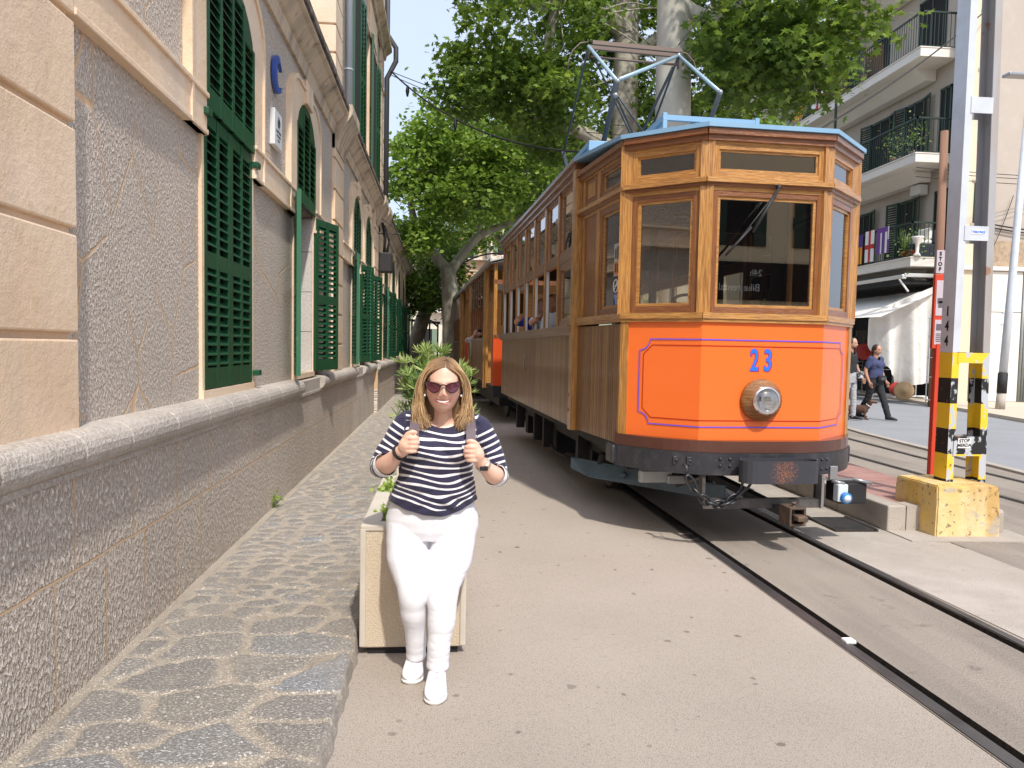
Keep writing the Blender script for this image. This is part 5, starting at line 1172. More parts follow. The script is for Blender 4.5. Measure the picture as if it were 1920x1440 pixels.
# concrete planters and the oleander
m_plc=surf('exposed_aggregate_concrete',(.56,.46,.34),[(130,.45,.62,(.70,.62,.50),.7),(1.6,.4,.7,(.47,.36,.25),.7,(1,1,1.4)),(70,.62,.72,(.30,.24,.17),.6)],rough=.85,bumps=((120,.003),))
m_plr=surf('smooth_planter_rim',(.56,.51,.43),[(5,.4,.7,(.46,.41,.34),.6)],rough=.8,bumps=((40,.001),))
m_soil=surf('planter_soil',(.06,.045,.03),[(30,.4,.6,(.12,.09,.06),.7)],rough=1,bumps=((20,.02),))
def planter(y0,label,L=1.36):
    t=thing('concrete_planter',label,'planter',(-.355,y0,0),0,'concrete planters along the kerb')
    W_=.475; mb=MB()
    def wall(x0,x1,y0_,y1_): mb.bbox(x0,x1,y0_,y1_,.035,.598,.006)
    wall(0,W_,0,.07); wall(0,W_,L-.07,L); wall(0,.07,.07,L-.07); wall(W_-.07,W_,.07,L-.07); obj('trough',mb,m_plc,t)
    mb=MB(); mb.bbox(-.004,W_+.004,-.006,.078,.578,.607,.006); mb.bbox(-.004,W_+.004,L-.078,L+.006,.578,.607,.006); mb.bbox(-.004,.078,.076,L-.076,.578,.606,.006); mb.bbox(W_-.078,W_+.004,.076,L-.076,.578,.606,.006)
    mb.bbox(-.006,.022,-.008,.02,.04,.59,.006); mb.bbox(W_-.022,W_+.006,-.008,.02,.04,.59,.006); obj('rim',mb,m_plr,t)
    mb=MB(); mb.box(.07,W_-.07,.07,L-.07,.1,.50); obj('soil',mb,m_soil,t)
    mb=MB(); mb.box(.03,W_-.03,.02,.12,0,.04); mb.box(.03,W_-.03,L-.12,L-.02,0,.04); obj('foot',mb,m_under,t)
    return t
planter(3.5,'pale concrete planter the smiling woman leans against'); planter(6.3,'concrete planter behind the woman, holding the oleander bush')
def weed(name,label,base,n,h,spread,parent=None):
    pos=RNG.normal(size=(n,3))*np.array([spread,spread,h*.28])+np.array([0,0,h*.55]); pos[:,2]=np.abs(pos[:,2])
    t=thing(name,label,'plant',base)
    mb=MB()
    for k in range(8): e=pos[k]; mb.tube([(0,0,0),(e[0]*.5,e[1]*.5,e[2]*.6),tuple(e)],.0025,5)
    obj('stem',mb,m_leafstem,t); leaves('foliage',pos,.035,QUADL,m_leaf,t,tone=RNG.uniform(.5,1,n)); return t
m_leafstem=surf('green_stem',(.12,.2,.05),rough=.6)
weed('wall_weed','small green weed growing out of the foot of the station wall',(-1.37,6.45,.075),60,.13,.03)
weed('planter_weed','leafy green weed growing along the left rim of the planter beside the woman',(-.29,4.35,.5),240,.16,.035)
weed('planter_weed','little green sprig on the planter rim right next to the hip of the woman',(-.275,3.80,.56),46,.08,.022)
def oleander(base,label):
    t=thing('oleander_bush',label,'bush',base); mb=MB(); P=[];N=[];T=[]
    for k in range(190):
        a=RNG.uniform(0,2*PI); r=RNG.uniform(.02,.37)**.9; top=np.array([r*math.cos(a)*.85,r*math.sin(a)*1.0,RNG.uniform(.32,.96)-.35*r])
        mb.tube([(0,0,-.1),(top[0]*.5,top[1]*.5,top[2]*.55),tuple(top)],[.008,.006,.003],5)
        for q in range(3):
            c=top*(1-.16*q); m=RNG.integers(7,13)
            for j in range(m):
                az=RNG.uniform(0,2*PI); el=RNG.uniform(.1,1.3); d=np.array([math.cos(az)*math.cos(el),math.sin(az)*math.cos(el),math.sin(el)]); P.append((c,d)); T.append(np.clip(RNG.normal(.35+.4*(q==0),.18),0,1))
    obj('stem',mb,m_leafstem,t)
    n=len(P); L=RNG.uniform(.07,.125,n); D=np.array([p[1] for p in P]); C_=np.array([p[0] for p in P])+D*L[:,None]*.5
    s_=np.cross(D,RNG.normal(size=(n,3))); s_/=np.linalg.norm(s_,axis=1,keepdims=True); k=6; tm=BLADE
    N_=np.cross(D,s_)
    V=C_[:,None,:]+L[:,None,None]*(tm[:,0][None,:,None]*.80*s_[:,None,:]+tm[:,1][None,:,None]*D[:,None,:]-.25*(tm[:,1][None,:,None]**2)*N_[:,None,:])
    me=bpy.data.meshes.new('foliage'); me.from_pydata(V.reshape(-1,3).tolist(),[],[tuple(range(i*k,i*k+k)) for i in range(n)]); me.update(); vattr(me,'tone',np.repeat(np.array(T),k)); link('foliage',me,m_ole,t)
    fl=[top for top in (C_[RNG.integers(0,n)] for _ in range(14))]; mb=MB()
    for f in fl: mb.ell(f,.012,.012,.016,6,5)
    obj('flower_bud',mb,surf('yellow_orange_bud',(.75,.42,.05)),t)
    return t
oleander((-.05,6.95,.48),'bushy green oleander with narrow leaves rising behind the head of the woman')
# ================= PYLON =================
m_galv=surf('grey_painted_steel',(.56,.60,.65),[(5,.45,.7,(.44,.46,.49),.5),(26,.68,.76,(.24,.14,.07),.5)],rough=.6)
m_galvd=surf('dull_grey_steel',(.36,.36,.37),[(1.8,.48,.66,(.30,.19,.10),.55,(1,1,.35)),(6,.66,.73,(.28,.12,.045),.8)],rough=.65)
def bandmat():
    m,nt,b=_new('yellow_black_bands'); t=nt.nodes.new('ShaderNodeTexCoord'); sp=nt.nodes.new('ShaderNodeSeparateXYZ'); nt.links.new(t.outputs['Object'],sp.inputs[0])
    q=mathn(nt,'DIVIDE',mathn(nt,'SUBTRACT',1.458,sp.outputs['Z']),.206); par=mathn(nt,'FLOORED_MODULO',mathn(nt,'FLOOR',q),2.0) if hasattr(bpy.types,'ShaderNodeMath') else q
    c=mixc(nt,par,(.82,.56,.03),(.014,.014,.014))
    # chips of grey only on faces towards -Y
    g=nt.nodes.new('ShaderNodeNewGeometry'); sg=nt.nodes.new('ShaderNodeSeparateXYZ'); nt.links.new(g.outputs['True Normal'],sg.inputs[0]); fr=mathn(nt,'LESS_THAN',sg.outputs['Y'],-.5)
    f,_=noise_fac(nt,7,.50,.53,stretch=(1,1,.7),detail=4); f2,_=noise_fac(nt,16,.63,.70,detail=5)
    low=nt.nodes.new('ShaderNodeMapRange'); nt.links.new(sp.outputs['Z'],low.inputs['Value']); low.inputs['From Min'].default_value=1.3; low.inputs['From Max'].default_value=.5; low.inputs['To Min'].default_value=.55; low.inputs['To Max'].default_value=1.0
    c=mixc(nt,mathn(nt,'MULTIPLY',f,fr),c,(.47,.50,.54)); c=mixc(nt,mathn(nt,'MULTIPLY',f2,low.outputs['Result']),c,(.30,.13,.05))
    nt.links.new(c,b.inputs['Base Color']); b.inputs['Roughness'].default_value=.55; return m
m_band=bandmat()
m_yblk=surf('yellow_painted_concrete',(.66,.45,.12),[(2.2,.38,.6,(.72,.58,.33),.9,(1,1,.6)),(4.0,.50,.64,(.50,.29,.08),.8,(1.3,1.3,.22)),(26,.60,.66,(.16,.11,.07),.8),(5,.60,.66,(.42,.38,.32),.9)],rough=.75,bumps=((24,.003),))
py=thing('catenary_pylon','grey steel pylon with yellow and black bands and number 144 on a yellow block','pylon',(4.1,5.85,0),0)
mb=MB(); mb.prism([(-.235,-.215,0),(.32,-.225,0),(.34,.34,0),(-.24,.35,0)],(0,0,.01)); mb2=MB()
bm=bmesh.new(); 
vs=[bm.verts.new(p) for p in [(-.222,-.22,0),(.315,-.225,0),(.335,.33,0),(-.24,.34,0),(-.215,-.21,.412),(.30,-.215,.402),(.31,.32,.41),(-.225,.33,.41)]]
for f in [(3,2,1,0),(4,5,6,7),(0,1,5,4),(1,2,6,5),(2,3,7,6),(3,0,4,7)]: bm.faces.new([vs[i] for i in f])
bmesh.ops.bevel(bm,geom=bm.edges[:],offset=.010,segments=2,affect='EDGES'); bmesh.ops.subdivide_edges(bm,edges=bm.edges[:],cuts=5,use_grid_fill=True)
for v in bm.verts: v.co+=Vector((mnoise.noise(v.co*9),mnoise.noise(v.co*9+Vector((5,0,0))),mnoise.noise(v.co*9+Vector((0,7,0)))))*.006
me=bpy.data.meshes.new('concrete_block'); bm.to_mesh(me); bm.free(); link('concrete_block',me,m_yblk,py)
mb=MB(); mb.bbox(.33,.45,-.10,.2,-.01,.2,.03); mb.prism([(-.5,-.35,0),(.5,-.4,0),(.55,.0,0),(.3,.2,0),(-.5,.1,0)],(0,0,.012)); obj('footing',mb,m_conc,py)
def channel(side,z0,z1,taper=True):
    """[ section; web outside; flanges towards -Y and +Y"""
    mb=MB(); w=.060; d=.16; t=.012
    def X(z): return (-.005 if side<0 else .335-.019*(z-.41)) 
    for a in (0,):
        for (xa,xb,ya,yb) in ((0,t,0,d),(t,w,0,t),(t,w,d-t,d)):
            if side>0: xa,xb=-xb,-xa
            V=[(X(z)+x,y,z) for z in (z0,z1) for (x,y) in ((xa,ya),(xb,ya),(xb,yb),(xa,yb))]
            mb.add(V,[(3,2,1,0),(4,5,6,7),(0,1,5,4),(1,2,6,5),(2,3,7,6),(3,0,4,7)])
    return mb
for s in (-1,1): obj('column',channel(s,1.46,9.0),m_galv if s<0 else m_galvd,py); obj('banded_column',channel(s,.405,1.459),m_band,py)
for i,(z0,z1) in enumerate(((.62,.78),(1.375,1.462),(2.355,2.47),(3.355,3.48),(4.5,4.62),(5.6,5.72))):
    xr=.335-.019*(z0-.41)
    mb=MB(); mb.box(.04,xr-.055,-.006,.004,z0,z1); obj('batten_plate',mb,m_band if i<2 else m_galv,py)
    mb=MB(); mb.box(.01,xr-.01,.155,.166,z0,z1); obj('batten_plate',mb,m_galvd,py)
for k,ch_ in enumerate('144'): place_text('number',ch_,.11,(-.0075,.085,1.79-.12*k),(0,-1,0),(0,0,1),m_dark,py,ext=.001,bold=.003,xs=.8)
mb=MB(); mb.box(.075,.185,-.0085,-.0065,.685,.765); st=obj('sticker',mb,m_white,py)
place_text('lettering','STOP',.038,(.13,-.0095,.744),(1,.0,.05),(0,0,1),m_dark,st,ext=.0005,bold=.001); place_text('lettering','MERDA',.036,(.13,-.0095,.708),(1,.0,.03),(0,0,1),m_dark,st,ext=.0005,bold=.001)
mb=MB(); mb.box(.10,.20,-.0085,-.0065,2.405,2.44); st=obj('sticker',mb,m_white,py); place_text('lettering','TRKVNO',.026,(.155,-.0095,2.422),(1,0,0),(0,0,1),m_numblue,st,ext=.0005,bold=.001)
# red info totem
m_red=surf('red_sign_paint',(.58,.055,.02),rough=.4)
tt=thing('info_totem','slim red information post with white notices behind the banded pylon','sign',(4.83,7.1,.2))
mb=MB(); mb.bbox(-.05,.05,-.03,.03,0,1.35,.006); obj('post',mb,m_red,tt)
mb=MB(); mb.bbox(-.09,.13,-.02,.02,1.3,2.02,.006); obj('panel',mb,m_red,tt)
mb=MB(); mb.box(-.075,.115,-.024,-.021,1.62,1.96); obj('notice',mb,surf('lilac_notice',(.50,.44,.48)),tt); mb=MB(); mb.box(-.075,.115,-.024,-.021,1.34,1.58); obj('notice',mb,surf('lilac_notice',(.5,.44,.48)),tt)
mb=MB(); mb.box(-.06,.04,-.028,-.025,1.48,1.54); mb.box(-.06,.0,-.028,-.025,1.74,1.79); mb.box(-.05,.03,-.028,-.025,1.70,1.76)
for k in range(5): mb.box(-.06,.08-.02*(k%2),-.028,-.025,1.37+k*.018,1.376+k*.018)
obj('print',mb,surf('notice_print',(.12,.1,.12),rough=.7),tt)
mb=MB(); mb.box(-.085,.11,-.02,.0,2.03,2.25); obj('top_plate',mb,surf('lilac_notice',(.5,.44,.48)),tt)
for k,c_ in enumerate('STOP'): place_text('lettering',c_,.05,(-.05,-.0215,2.215-.05*k),(1,0,0),(0,0,1),m_dark,tt,ext=.0008,bold=.002)
mb=MB(); mb.rev([(.035,0),(.035,.003)],(.03,-.021,2.12),(0,-1,0),20); obj('symbol',mb,surf('orange_print',(.6,.2,.04)),tt)
# wooden pole
mb=MB(); mb.tube([(13.90,20.6,0),(13.84,20.6,7.7)],[.13,.10],12); obj('wooden_pole',mb,surf('weathered_pole_wood',(.26,.14,.09),[(3,.4,.7,(.15,.085,.055),.7,(3,3,.3))],rough=.85),label='weathered brown wooden pole directly behind the pylon',cat='pole')
# street lamp
sl=thing('street_lamp','tall grey metal street lamp post with a flat lamp head at the right edge','street lamp',(14.55,18.8,.09))
mb=MB(); mb.tube([(0,0,.0),(.02,0,.42)],[.115,.11],18); obj('base_sleeve',mb,m_conc,sl)
mb=MB(); mb.tube([(.02,0,.42),(.03,0,.95)],.118,18); obj('black_collar',mb,m_under,sl)
mb=MB(); mb.tube([(.03,0,.95),(.12,0,3.0),(.34,0,8.6)],[.10,.095,.07],18); mb.rev([(.02,0),(.02,.05)],(-.05,0,2.2),(-1,0,0),8); mb.rev([(.02,0),(.02,.05)],(-.03,0,2.5),(-1,0,0),8); obj('post',mb,m_galv,sl)
mb=MB(); mb.bbox(-.35,.35,-.15,.15,8.5,8.58,.02); obj('lamp_head',mb,m_metal,sl)
# ================= RIGHT APARTMENT BUILDING =================
m_render=surf('cream_render',(.46,.40,.345),[(.5,.35,.7,(.41,.352,.30),.8),(3,.5,.7,(.50,.445,.39),.5),(1.2,.6,.75,(.50,.42,.34),.35,(1,1,.3))],rough=.85,bumps=((40,.001),))
m_soff=surf('white_balcony_render',(.72,.68,.62),[(1.5,.4,.7,(.66,.61,.55),.5)],rough=.85)
m_rail2=surf('dark_green_railing',(.012,.03,.02),rough=.5)
m_dgreen=surf('dark_green_shutter',(.008,.035,.02),[(12,.5,.7,(.014,.05,.03),.5)],rough=.45)
ap=thing('apartment_building','cream apartment building with three rows of long dark railed balconies over a shop','building',(15.5,22,0))
mb=MB(); mb.box(0,14,0,26,3.9,15); mb.box(.5,14,0.02,26,0,3.9); obj('wall',mb,m_render,ap)
mb=MB(); mb.bbox(-.12,.42,-.03,.5,0,15,.01); obj('corner_pier',mb,surf('yellowish_render',(.70,.58,.43),[(1,.4,.7,(.62,.52,.40),.6)],rough=.85),ap)
H=[4.46,7.62,10.78,13.94]
for i,z in enumerate(H):
    y1=14.0
    mb=MB(); mb.bbox(-1.2,.0,.62,y1,z-.26,z,.01); mb.bbox(-1.23,.02,.60,y1+.02,z-.005,z+.03,.008); obj('balcony_slab',mb,m_soff,ap)
    mb=MB(); mb.prism([(-.75,1.6,z-.26),(-.02,1.6,z-.26),(-.02,1.6,z-.62),(-.35,1.6,z-.62)],(0,11,0)); obj('slab_haunch',mb,m_soff,ap)
    if i==3: continue
    r=MB(); hz=1.06
    for k in range(int((y1-.7)/.125)): y=.70+k*.125; r.box(-1.165,-1.15,y,y+.015,z+.07,z+hz)
    for k in range(9): x=-1.15+k*.13; r.box(x,x+.015,.665,.68,z+.07,z+hz)
    r.box(-1.18,-1.13,.65,y1,z+hz,z+hz+.05); r.box(-1.18,0,.65,.70,z+hz,z+hz+.05); r.box(-1.17,-1.14,.66,y1,z+.05,z+.08); r.box(-1.17,0,.66,.69,z+.05,z+.08); obj('railing',r,m_rail2,ap)
def shutter_pair(z0,z1,y0,y1,x=-.03,open_=True,name='balcony_door'):
    mb=MB(); mb.box(x+.0,x+.02,y0,y1,z0,z1); w=obj(name,mb,m_dark,ap)
    mb=MB(); 
    for a in (y0,(y0+y1)/2-.03,y1-.06): mb.box(x-.02,x,a,a+.06,z0,z1)
    mb.box(x-.02,x,y0,y1,z1-.08,z1); obj('frame',mb,m_dgreen,w)
    if open_:
        for a,s in ((y0,-1),(y1,1)):
            l=louvre_leaf(.5,z1-z0,1,pitch=.08); o=obj('shutter',l,m_dgreen,w); o.location=(x-.02,a,z0); dv=(-.12,s*.48); o.rotation_euler=(0,0,math.atan2(dv[1],dv[0]))
for z,L in ((4.49,((.75,1.35,False),(2.4,3.3,True),(5.0,5.9,True),(8,9,True))),(7.65,((.75,1.3,False),(2.1,3.1,True),(4.0,5.2,True),(8,9,True),(11,12,True))),(10.81,((1.2,2.6,False),(4.3,5.3,False),(6.5,7.6,True),(9,10,True)))):
    for a,b,o_ in L: shutter_pair(z,z+2.15,a,b,open_=o_)
mb=MB(); mb.box(-1.1,-1.04,5.2,6.8,10.85,11.7); mb.box(-1.1,-1.04,2.9,3.9,10.85,11.75); obj('balcony_screen',mb,surf('brown_screen',(.20,.11,.06),[(6,.4,.6,(.12,.06,.03),.6,(1,8,1))],rough=.7),ap)
mb=MB(); mb.tube([(-1.22,5.6,7.9),(-1.22,5.6,11.9)],.05,8); obj('downpipe',mb,m_rail2,ap)
for z in (7.6,4.49):
    mb=MB(); mb.box(-1.1,-.05,6.6,6.63,z,z+1.75); obj('privacy_glass',mb,surf('frosted_green_glass',(.50,.62,.58),rough=.2),ap)
mb=MB(); mb.rev([(.07,0),(.09,.12),(.02,.2)],(-.12,2.0,9.0),(0,0,1),10); mb.tube([(0,2.0,8.9),(-.12,2.0,8.9),(-.12,2.0,9.0)],.015,6); obj('wall_lantern',mb,m_iron,ap)
mb=MB(); mb.bbox(-.35,-.03,1.7,2.2,6.62,6.95,.03); obj('air_conditioner',mb,surf('dusty_plastic_unit',(.55,.53,.5),rough=.5),ap)
# south wall windows, ledge and shop front
for (x,z0,z1) in ((.62,5.45,6.65),(.62,8.6,9.9),(.62,11.7,13)):
    mb=MB(); mb.box(x-.35,x+.15,-.015,.0,z0,z1); w=obj('side_window',mb,m_dark,ap); mb=MB(); mb.box(x-.4,x+.2,-.05,0,z1,z1+.09); mb.box(x-.4,x+.2,-.05,0,z0-.09,z0); obj('frame',mb,m_render,w)
    o=obj('shutter',louvre_leaf(.24,z1-z0,1,pitch=.08),m_dgreen,w); o.location=(x-.33,-.035,z0)
mb=MB(); mb.bbox(-.1,8,-.14,-.0,4.05,4.17,.01); obj('shop_cornice',mb,m_soff,ap)
mb=MB(); mb.box(.43,8,-.03,-.0,4.18,4.95); obj('stained_band',mb,surf('stained_render',(.42,.32,.22),[(5,.45,.65,(.26,.18,.12),.7),(16,.6,.7,(.6,.5,.38),.5)],rough=.9,bumps=((14,.01),)),ap)
mb=MB()
for (z0,z1) in ((.1,2.80),(2.82,4.03)): mb.bbox(.44,2.0,-.05,-.0,z0,z1,.006)
obj('white_panel',mb,m_soff,ap)
mb=MB()
for k in range(22): x=2.05+k*.09; mb.tube([(x,-.06,.1),(x,-.06,4.0)],.042,6)
obj('roller_door',mb,surf('grey_fluted_metal',(.30,.32,.32),[(4,.4,.7,(.24,.26,.25),.5)],rough=.5,metal=.3),ap)
mb=MB(); mb.box(-.1,.42,2.0,26,3.6,3.88); mb.box(-.02,.5,.5,2.0,3.6,3.9); obj('shop_fascia',mb,m_dark,ap)
mb=MB(); 
for y in (3.4,6.8,10.5): mb.box(.3,.5,y,y+.35,.09,3.6)
obj('shop_pier',mb,m_render,ap)
mb=MB(); mb.box(.49,.5,.5,26,.09,3.6); obj('shop_interior',mb,m_dark,ap)
# awning box, arms, cloth valance
m_cloth=surf('white_canvas',(.82,.79,.74),[(1.2,.4,.7,(.66,.62,.56),.6),(4,.6,.75,(.55,.50,.44),.4)],rough=.9,bumps=((3,.02),(9,.006)))
aw=thing('shop_awning','retracted white awning cassette with folding arms above the shop','awning',(14.25,22.9,3.7))
mb=MB(); mb.bbox(-.08,.08,-.1,7,.12,.26,.03); mb.bbox(-.0,1.2,-.12,-.02,.18,.30,.02); obj('cassette',mb,surf('brushed_aluminium',(.62,.62,.60),rough=.35,metal=.5),aw)
mb=MB(); mb.box(-.1,1.1,0.0,7,-.02,.10); obj('rolled_canvas',mb,m_dark,aw)
mb=MB(); mb.tube([(-.1,0,.1),(-.5,-1.1,-.35)],.03,8); obj('arm',mb,m_soff,aw)
def cloth(name,label,fn,nu,nv,group=None,parent=None):
    mb=MB(); mb.smooth=True
    V=[fn(i/nu,j/nv) for i in range(nu+1) for j in range(nv+1)]; mb.add(V,[(i*(nv+1)+j,(i+1)*(nv+1)+j,(i+1)*(nv+1)+j+1,i*(nv+1)+j+1) for i in range(nu) for j in range(nv)])
    return obj(name,mb,m_cloth,parent,label=label,cat='cloth' if label else None)
def clA(u,v):  # pitched canopy : u along Y (far->near), v down the slope
    y=28.5-u*6.6; x=14.9-1.9*v; z=3.45-.75*v-.10*math.sin(PI*v)*math.sin(u*PI) -.12*u*v
    return (x,y,z)
def clB(u,v):  # hanging cloth gathered to the right, longer on the near side
    y=22.9-u*1.0; top=2.55+1.0*u**.8; bot=1.95-1.45*min(1,(u*1.75))**.7 if u<.42 else .50+.25*(u-.42)
    z=top+(bot-top)*v; x=13.2+1.5*u+.0*v; y+=.10*math.sin(u*16)*(.25+v)+.05*math.sin(u*37)*v
    y-= .25*v*u
    return (x,y,z)
cloth('canopy_cloth','white sloping canvas canopy over the market stall in front of the shop',clA,24,14)
cloth('hanging_cloth','long white cloth hanging in folds from the stall canopy behind the woman in navy',clB,60,30)
# stall racks and things beneath
def rack(x,y,label):
    t=thing('display_rack',label,'rack',(x,y,.09),R(20)); mb=MB()
    mb.tube([(0,0,.08),(0,0,1.9)],.022,8); obj('post',mb,m_white,t)
    mb=MB(); mb.tube([(-.42,0,.10),(.42,0,.10)],.024,8); mb.tube([(0,-.4,.10),(0,.4,.10)],.024,8)
    for a in ((-.42,0),(.42,0),(0,-.4),(0,.4)): mb.ell((a[0],a[1],.045),.04,.04,.045,8,6)
    obj('wheeled_foot',mb,m_white,t)
    mb=MB()
    for z in (.9,1.3,1.7): mb.tube([(-.35,0,z),(.35,0,z)],.012,6)
    obj('arm',mb,m_white,t); return t
rack(13.9,23.2,'white wheeled display rack under the hanging cloth, nearer the woman in navy'); rack(14.6,22.5,'white wheeled display rack under the hanging cloth, nearer the red totem')
t=thing('shelf_stand','white wire shelf stand with dark goods behind the red totem','shelf',(14.0,20.45,.09)); mb=MB()
for x in (-.25,.25):
    for y in (-.25,.25): mb.tube([(x,y,0),(x,y,2.5)],.018,6)
obj('upright',mb,m_white,t); mb=MB()
for z in (.1,.75,1.3,1.9,2.4): mb.box(-.27,.27,-.27,.27,z,z+.025)
obj('shelf',mb,m_white,t)
for k,(z,c_) in enumerate(((.125,(.10,.07,.05)),(.775,(.05,.06,.08)),(1.325,(.14,.05,.04)))):
    mb=MB()
    for q in range(4): mb.bbox(-.23+q*.12,-.13+q*.12,-.2,.1,0,.25+.06*((q+k)%3),.01)
    o=obj('goods_box',mb,surf('goods_%d'%k,c_,rough=.6),label='dark boxed goods on the %s shelf of the white stand'%('lowest','second','third')[k],cat='goods'); o.location=(14.0,20.45,.09+z)
def disc(x,y,z,r,c_,label,nm):
    mb=MB(); mb.rev([(r,-.05),(r,.05),(r*.9,.06),(r*.3,.06),(r*.25,.1),(.001,.1)],(0,0,0),(-.3,-1,0),24); o=obj(nm,mb,surf('disc_%s'%nm,c_,rough=.5),label=label,cat=nm.replace('_',' ')); o.location=(x,y,z); return o
disc(13.9,22.4,.42,.20,(.45,.03,.02),'round red disc standing low under the hanging cloth','red_disc'); disc(13.9,22.0,.38,.28,(.42,.28,.14),'tan wooden disc leaning beside the red disc under the cloth','wooden_disc')
disc(14.3,25.0,1.55,.28,(.4,.03,.02),'round red disc hanging behind the head of the woman in navy','red_sign'); disc(13.9,23.2,1.4,.34,(.38,.27,.14),'large tan wooden disc just right of the woman in navy','cable_reel')
for k,(y,l) in enumerate(((26.8,'stacked dark wicker chairs in the shade, behind the man in black'),(25.4,'stacked dark wicker chairs in the shade, between the man and the woman in navy'))):
    t=thing('chair_stack',l,'chairs',(14.6,y,.09)); mb=MB()
    for q in range(9): mb.bbox(-.25,.25,-.25,.25,.45+q*.13,.49+q*.13,.01); 
    for x in (-.24,.22):
        for yy in (-.24,.22): mb.box(x,x+.03,yy,yy+.03,0,2.0)
    mb.box(-.25,.25,.22,.26,.5,2.2); obj('seat_stack',mb,surf('dark_wicker',(.05,.045,.04),[(60,.4,.6,(.12,.11,.1),.6)],rough=.6),t)
# things on the balconies
def flag(name,label,y0,y1,z0,z1,drawer,base):
    t=thing(name,label,'flag',(14.30,(y0+y1)/2,z0)); w=y1-y0; h=z1-z0
    mb=MB(); mb.smooth=True; N=14
    def fx_(u): return -.05+.012*math.sin(u*19)
    V=[(fx_(i/N),-w/2+w*i/N,h*j) for i in range(N+1) for j in (0,1)]; mb.add(V,[(2*i,2*i+2,2*i+3,2*i+1) for i in range(N)]); obj('field',mb,base,t)
    for (nm,a,b,c,d,mt,dx) in drawer:
        mb=MB(); mb.smooth=True; V=[(fx_(a+(b-a)*i/N)-dx,w/2-w*(a+(b-a)*i/N) if 0 else -w/2+w*(a+(b-a)*i/N),h*zz) for i in range(N+1) for zz in (c,d)]; mb.add(V,[(2*i,2*i+2,2*i+3,2*i+1) for i in range(N)]); obj(nm,mb,mt,t)
    return t
m_fy=surf('flag_yellow',(.75,.50,.06),rough=.8); m_fr=surf('flag_red',(.50,.025,.025),rough=.8); m_fp=surf('flag_purple',(.06,.03,.22),rough=.8); m_fw=surf('flag_white',(.75,.74,.74),rough=.8); m_jp=surf('jersey_purple',(.16,.05,.28),rough=.8)
def isl(y0,y1,z0,z1,lab):
    dr=[('stripe',0,1,0,1,m_fy,.001)]+[('stripe',(k*.125),(k*.125+.06),0,.62,m_fr,.004) for k in range(8)]+[('canton',0,1,.58,1,m_fp,.006),('castle',.3,.7,.68,.86,m_fw,.009)]
    flag('island_flag',lab,y0,y1,z0,z1,dr,m_fy)
def cross(y0,y1,z0,z1,lab): flag('cross_flag',lab,y0,y1,z0,z1,[('cross',.42,.58,0,1,m_fr,.004),('cross_bar',0,1,.42,.56,m_fr,.006)],m_fw)
isl(25.3,26.4,4.55,5.55,'yellow and red striped flag with purple top on the lowest balcony'); cross(24.6,25.15,4.56,5.6,'white flag with red cross on the lowest balcony')
isl(30.2,31.0,10.9,11.8,'yellow and red striped flag on the top balcony near the foliage'); cross(28.5,29.5,10.85,11.75,'white flag with red cross on the top balcony')
flag('purple_shirt','purple and white striped football shirt hanging over the lowest balcony rail',23.75,24.45,4.75,5.6,[('stripe',.15,.3,0,.8,m_fw,.004),('stripe',.55,.72,0,.8,m_fw,.004),('sleeve',0,.12,.5,1,m_fw,.004)],m_jp)
def pot(x,y,z,label,h=.8,kind='spike',c_=(.5,.05,.02)):
    t=thing('potted_plant',label,'plant',(x,y,z)); mb=MB(); mb.rev([(.10,0),(.13,.2),(.14,.22),(.11,.22)],(0,0,0),(0,0,1),14); obj('pot',mb,surf('pot_%d'%int(c_[0]*100),c_,rough=.6),t)
    n=26 if kind=='spike' else 160
    if kind=='spike':
        P=np.zeros((n,3)); a=RNG.uniform(0,2*PI,n); el=RNG.uniform(.9,1.5,n); D=np.stack([np.cos(a)*np.cos(el),np.sin(a)*np.cos(el),np.sin(el)],1); L=RNG.uniform(.5,1,n)*h; V=[];F_=[]
        for i in range(n):
            s_=np.cross(D[i],[0,0,1.]); s_/=np.linalg.norm(s_)+1e-6; b0=np.array([0,0,.2]); V+=[b0-s_*.015,b0+s_*.015,b0+D[i]*L[i]*.6+s_*.025,b0+D[i]*L[i],b0+D[i]*L[i]*.6-s_*.025]; F_.append(tuple(range(i*5,i*5+5)))
        me=bpy.data.meshes.new('foliage'); me.from_pydata([tuple(v) for v in V],[],F_); me.update(); vattr(me,'tone',np.repeat(RNG.uniform(.3,1,n),5)); link('foliage',me,m_ole,t)
    else:
        P=RNG.normal(size=(n,3))*np.array([.22,.22,.3])+np.array([0,0,.22+h*.5]); leaves('foliage',P,.09,QUADL,m_ole,t)
    return t
pot(14.55,23.35,4.5,'spiky green plant in a red pot on the lowest balcony',.85); pot(14.55,22.95,4.5,'small plant in an orange red pot beside the spiky one',.35,'bush')
pot(14.7,23.4,7.65,'bushy trailing plant on the middle balcony beside the railing corner',.9,'bush',(.3,.2,.15)); pot(14.35,25.8,10.8,'small pale green plant poking through the top balcony railing',.35,'bush',(.3,.2,.1)); pot(14.6,24.3,7.65,'leafy green plant farther along the middle balcony',.8,'bush',(.3,.2,.15))
t=thing('balcony_sofa','dark sofa with pale cushions at the corner of the lowest balcony','sofa',(14.9,22.95,4.5)); mb=MB(); mb.bbox(-.35,.4,-.2,.45,0,.42,.05); mb.bbox(.2,.45,-.2,.45,.42,.85,.05); obj('base',mb,surf('charcoal_fabric',(.03,.035,.05),rough=.8),t); mb=MB(); mb.bbox(-.3,.2,-.15,.4,.42,.56,.05); mb.bbox(.05,.2,-.15,.4,.56,.92,.05); obj('cushion',mb,m_cloth,t)
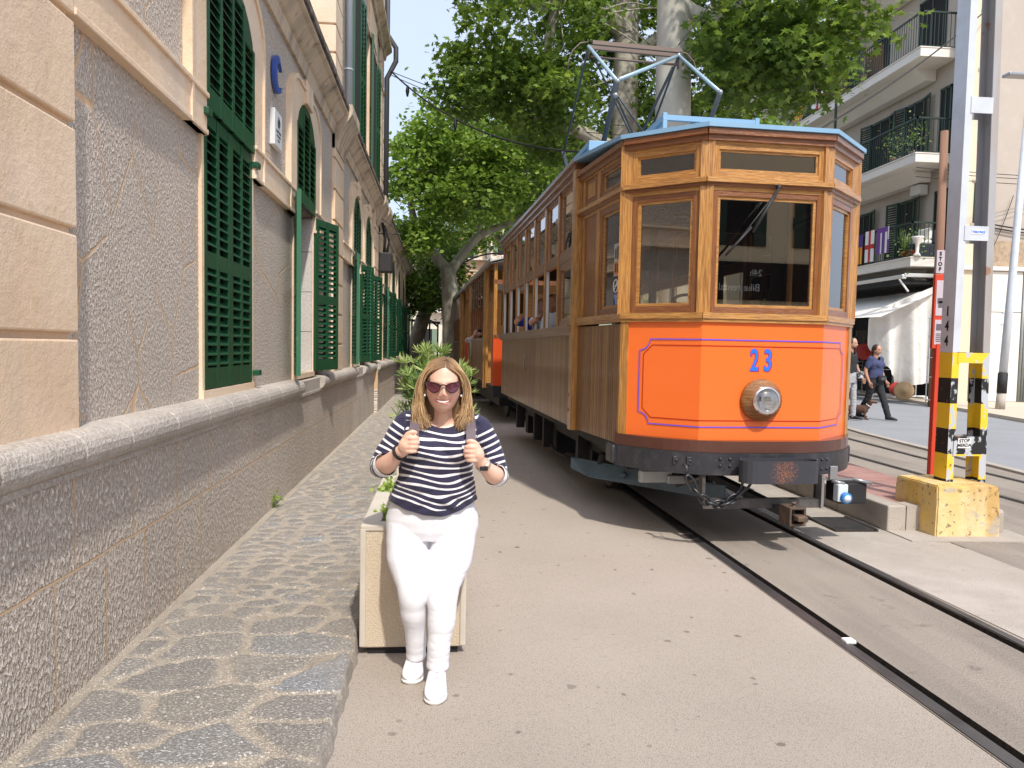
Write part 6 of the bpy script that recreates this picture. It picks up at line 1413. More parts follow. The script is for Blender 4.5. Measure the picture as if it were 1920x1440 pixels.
t=thing('stone_pedestal','pale stone pedestal planter on the lowest balcony','pedestal',(14.5,22.62,4.5)); mb=MB(); mb.rev([(.12,0),(.1,.05),(.05,.12),(.06,.35),(.17,.55),(.18,.6)],(0,0,0),(0,0,1),16); obj('column',mb,m_soff,t)
# ================= cables =================
def cable(label,a,b,sag,r,name='overhead_cable',n=24,hang=()):
    a,b=Vector(a),Vector(b); mb=MB(); P=[a.lerp(b,i/n)-Vector((0,0,sag*4*(i/n)*(1-i/n))) for i in range(n+1)]; mb.tube(P,r,6)
    t=obj(name,mb,m_under,label=label,cat='cable')
    for h in hang:
        p=P[int(h*n)]; q=MB(); q.loft([((0,0,.02),(1,0,0),(0,1,0),.02,.03),((0,0,-.1),(1,0,0),(0,1,0),.045,.05),((0,0,-.22),(1,0,0),(0,1,0),.02,.03)],8); o=obj('cable_clamp',q,m_under,label=None); o.parent=t; o.location=p
    return t
cable('thick black cable sagging from the station corner towards the tram roof',(-1.3,18.35,7.80),(2.3,12.2,4.55),.45,.018,hang=(.14,.42)); cable('thin upper cable from the station corner across to the trees',(-1.3,18.35,7.78),(4.1,17.7,6.6),.25,.009); cable('thin middle cable from the station corner across to the trees',(-1.3,18.35,7.70),(4.1,17.6,6.35),.28,.009)
cable('black cable running diagonally in front of the balconies to the pylon side',(16.2,21.9,12.0),(6.0,14,5.05),.25,.018); cable('black wire above the pale trunk crossing the top of the picture',(3.0,10,5.4),(5.0,12,8.2),.05,.008)
for k,z in enumerate((6.85,6.75,6.6)): cable(('upper','middle','lower')[k]+' of the three thin wires strung along the apartment wall beside the lamp',(13.0,20.5,z-.2),(20,21.9,z+.05),.05,.010)
for k,z in enumerate((5.45,5.35)): cable(('upper','lower')[k]+' thick black cable bundle on the apartment wall by the lamp post',(16.2,21.9,z),(20,21.85,z-.15),.12,.022)
cable('loose wire looping down the apartment wall beside the lamp post',(17.0,21.9,6.3),(16.3,21.85,4.5),.1,.010)
# bracket arm across the street (tram wire support)
t=thing('wire_bracket','thin dark curved bracket arm arching over the nearer trailer','bracket',(2.9,30,0)); mb=MB(); mb.tube([(0,0,0),(0,0,4.6)],.06,8); obj('post',mb,m_iron,t)
mb=MB(); mb.tube([(-2.3+2.3*i/14,0,4.2+.9*math.sin(PI*(.15+.55*i/14))) for i in range(15)],.035,6); obj('arm',mb,m_iron,t)
# ================= far end of the street =================
ks=thing('street_kiosk','small dark framed kiosk with pale blue panels at the end of the footpath','kiosk',(-1.3,33,0)); mb=MB()
for x in (0,.75,1.1): mb.tube([(x,0,0),(x,0,2.5)],.035,8)
mb.tube([(0,0,2.5),(.3,0,2.62),(.8,0,2.55),(1.1,0,2.3)],.04,8); obj('frame',mb,m_iron,ks)
mb=MB(); mb.box(.05,.7,.05,.08,.2,1.7); obj('panel',mb,surf('pale_blue_panel',(.42,.55,.72),rough=.4),ks); mb=MB(); mb.prism([(-.2,-.3,2.55),(1.2,-.3,2.45),(1.2,1.5,2.45),(-.2,1.5,2.55)],(0,0,.05)); obj('canopy',mb,m_under,ks)
m_fb=surf('pale_far_plaster',(.70,.62,.52),[(.6,.4,.7,(.62,.53,.43),.6)],rough=.9); m_tile=surf('terracotta_tiles',(.48,.22,.12),[(3,.4,.6,(.36,.16,.09),.7,(8,1,1))],rough=.8,bumps=((6,.03,(1,.2,1)),))  # far house walls: pale cream plaster mottled by noise
def house(label,x,y,w,d,h,z0=0,roof=True,floors=2,mt=None,rz=0,cols=3):
    t=thing('house',label,'house',(x,y,z0),rz,'pale houses closing the view beyond the trees'); mb=MB(); mb.box(0,w,0,d,0,h); obj('wall',mb,mt or m_fb,t)
    if roof: mb=MB(); mb.prism([(-.3,-.4,h),(-.3,d+.4,h),(-.3,d/2,h+w*.16)],(w+.6,0,0)); obj('roof',mb,m_tile,t)
    for f in range(floors):
        for c_ in range(cols):
            xx=w*(c_+.5)/cols; zz=h*(f+.35)/floors
            mb=MB(); mb.box(xx-.45,xx+.45,-.03,-.0,zz,zz+min(1.7,h/floors*.55)); wn_=obj('window',mb,m_dark,t)
            mb=MB(); 
            for s in (-1,1): mb.box(xx+s*.62-.2,xx+s*.62+.2,-.08,-.031,zz,zz+min(1.7,h/floors*.55))
            obj('shutter',mb,surf('faded_shutter',(.16,.22,.17),rough=.6),wn_)
        mb=MB(); mb.box(w*.15,w*.85,-.7,0,h*(f+.33)/floors-.12,h*(f+.33)/floors); obj('balcony',mb,m_soff,t)
    return t
house('three storey cream house with terracotta roof straight behind the forked plane tree',-2.2,58,8,9,6.2,cols=4,floors=2)
house('pale ochre house higher up the slope behind the terracotta roof',1.2,72,7,8,5.2,z0=6.2,floors=2,mt=surf('ochre_far_plaster',(.66,.50,.34),rough=.9))
house('tall pale house on the slope, just above the trailer roofs',4.0,66,6,8,12,floors=3,roof=False)
house('cream house at far left end behind the leaning tree',-12,60,9,9,9,floors=3)
mb=MB(); V=[];NX,NY=40,24
for j in range(NY+1):
    for i in range(NX+1):
        x=-120+240*i/NX; y=75+150*j/NY; V.append((x,y,-1+ (y-75)*.20+6*mnoise.noise(Vector((x*.02,y*.02,1)))+ .0004*(x*x)*.8))
mb.smooth=True; mb.add(V,[(j*(NX+1)+i,j*(NX+1)+i+1,(j+1)*(NX+1)+i+1,(j+1)*(NX+1)+i) for j in range(NY) for i in range(NX)]); obj('hillside',mb,surf('hill_scrub',(.10,.13,.05),[(.2,.4,.6,(.30,.27,.18),.7),(.6,.5,.6,(.05,.08,.03),.7)],rough=.95),kind='structure')
# house behind the photographer, seen only as a reflection in the front glass
t=thing('corner_shop_house','cream house with dark shutters and a black shop sign, mirrored in the tram windscreen','building',(5,-16,0)); mb=MB(); mb.box(-4,16,-6,0,0,9.6); obj('wall',mb,surf('warm_yellow_render',(.84,.68,.45),rough=.8),t)
for x in (1.0,4.2,7.4,10.6,13.8):
    mb=MB(); mb.box(x,x+1.1,.0,.03,5.4,7.6); w=obj('window',mb,m_dark,t); mb=MB(); mb.box(x-.5,x,.03,.08,5.4,7.6); mb.box(x+1.1,x+1.6,.03,.08,5.4,7.6); obj('shutter',mb,m_dgreen,w)
    mb=MB(); mb.box(x-.3,x+1.9,.0,.06,.1,2.5); obj('shop_window',mb,m_dark,t)
mb=MB(); mb.box(-3,15.5,.0,.15,3.4,4.8); sg=obj('shop_sign',mb,m_dark,t); place_text('lettering','Bike rental, Tours & Coffee',.38,(6.65,.16,3.85),(-1,0,0),(0,0,1),m_white,sg,ext=.004); place_text('lettering','24h',.34,(8.6,.16,4.4),(-1,0,0),(0,0,1),m_white,sg,ext=.004)
# ================= PEOPLE =================
def skin_mat(name,c,c2,lips=True):
    m,nt,b=_new(name); a=nt.nodes.new('ShaderNodeAttribute'); a.attribute_name='lip'
    f,_=noise_fac(nt,14,.35,.7); base=mixc(nt,mathn(nt,'MULTIPLY',f,.35),c,c2)
    a2=nt.nodes.new('ShaderNodeAttribute'); a2.attribute_name='blush'
    base=mixc(nt,mathn(nt,'MULTIPLY',a2.outputs['Fac'],.55),base,(.80,.34,.26)); base=mixc(nt,a.outputs['Fac'],base,(.62,.20,.19))
    nt.links.new(base,b.inputs['Base Color']); b.inputs['Roughness'].default_value=.42; b.inputs['Subsurface Weight'].default_value=.12; b.inputs['Subsurface Radius'].default_value=(.012,.005,.003); b.inputs['Subsurface Scale'].default_value=1.0
    return m
m_skin=skin_mat('warm_skin',(.76,.48,.365),(.70,.39,.28)); m_skin2=skin_mat('tanned_skin',(.50,.27,.18),(.44,.22,.14))
def stripe_mat():
    m,nt,b=_new('navy_white_striped_jersey'); a=nt.nodes.new('ShaderNodeAttribute'); a.attribute_name='stripe'
    k=nt.nodes.new('ShaderNodeAttribute'); k.attribute_name='solid'
    fr=mathn(nt,'FRACT',mathn(nt,'DIVIDE',a.outputs['Fac'],.0285)); w=mathn(nt,'LESS_THAN',fr,.32); w=mathn(nt,'MULTIPLY',w,mathn(nt,'LESS_THAN',k.outputs['Fac'],.5)); w=mathn(nt,'MAXIMUM',w,mathn(nt,'GREATER_THAN',k.outputs['Fac'],1.5))
    nt.links.new(mixc(nt,w,(.022,.020,.055),(.80,.79,.80)),b.inputs['Base Color']); b.inputs['Roughness'].default_value=.85; b.inputs['Sheen Weight'].default_value=.15
    f,_=noise_fac(nt,7,.3,.7,stretch=(1,1,1.6),detail=3); bp=nt.nodes.new('ShaderNodeBump'); bp.inputs['Distance'].default_value=.012; nt.links.new(f,bp.inputs['Height']); nt.links.new(bp.outputs[0],b.inputs['Normal']); return m
m_strp=stripe_mat()
m_jean=surf('white_stretch_denim',(.76,.76,.80),rough=.8,bumps=((5,.0022,(1,1,2.2)),(30,.0008,(1,1,2)),))
m_shoe=surf('white_trainer_mesh',(.78,.78,.80),rough=.7,bumps=((120,.001),)); m_sole=surf('white_rubber_sole',(.74,.73,.72),rough=.5)
def ptube(mb,pts,rs,n=16,per=5):
    P=[Vector(p) for p in pts];Q=[];Rr=[]
    for i in range(len(P)-1):
        for k in range(per):
            t=k/per; p0=P[max(i-1,0)];p1=P[i];p2=P[i+1];p3=P[min(i+2,len(P)-1)]
            Q.append(.5*((2*p1)+(p2-p0)*t+(2*p0-5*p1+4*p2-p3)*t*t+(3*p1-p0-3*p2+p3)*t**3)); s=t*t*(3-2*t); Rr.append(rs[i]*(1-s)+rs[i+1]*s)
    Q.append(P[-1]); Rr.append(rs[-1]); mb.tube(Q,Rr,n); mb.ell(Q[0],Rr[0]*.98,Rr[0]*.98,Rr[0]*.98); mb.ell(Q[-1],Rr[-1]*.98,Rr[-1]*.98,Rr[-1]*.98)
def rings(mb,L,n=32):
    """L: (cx,cy,z,rx,ry) dense-interpolated"""
    out=[]
    for i in range(len(L)-1):
        for k in range(4):
            t=k/4; s=t*t*(3-2*t); out.append([L[i][q]*(1-s)+L[i+1][q]*s for q in range(5)])
    out.append(list(L[-1])); mb.loft([((o[0],o[1],o[2]),(1,0,0),(0,1,0),o[3],o[4]) for o in out],n)
def sm(x): x=max(0,min(1,x)); return x*x*(3-2*x)
def head_mesh(mb,c,s=1.,yaw=0.,nu=56,nv=44):
    """face looks to -Y of local frame, rotated by yaw"""
    V=[];F_=[]
    G=lambda x,z,cx,cz,wx,wz: math.exp(-((x-cx)/wx)**2-((z-cz)/wz)**2)
    cy,sy=math.cos(yaw),math.sin(yaw)
    for i in range(nv+1):
        th=PI*i/nv
        for j in range(nu):
            a=2*PI*j/nu; dx,dy,dz=math.sin(th)*math.cos(a),math.sin(th)*math.sin(a),math.cos(th)
            st_=math.sin(th); x,y,z=dx*.075,dy*.094,dz*.115
            if z<.05 and st_>1e-6: x*=st_**-.25
            if y<0 and st_>1e-6: y*=st_**-.42
            if z<-.01: t=min(1,(-z-.01)/.105); x*=1-.20*t**1.9; y=y*(1-.22*t) if y>0 else y*(1-.03*t)
            if z>.03: x*=1+.03; 
            if y<0:
                f=min(1,-dy*1.6)
                d=.024*G(x,z,0,-.034,.010,.014)+.008*G(x,z,.013,-.040,.007,.008)+.008*G(x,z,-.013,-.040,.007,.008)-.004*G(x,z,.033,-.056,.006,.016)-.004*G(x,z,-.033,-.056,.006,.016)+.012*G(x,z,0,-.012,.008,.022)   # nose
                d+=.006*G(x,z,.030,.018,.022,.010)+.006*G(x,z,-.030,.018,.022,.010)  # brow
                d-=.009*G(x,z,.031,-.003,.016,.011)+.009*G(x,z,-.031,-.003,.016,.011) # sockets
                d+=.007*G(x,z,.040,-.038,.020,.018)+.007*G(x,z,-.040,-.038,.020,.018) # cheeks
                d+=.006*G(x,z,0,-.058,.024,.006)-.005*G(x,z,0,-.066,.03,.004)+.006*G(x,z,0,-.074,.020,.006) # lips
                d+=.008*G(x,z,0,-.100,.020,.014)
                y-=d*f
            p=Vector((x*s,y*s,z*s)); p=Vector((p.x*cy-p.y*sy,p.x*sy+p.y*cy,p.z)); V.append(Vector(c)+p)
    for i in range(nv):
        for j in range(nu): F_.append((i*nu+j,(i+1)*nu+j,(i+1)*nu+(j+1)%nu,i*nu+(j+1)%nu))
    o=mb.smooth; mb.smooth=True; mb.add(V,F_); mb.smooth=o
    for q in (-1,1):
        e=Vector((q*.076*s,.008*s,-.012*s)); e=Vector((e.x*cy-e.y*sy,e.x*sy+e.y*cy,e.z)); mb.ell(Vector(c)+e,.008*s,.014*s,.028*s,10,8)
def pmesh(me,base): me.transform(Matrix.Translation(-Vector(base))); return me
def build_woman():
    base=(-.03,3.2,0); t=thing('person','smiling woman in striped navy top, white jeans and sunglasses leaning on the planter','person',base)
    HC=(.006,3.305,1.258)
    # --- skin : head, neck, chest, forearms, hands, ankles
    mb=MB(); head_mesh(mb,HC,1.0,yaw=R(2))
    ptube(mb,[(.006,3.335,1.20),(.008,3.348,1.14),(.008,3.362,1.09)],[.050,.052,.062])
    rings(mb,[(.008,3.37,1.118,.055,.042),(.008,3.366,1.09,.125,.060),(.005,3.36,1.05,.152,.076),(-.01,3.352,.99,.150,.095),(-.015,3.36,.90,.13,.09)])
    RA=[(-.155,3.372,1.08),(-.215,3.368,.985),(-.258,3.352,.902),(-.225,3.30,.918),(-.178,3.235,.972),(-.152,3.212,.992)]
    LA=[(.175,3.372,1.058),(.222,3.366,.96),(.250,3.350,.868),(.228,3.29,.875),(.183,3.232,.922),(.160,3.212,.950)]
    ptube(mb,RA,[.040,.040,.040,.041,.028,.026]); ptube(mb,LA,[.040,.040,.040,.040,.028,.026])
    def fist(c,s):
        """s=-1 viewer's left hand (fingers towards +x), +1 mirrored"""
        q=-s; c=Vector(c)
        mb.ell(c,.030,.021,.036,16,12,Matrix.Rotation(R(18)*q,3,'Y'))
        mb.ell(c+Vector((q*.010,-.006,.010)),.024,.018,.026,14,10)
        for i,(r_,l) in enumerate(((.0098,1.0),(.0100,1.06),(.0096,1.0),(.0084,.86))):
            z=.030-.0185*i; k0=c+Vector((q*.006,-.010,z)); k1=c+Vector((q*(.026*l),-.019,z+.002)); k2=c+Vector((q*(.046*l),-.008,z+.001)); k3=c+Vector((q*(.043*l),.010,z-.001)); k4=c+Vector((q*.026,.014,z-.002))
            ptube(mb,[k0,k1,k2,k3,k4],[r_*1.05,r_*1.08,r_,r_*.95,r_*.85],n=10,per=3)
        ptube(mb,[c+Vector((-q*.008,.004,.018)),c+Vector((q*.006,-.004,.044)),c+Vector((q*.026,-.010,.056)),c+Vector((q*.040,-.006,.054))],[.013,.0115,.0105,.009],n=10,per=3)
    HR_=Vector((-.146,3.196,1.012)); HL_=Vector((.152,3.196,.976))
    ptube(mb,[RA[-1],tuple(HR_)],[.026,.026]); ptube(mb,[LA[-1],tuple(HL_)],[.026,.026]); fist(HR_,-1); fist(HL_,1)
    for (x,y,kx,ky,hpx) in ((-.095,3.285,-.11,3.23,-.132),(-.002,3.165,.016,3.205,.060)): ptube(mb,[(hpx*.8,3.39,.80),(hpx,3.385,.62),(kx,ky,.40),(x,y,.16),(x,y-.005,.07)],[.05,.045,.04,.034,.033])
    me=remeshed(mb,.0034,3,'body'); co=coords(me)
    lip=np.exp(-((co[:,0]-HC[0])/.036)**8-(((co[:,2]-(HC[2]-.0655)-6.6*(co[:,0]-HC[0])**2)/.0105)**4))*(co[:,1]<HC[1]-.05)*.9
    bl=(np.exp(-((np.abs(co[:,0]-HC[0])-.042)/.022)**2-((co[:,2]-(HC[2]-.035))/.02)**2)+.6*np.exp(-((co[:,0]-HC[0])/.012)**2-((co[:,2]-(HC[2]-.035))/.014)**2))*(co[:,1]<HC[1])
    vattr(me,'lip',lip); vattr(me,'blush',np.clip(bl,0,1)); body=link('body',pmesh(me,base),m_skin,t)
    # teeth, as a curved strip
    mb=MB(); V=[];N=14
    for i in range(N+1):
        x=-.026+.052*i/N; y=HC[1]-.0925+15*x*x; z=HC[2]-.0640+6.5*x*x
        V+=[(HC[0]+x,y-.003,z-.0042*(1-(x/.0275)**2)),(HC[0]+x,y-.003,z+.0022*(1-(x/.028)**4))]
    mb.add(V,[(2*i,2*i+2,2*i+3,2*i+1) for i in range(N)]); obj('teeth',pmesh(mb.mesh('teeth'),base),surf('teeth_white',(.82,.79,.74),rough=.3),t)
    # --- striped top
    TR=[(.008,3.372,1.128,.060,.040),(.008,3.368,1.105,.130,.062),(.006,3.362,1.065,.164,.082),(-.003,3.352,1.01,.166,.108),(-.010,3.340,.965,.165,.124),(-.016,3.345,.915,.158,.120),(-.018,3.350,.87,.160,.122),(-.022,3.358,.82,.174,.130),(-.030,3.372,.77,.192,.138),(-.034,3.380,.72,.200,.142),(-.034,3.384,.665,.196,.138)]
    mb=MB(); rings(mb,TR,40)
    mb.ell((-.075,3.262,.985),.066,.050,.058); mb.ell((.060,3.262,.982),.066,.050,.058)
    SRr=[RA[0],RA[1],RA[2],(-.238,3.318,.912)]; SL=[LA[0],LA[1],LA[2],(.238,3.312,.872)]
    ptube(mb,[(-.10,3.372,1.105)]+SRr,[.046,.054,.052,.051,.053]); ptube(mb,[(.115,3.372,1.095)]+SL,[.046,.053,.052,.050,.051])
    me=remeshed(mb,.0040,4,'striped_top')
    bm=bmesh.new(); bm.from_mesh(me)
    cuffR=(Vector((-.238,3.318,.912)),(Vector((-.178,3.235,.972))-Vector((-.258,3.352,.902))).normalized()); cuffL=(Vector((.238,3.312,.872)),(Vector((.183,3.232,.922))-Vector((.250,3.350,.868))).normalized())
    # soft folds
    for v in bm.verts:
        x,y,z=v.co; n_=mnoise.noise(Vector((x*9,y*9,z*22))); 
        amp=.0045+.005*sm((.82-z)/.1); v.co+=v.normal*amp*n_
        if z<.84 and y<3.4: v.co+=v.normal*.006*math.sin((z*1.0+.55*abs(x+.03))*105)*sm((.84-z)/.08)*.6
    def hemz(x): return .712+.035*min(1,abs(x+.034)/.19)**2*1.3-.012*math.exp(-((x-.02)/.08)**2)
    def neck(x,z,y): 
        return ((x-.010)/.094)**2+((z-1.150)/.074)**2 if y<3.385 else ((x-.008)/.075)**2+((z-1.142)/.024)**2
    def seg(p,P):
        best=(9,0); acc=0
        for a,b in zip(P[:-1],P[1:]):
            a=Vector(a);b=Vector(b);d=b-a; tt=max(0,min(1,(p-a).dot(d)/d.length_squared)); q=(a+d*tt-p).length
            if q<best[0]: best=(q,acc+tt*d.length)
            acc+=d.length
        return best,acc
    dead=[]
    for v in bm.verts:
        x,y,z=v.co
        if neck(x,z,y)<1 and z>1.06: dead.append(v)
        elif z<hemz(x) and abs(x+.03)<.23: dead.append(v)
        elif x<-.17 and (v.co-cuffR[0]).dot(cuffR[1])>.006 and (v.co-cuffR[0]).length<.075 and seg(v.co,[RA[0],RA[1],RA[2]])[0][0]>.060: dead.append(v)
        elif x>.15 and (v.co-cuffL[0]).dot(cuffL[1])>.006 and (v.co-cuffL[0]).length<.075 and seg(v.co,[LA[0],LA[1],LA[2]])[0][0]>.058: dead.append(v)
    bmesh.ops.delete(bm,geom=dead,context='VERTS')
    for v in bm.verts:
        if not v.is_boundary: continue
        x,y,z=v.co
        if z<.80: v.co.z=hemz(x)
        elif z>1.02 and abs(x)<.13:
            w_=.074 if y<3.385 else .026; xx=(x-.010)/.094; zz=(z-1.150)/w_; l=math.hypot(xx,zz) or 1
            v.co.x=.010+.094*xx/l; v.co.z=1.150+w_*zz/l
        else:
            c_,d_=cuffR if x<0 else cuffL; v.co-=d_*((v.co-c_).dot(d_)-.006)
    bm.to_mesh(me); bm.free(); me.update()
    co=coords(me); st=[];so=[]
    def seg(p,P):
        best=(9,0); acc=0
        for a,b in zip(P[:-1],P[1:]):
            a=Vector(a);b=Vector(b);d=b-a; tt=max(0,min(1,(p-a).dot(d)/d.length_squared)); q=(a+d*tt-p).length
            if q<best[0]: best=(q,acc+tt*d.length)
            acc+=d.length
        return best,acc
    for x,y,z in co:
        p=Vector((x,y,z)); s=z-(hemz(x)-.712)*sm((.88-z)/.14)+.010*math.sin(x*17+1)+.004*math.sin(z*60+x*30); k=0
        P=SRr if x<0 else SL; (dist,al),tot=seg(p,P)
        # torso half width at this height
        rx=.13
        for a,b in zip(TR[:-1],TR[1:]):
            if b[2]<=z<=a[2]: u=(a[2]-z)/(a[2]-b[2]); rx=a[3]+(b[3]-a[3])*u; break
        if abs(x)>rx*.985-.002 and dist<.066 and z<1.10 or (abs(x)>.155 and dist<.07):
            s=.96-al*.98
            if al>tot-.012: k=2
        if neck(x,z,y)<1.30 and z>1.06: k=1
        if z<hemz(x)+.026 and abs(x+.03)<.22: k=1
        st.append(s+.0285*60); so.append(k)
    ev=np.empty(len(me.edges)*2,dtype=np.int32); me.edges.foreach_get('vertices',ev); ev=ev.reshape(-1,2); st_a=np.array(st)
    for a_,b_ in ev:
        if abs(st_a[a_]-st_a[b_])>.012: so[a_]=1; so[b_]=1
    vattr(me,'stripe',st); vattr(me,'solid',so); link('striped_top',pmesh(me,base),m_strp,t)
    mb=MB(); mb.box(.088,.100,3.205,3.212,1.003,1.010); em=obj('emblem',pmesh(mb.mesh('emblem'),base),surf('emblem_white',(.8,.8,.8)),t)
    # --- jeans
    mb=MB(); rings(mb,[(-.034,3.386,.755,.176,.125),(-.034,3.386,.72,.190,.132),(-.034,3.388,.67,.204,.136),(-.034,3.388,.625,.205,.130),(-.035,3.386,.585,.196,.115)],40)
    def jr(pts,rs):
        P=[Vector(p) for p in pts]; Q=[];RR=[]
        for i in range(len(P)-1):
            for k in range(12):
                u=k/12; p0=P[max(i-1,0)];p1=P[i];p2=P[i+1];p3=P[min(i+2,len(P)-1)]
                Q.append(.5*((2*p1)+(p2-p0)*u+(2*p0-5*p1+4*p2-p3)*u*u+(3*p1-p0-3*p2+p3)*u**3)); s=u*u*(3-2*u); z=Q[-1].z
                w=.0016*math.sin(z*170+2*math.sin(z*40))*sm((.17-z)/.08); RR.append(rs[i]*(1-s)+rs[i+1]*s+w)
        Q.append(P[-1]); RR.append(rs[-1]); mb.tube(Q,RR,28)
    jr([(-.132,3.385,.64),(-.138,3.32,.52),(-.112,3.225,.40),(-.108,3.225,.31),(-.098,3.255,.20),(-.095,3.285,.078)],[.104,.091,.065,.056,.045,.042])
    jr([(.062,3.385,.64),(.050,3.315,.52),(.018,3.205,.39),(.014,3.175,.30),(.004,3.165,.19),(-.001,3.168,.078)],[.106,.095,.066,.060,.049,.046])
    me=remeshed(mb,.0045,3,'white_jeans'); bm=bmesh.new(); bm.from_mesh(me)
    for v in bm.verts:
        x,y,z=v.co; xc=-.105 if x<-.035 else .012; fold=sum(math.exp(-((z-zf-sl*(x-xc)-.004*math.sin(x*60+zf*90))/.0055)**2)*am for zf,sl,am in ((.445,.12,.8),(.415,-.10,1),(.385,.06,.7),(.335,.10,.5),(.285,-.12,.7),(.235,.08,.9),(.195,-.1,1),(.165,.1,1),(.135,.0,1)) if ((zf*1000)%2<1 or x>-.035)); v.co+=v.normal*(.0016*mnoise.noise(Vector((x*9,y*9,z*20)))-.0016*fold-.005*math.exp(-((x+.035)/.012)**2)*sm((z-.60)/.05))
    bm.to_mesh(me); bm.free(); jn=link('white_jeans',pmesh(me,base),m_jean,t)
    # --- shoes
    for (x,yt,yh,rz,lab) in ((-.098,3.178,3.352,R(3),0),(.0,2.985,3.228,R(4),1)):
        sh_=thing('x','y','z') if 0 else None
        L=yh-yt; N=12; mb=MB(); 
        prof=[(0,.018,.014,.018),(.05,.033,.026,.026),(.15,.043,.034,.034),(.3,.046,.042,.042),(.45,.043,.058,.054),(.6,.040,.072,.066),(.75,.037,.082,.076),(.9,.034,.088,.082),(1.0,.026,.086,.08)]
        mb.loft([((x+.0*f-.012*(1-f),yt+L*f,.014+h*.5),(1,0,0),(0,0,1),w,h*.5) for f,w,h,_ in prof],22); ptube(mb,[(x,yh-.045,.075),(x,yh-.04,.115)],[.038,.040])
        me=remeshed(mb,.004,3,'shoe'); so_=link('shoe',pmesh(me,base),m_shoe,t)
        mb=MB(); mb.loft([((x-.012*(1-f),yt+L*f,.010),(1,0,0),(0,0,1),w*1.06,.011) for f,w,h,_ in prof],22); obj('sole',pmesh(mb.mesh('sole'),base),m_sole,so_)
        mb=MB()
        for k in range(4):
            f=.42+.11*k; y=yt+L*f; z=.014+np.interp(f,[p[0] for p in prof],[p[2] for p in prof])+.001; mb.tube([(x-.022,y,z-.008),(x-.004,y-.004,z+.003),(x+.018,y+.006,z-.008)],.0028,6); mb.tube([(x+.018,y,z-.008),(x-.0,y-.004,z+.003),(x-.024,y+.006,z-.008)],.0028,6)
        z=.085; mb.torus((x-.016,yt+L*.72,z+.006),.014,.0022,ax=(.2,.3,1),n=14,k=5,sx=1.4); mb.torus((x+.014,yt+L*.72,z+.006),.013,.0022,ax=(-.2,.3,1),n=14,k=5,sx=1.4)
        if not lab: mb.tube([(x-.01,yt+L*.7,z),(x-.035,yt+L*.62,z-.02),(x-.05,yt+L*.55,z-.055)],.0022,5)
        obj('lace',pmesh(mb.mesh('lace'),base),surf('grey_white_lace',(.50,.51,.55),rough=.7),so_)
    # --- hair
    m,nt,b=_new('highlighted_blonde_hair'); a=nt.nodes.new('ShaderNodeAttribute'); a.attribute_name='tone'; cr=nt.nodes.new('ShaderNodeValToRGB'); nt.links.new(a.outputs['Fac'],cr.inputs[0]); e=cr.color_ramp.elements
    e[0].color=(.060,.032,.018,1); e[1].color=(.86,.66,.40,1); e2=e.new(.42); e2.color=(.27,.155,.075,1); e2=e.new(.68); e2.color=(.55,.36,.18,1)
    nt.links.new(cr.outputs[0],b.inputs['Base Color']); b.inputs['Roughness'].default_value=.55; m_hair=m
    mb=MB(); tone=[]
    n0=0
    hx,hy,hz=HC
    mb.ell((hx,hy+.007,hz+.015),.081,.096,.108,28,20); tone+= [.30]*(len(mb.v))
    # nape mass
    mb.loft([((hx,hy+.045,hz+.03),(1,0,0),(0,1,0),.082,.060),((hx,hy+.05,hz-.05),(1,0,0),(0,1,0),.098,.052),((hx,hy+.05,hz-.12),(1,0,0),(0,1,0),.112,.045),((hx,hy+.05,hz-.165),(1,0,0),(0,1,0),.100,.035)],24); tone+=[.12+.25*(mnoise.noise(Vector((v_[0]*90,v_[1]*90,v_[2]*6)))+.5) for v_ in mb.v[len(tone):]]
    rr=np.random.default_rng(21)
    for i in range(4600):
        s=-1 if i%2 else 1; f=rr.random(); a_=-.066+.15*f   # front -> back
        lay=rr.uniform(0,1); tn=np.clip(rr.normal(.62,.15),.2,1)
        frontness=max(0,1-f*2.6)
        px_=hx+.012+s*rr.uniform(0,.008); topz=hz+.121-.16*max(0,-(a_+.012))-.35*max(0,a_-.03)
        out=.004+.012*lay
        P0=Vector((px_,hy+a_,topz+.0)); 
        P1=Vector((hx+s*(.042+out*.5),hy+a_*1.05-.004*frontness,hz+.103-.010*frontness-.25*max(0,-a_-.01)-.25*max(0,a_-.03)+.004*lay))
        P2=Vector((hx+s*(.071+out*1.3),hy+a_*.95-.002*frontness,hz+.050))
        P3=Vector((hx+s*(.084+out*1.9),hy+a_*.7+.004,hz-.005))
        P4=Vector((hx+s*(.088+.028*lay+.004*rr.normal()),hy+a_*.6+.01,hz-.065))
        P5=Vector((hx+s*(.076+.050*lay+.004*rr.normal()),hy+a_*.45+.005+.006*rr.normal(),hz-.115))
        ln=rr.uniform(.125,.195)-.02*(s<0)*0
        P6=Vector((hx+s*(.058+.062*lay+.007*rr.normal()),hy+a_*.45-.0+.010*rr.normal(),hz-ln))
        if i%4<2 and i<1300:
            u=rr.random(); P0=Vector((hx+.010+s*.001,hy-.060-.018*u,hz+.114-.036*u)); P1=Vector((hx+s*(.034+.006*rr.random()),hy-.068-.012*u,hz+.100-.032*u)); P2=Vector((hx+s*(.067+.008*rr.random()),hy-.054-.004*u,hz+.062-.022*u)); P3=Vector((hx+s*(.083+.010*rr.random()),hy-.034,hz+.004-.01*u))
        wv=rr.uniform(0,6.28); wa=.0035*rr.random()
        for q_,pp in enumerate((P3,P4,P5,P6)): pp.x+=s*wa*math.sin(wv+q_*1.9); pp.y+=wa*math.cos(wv+q_*1.7)
        P=[P0,P1,P2,P3,P4,P5,P6]; Q=[]
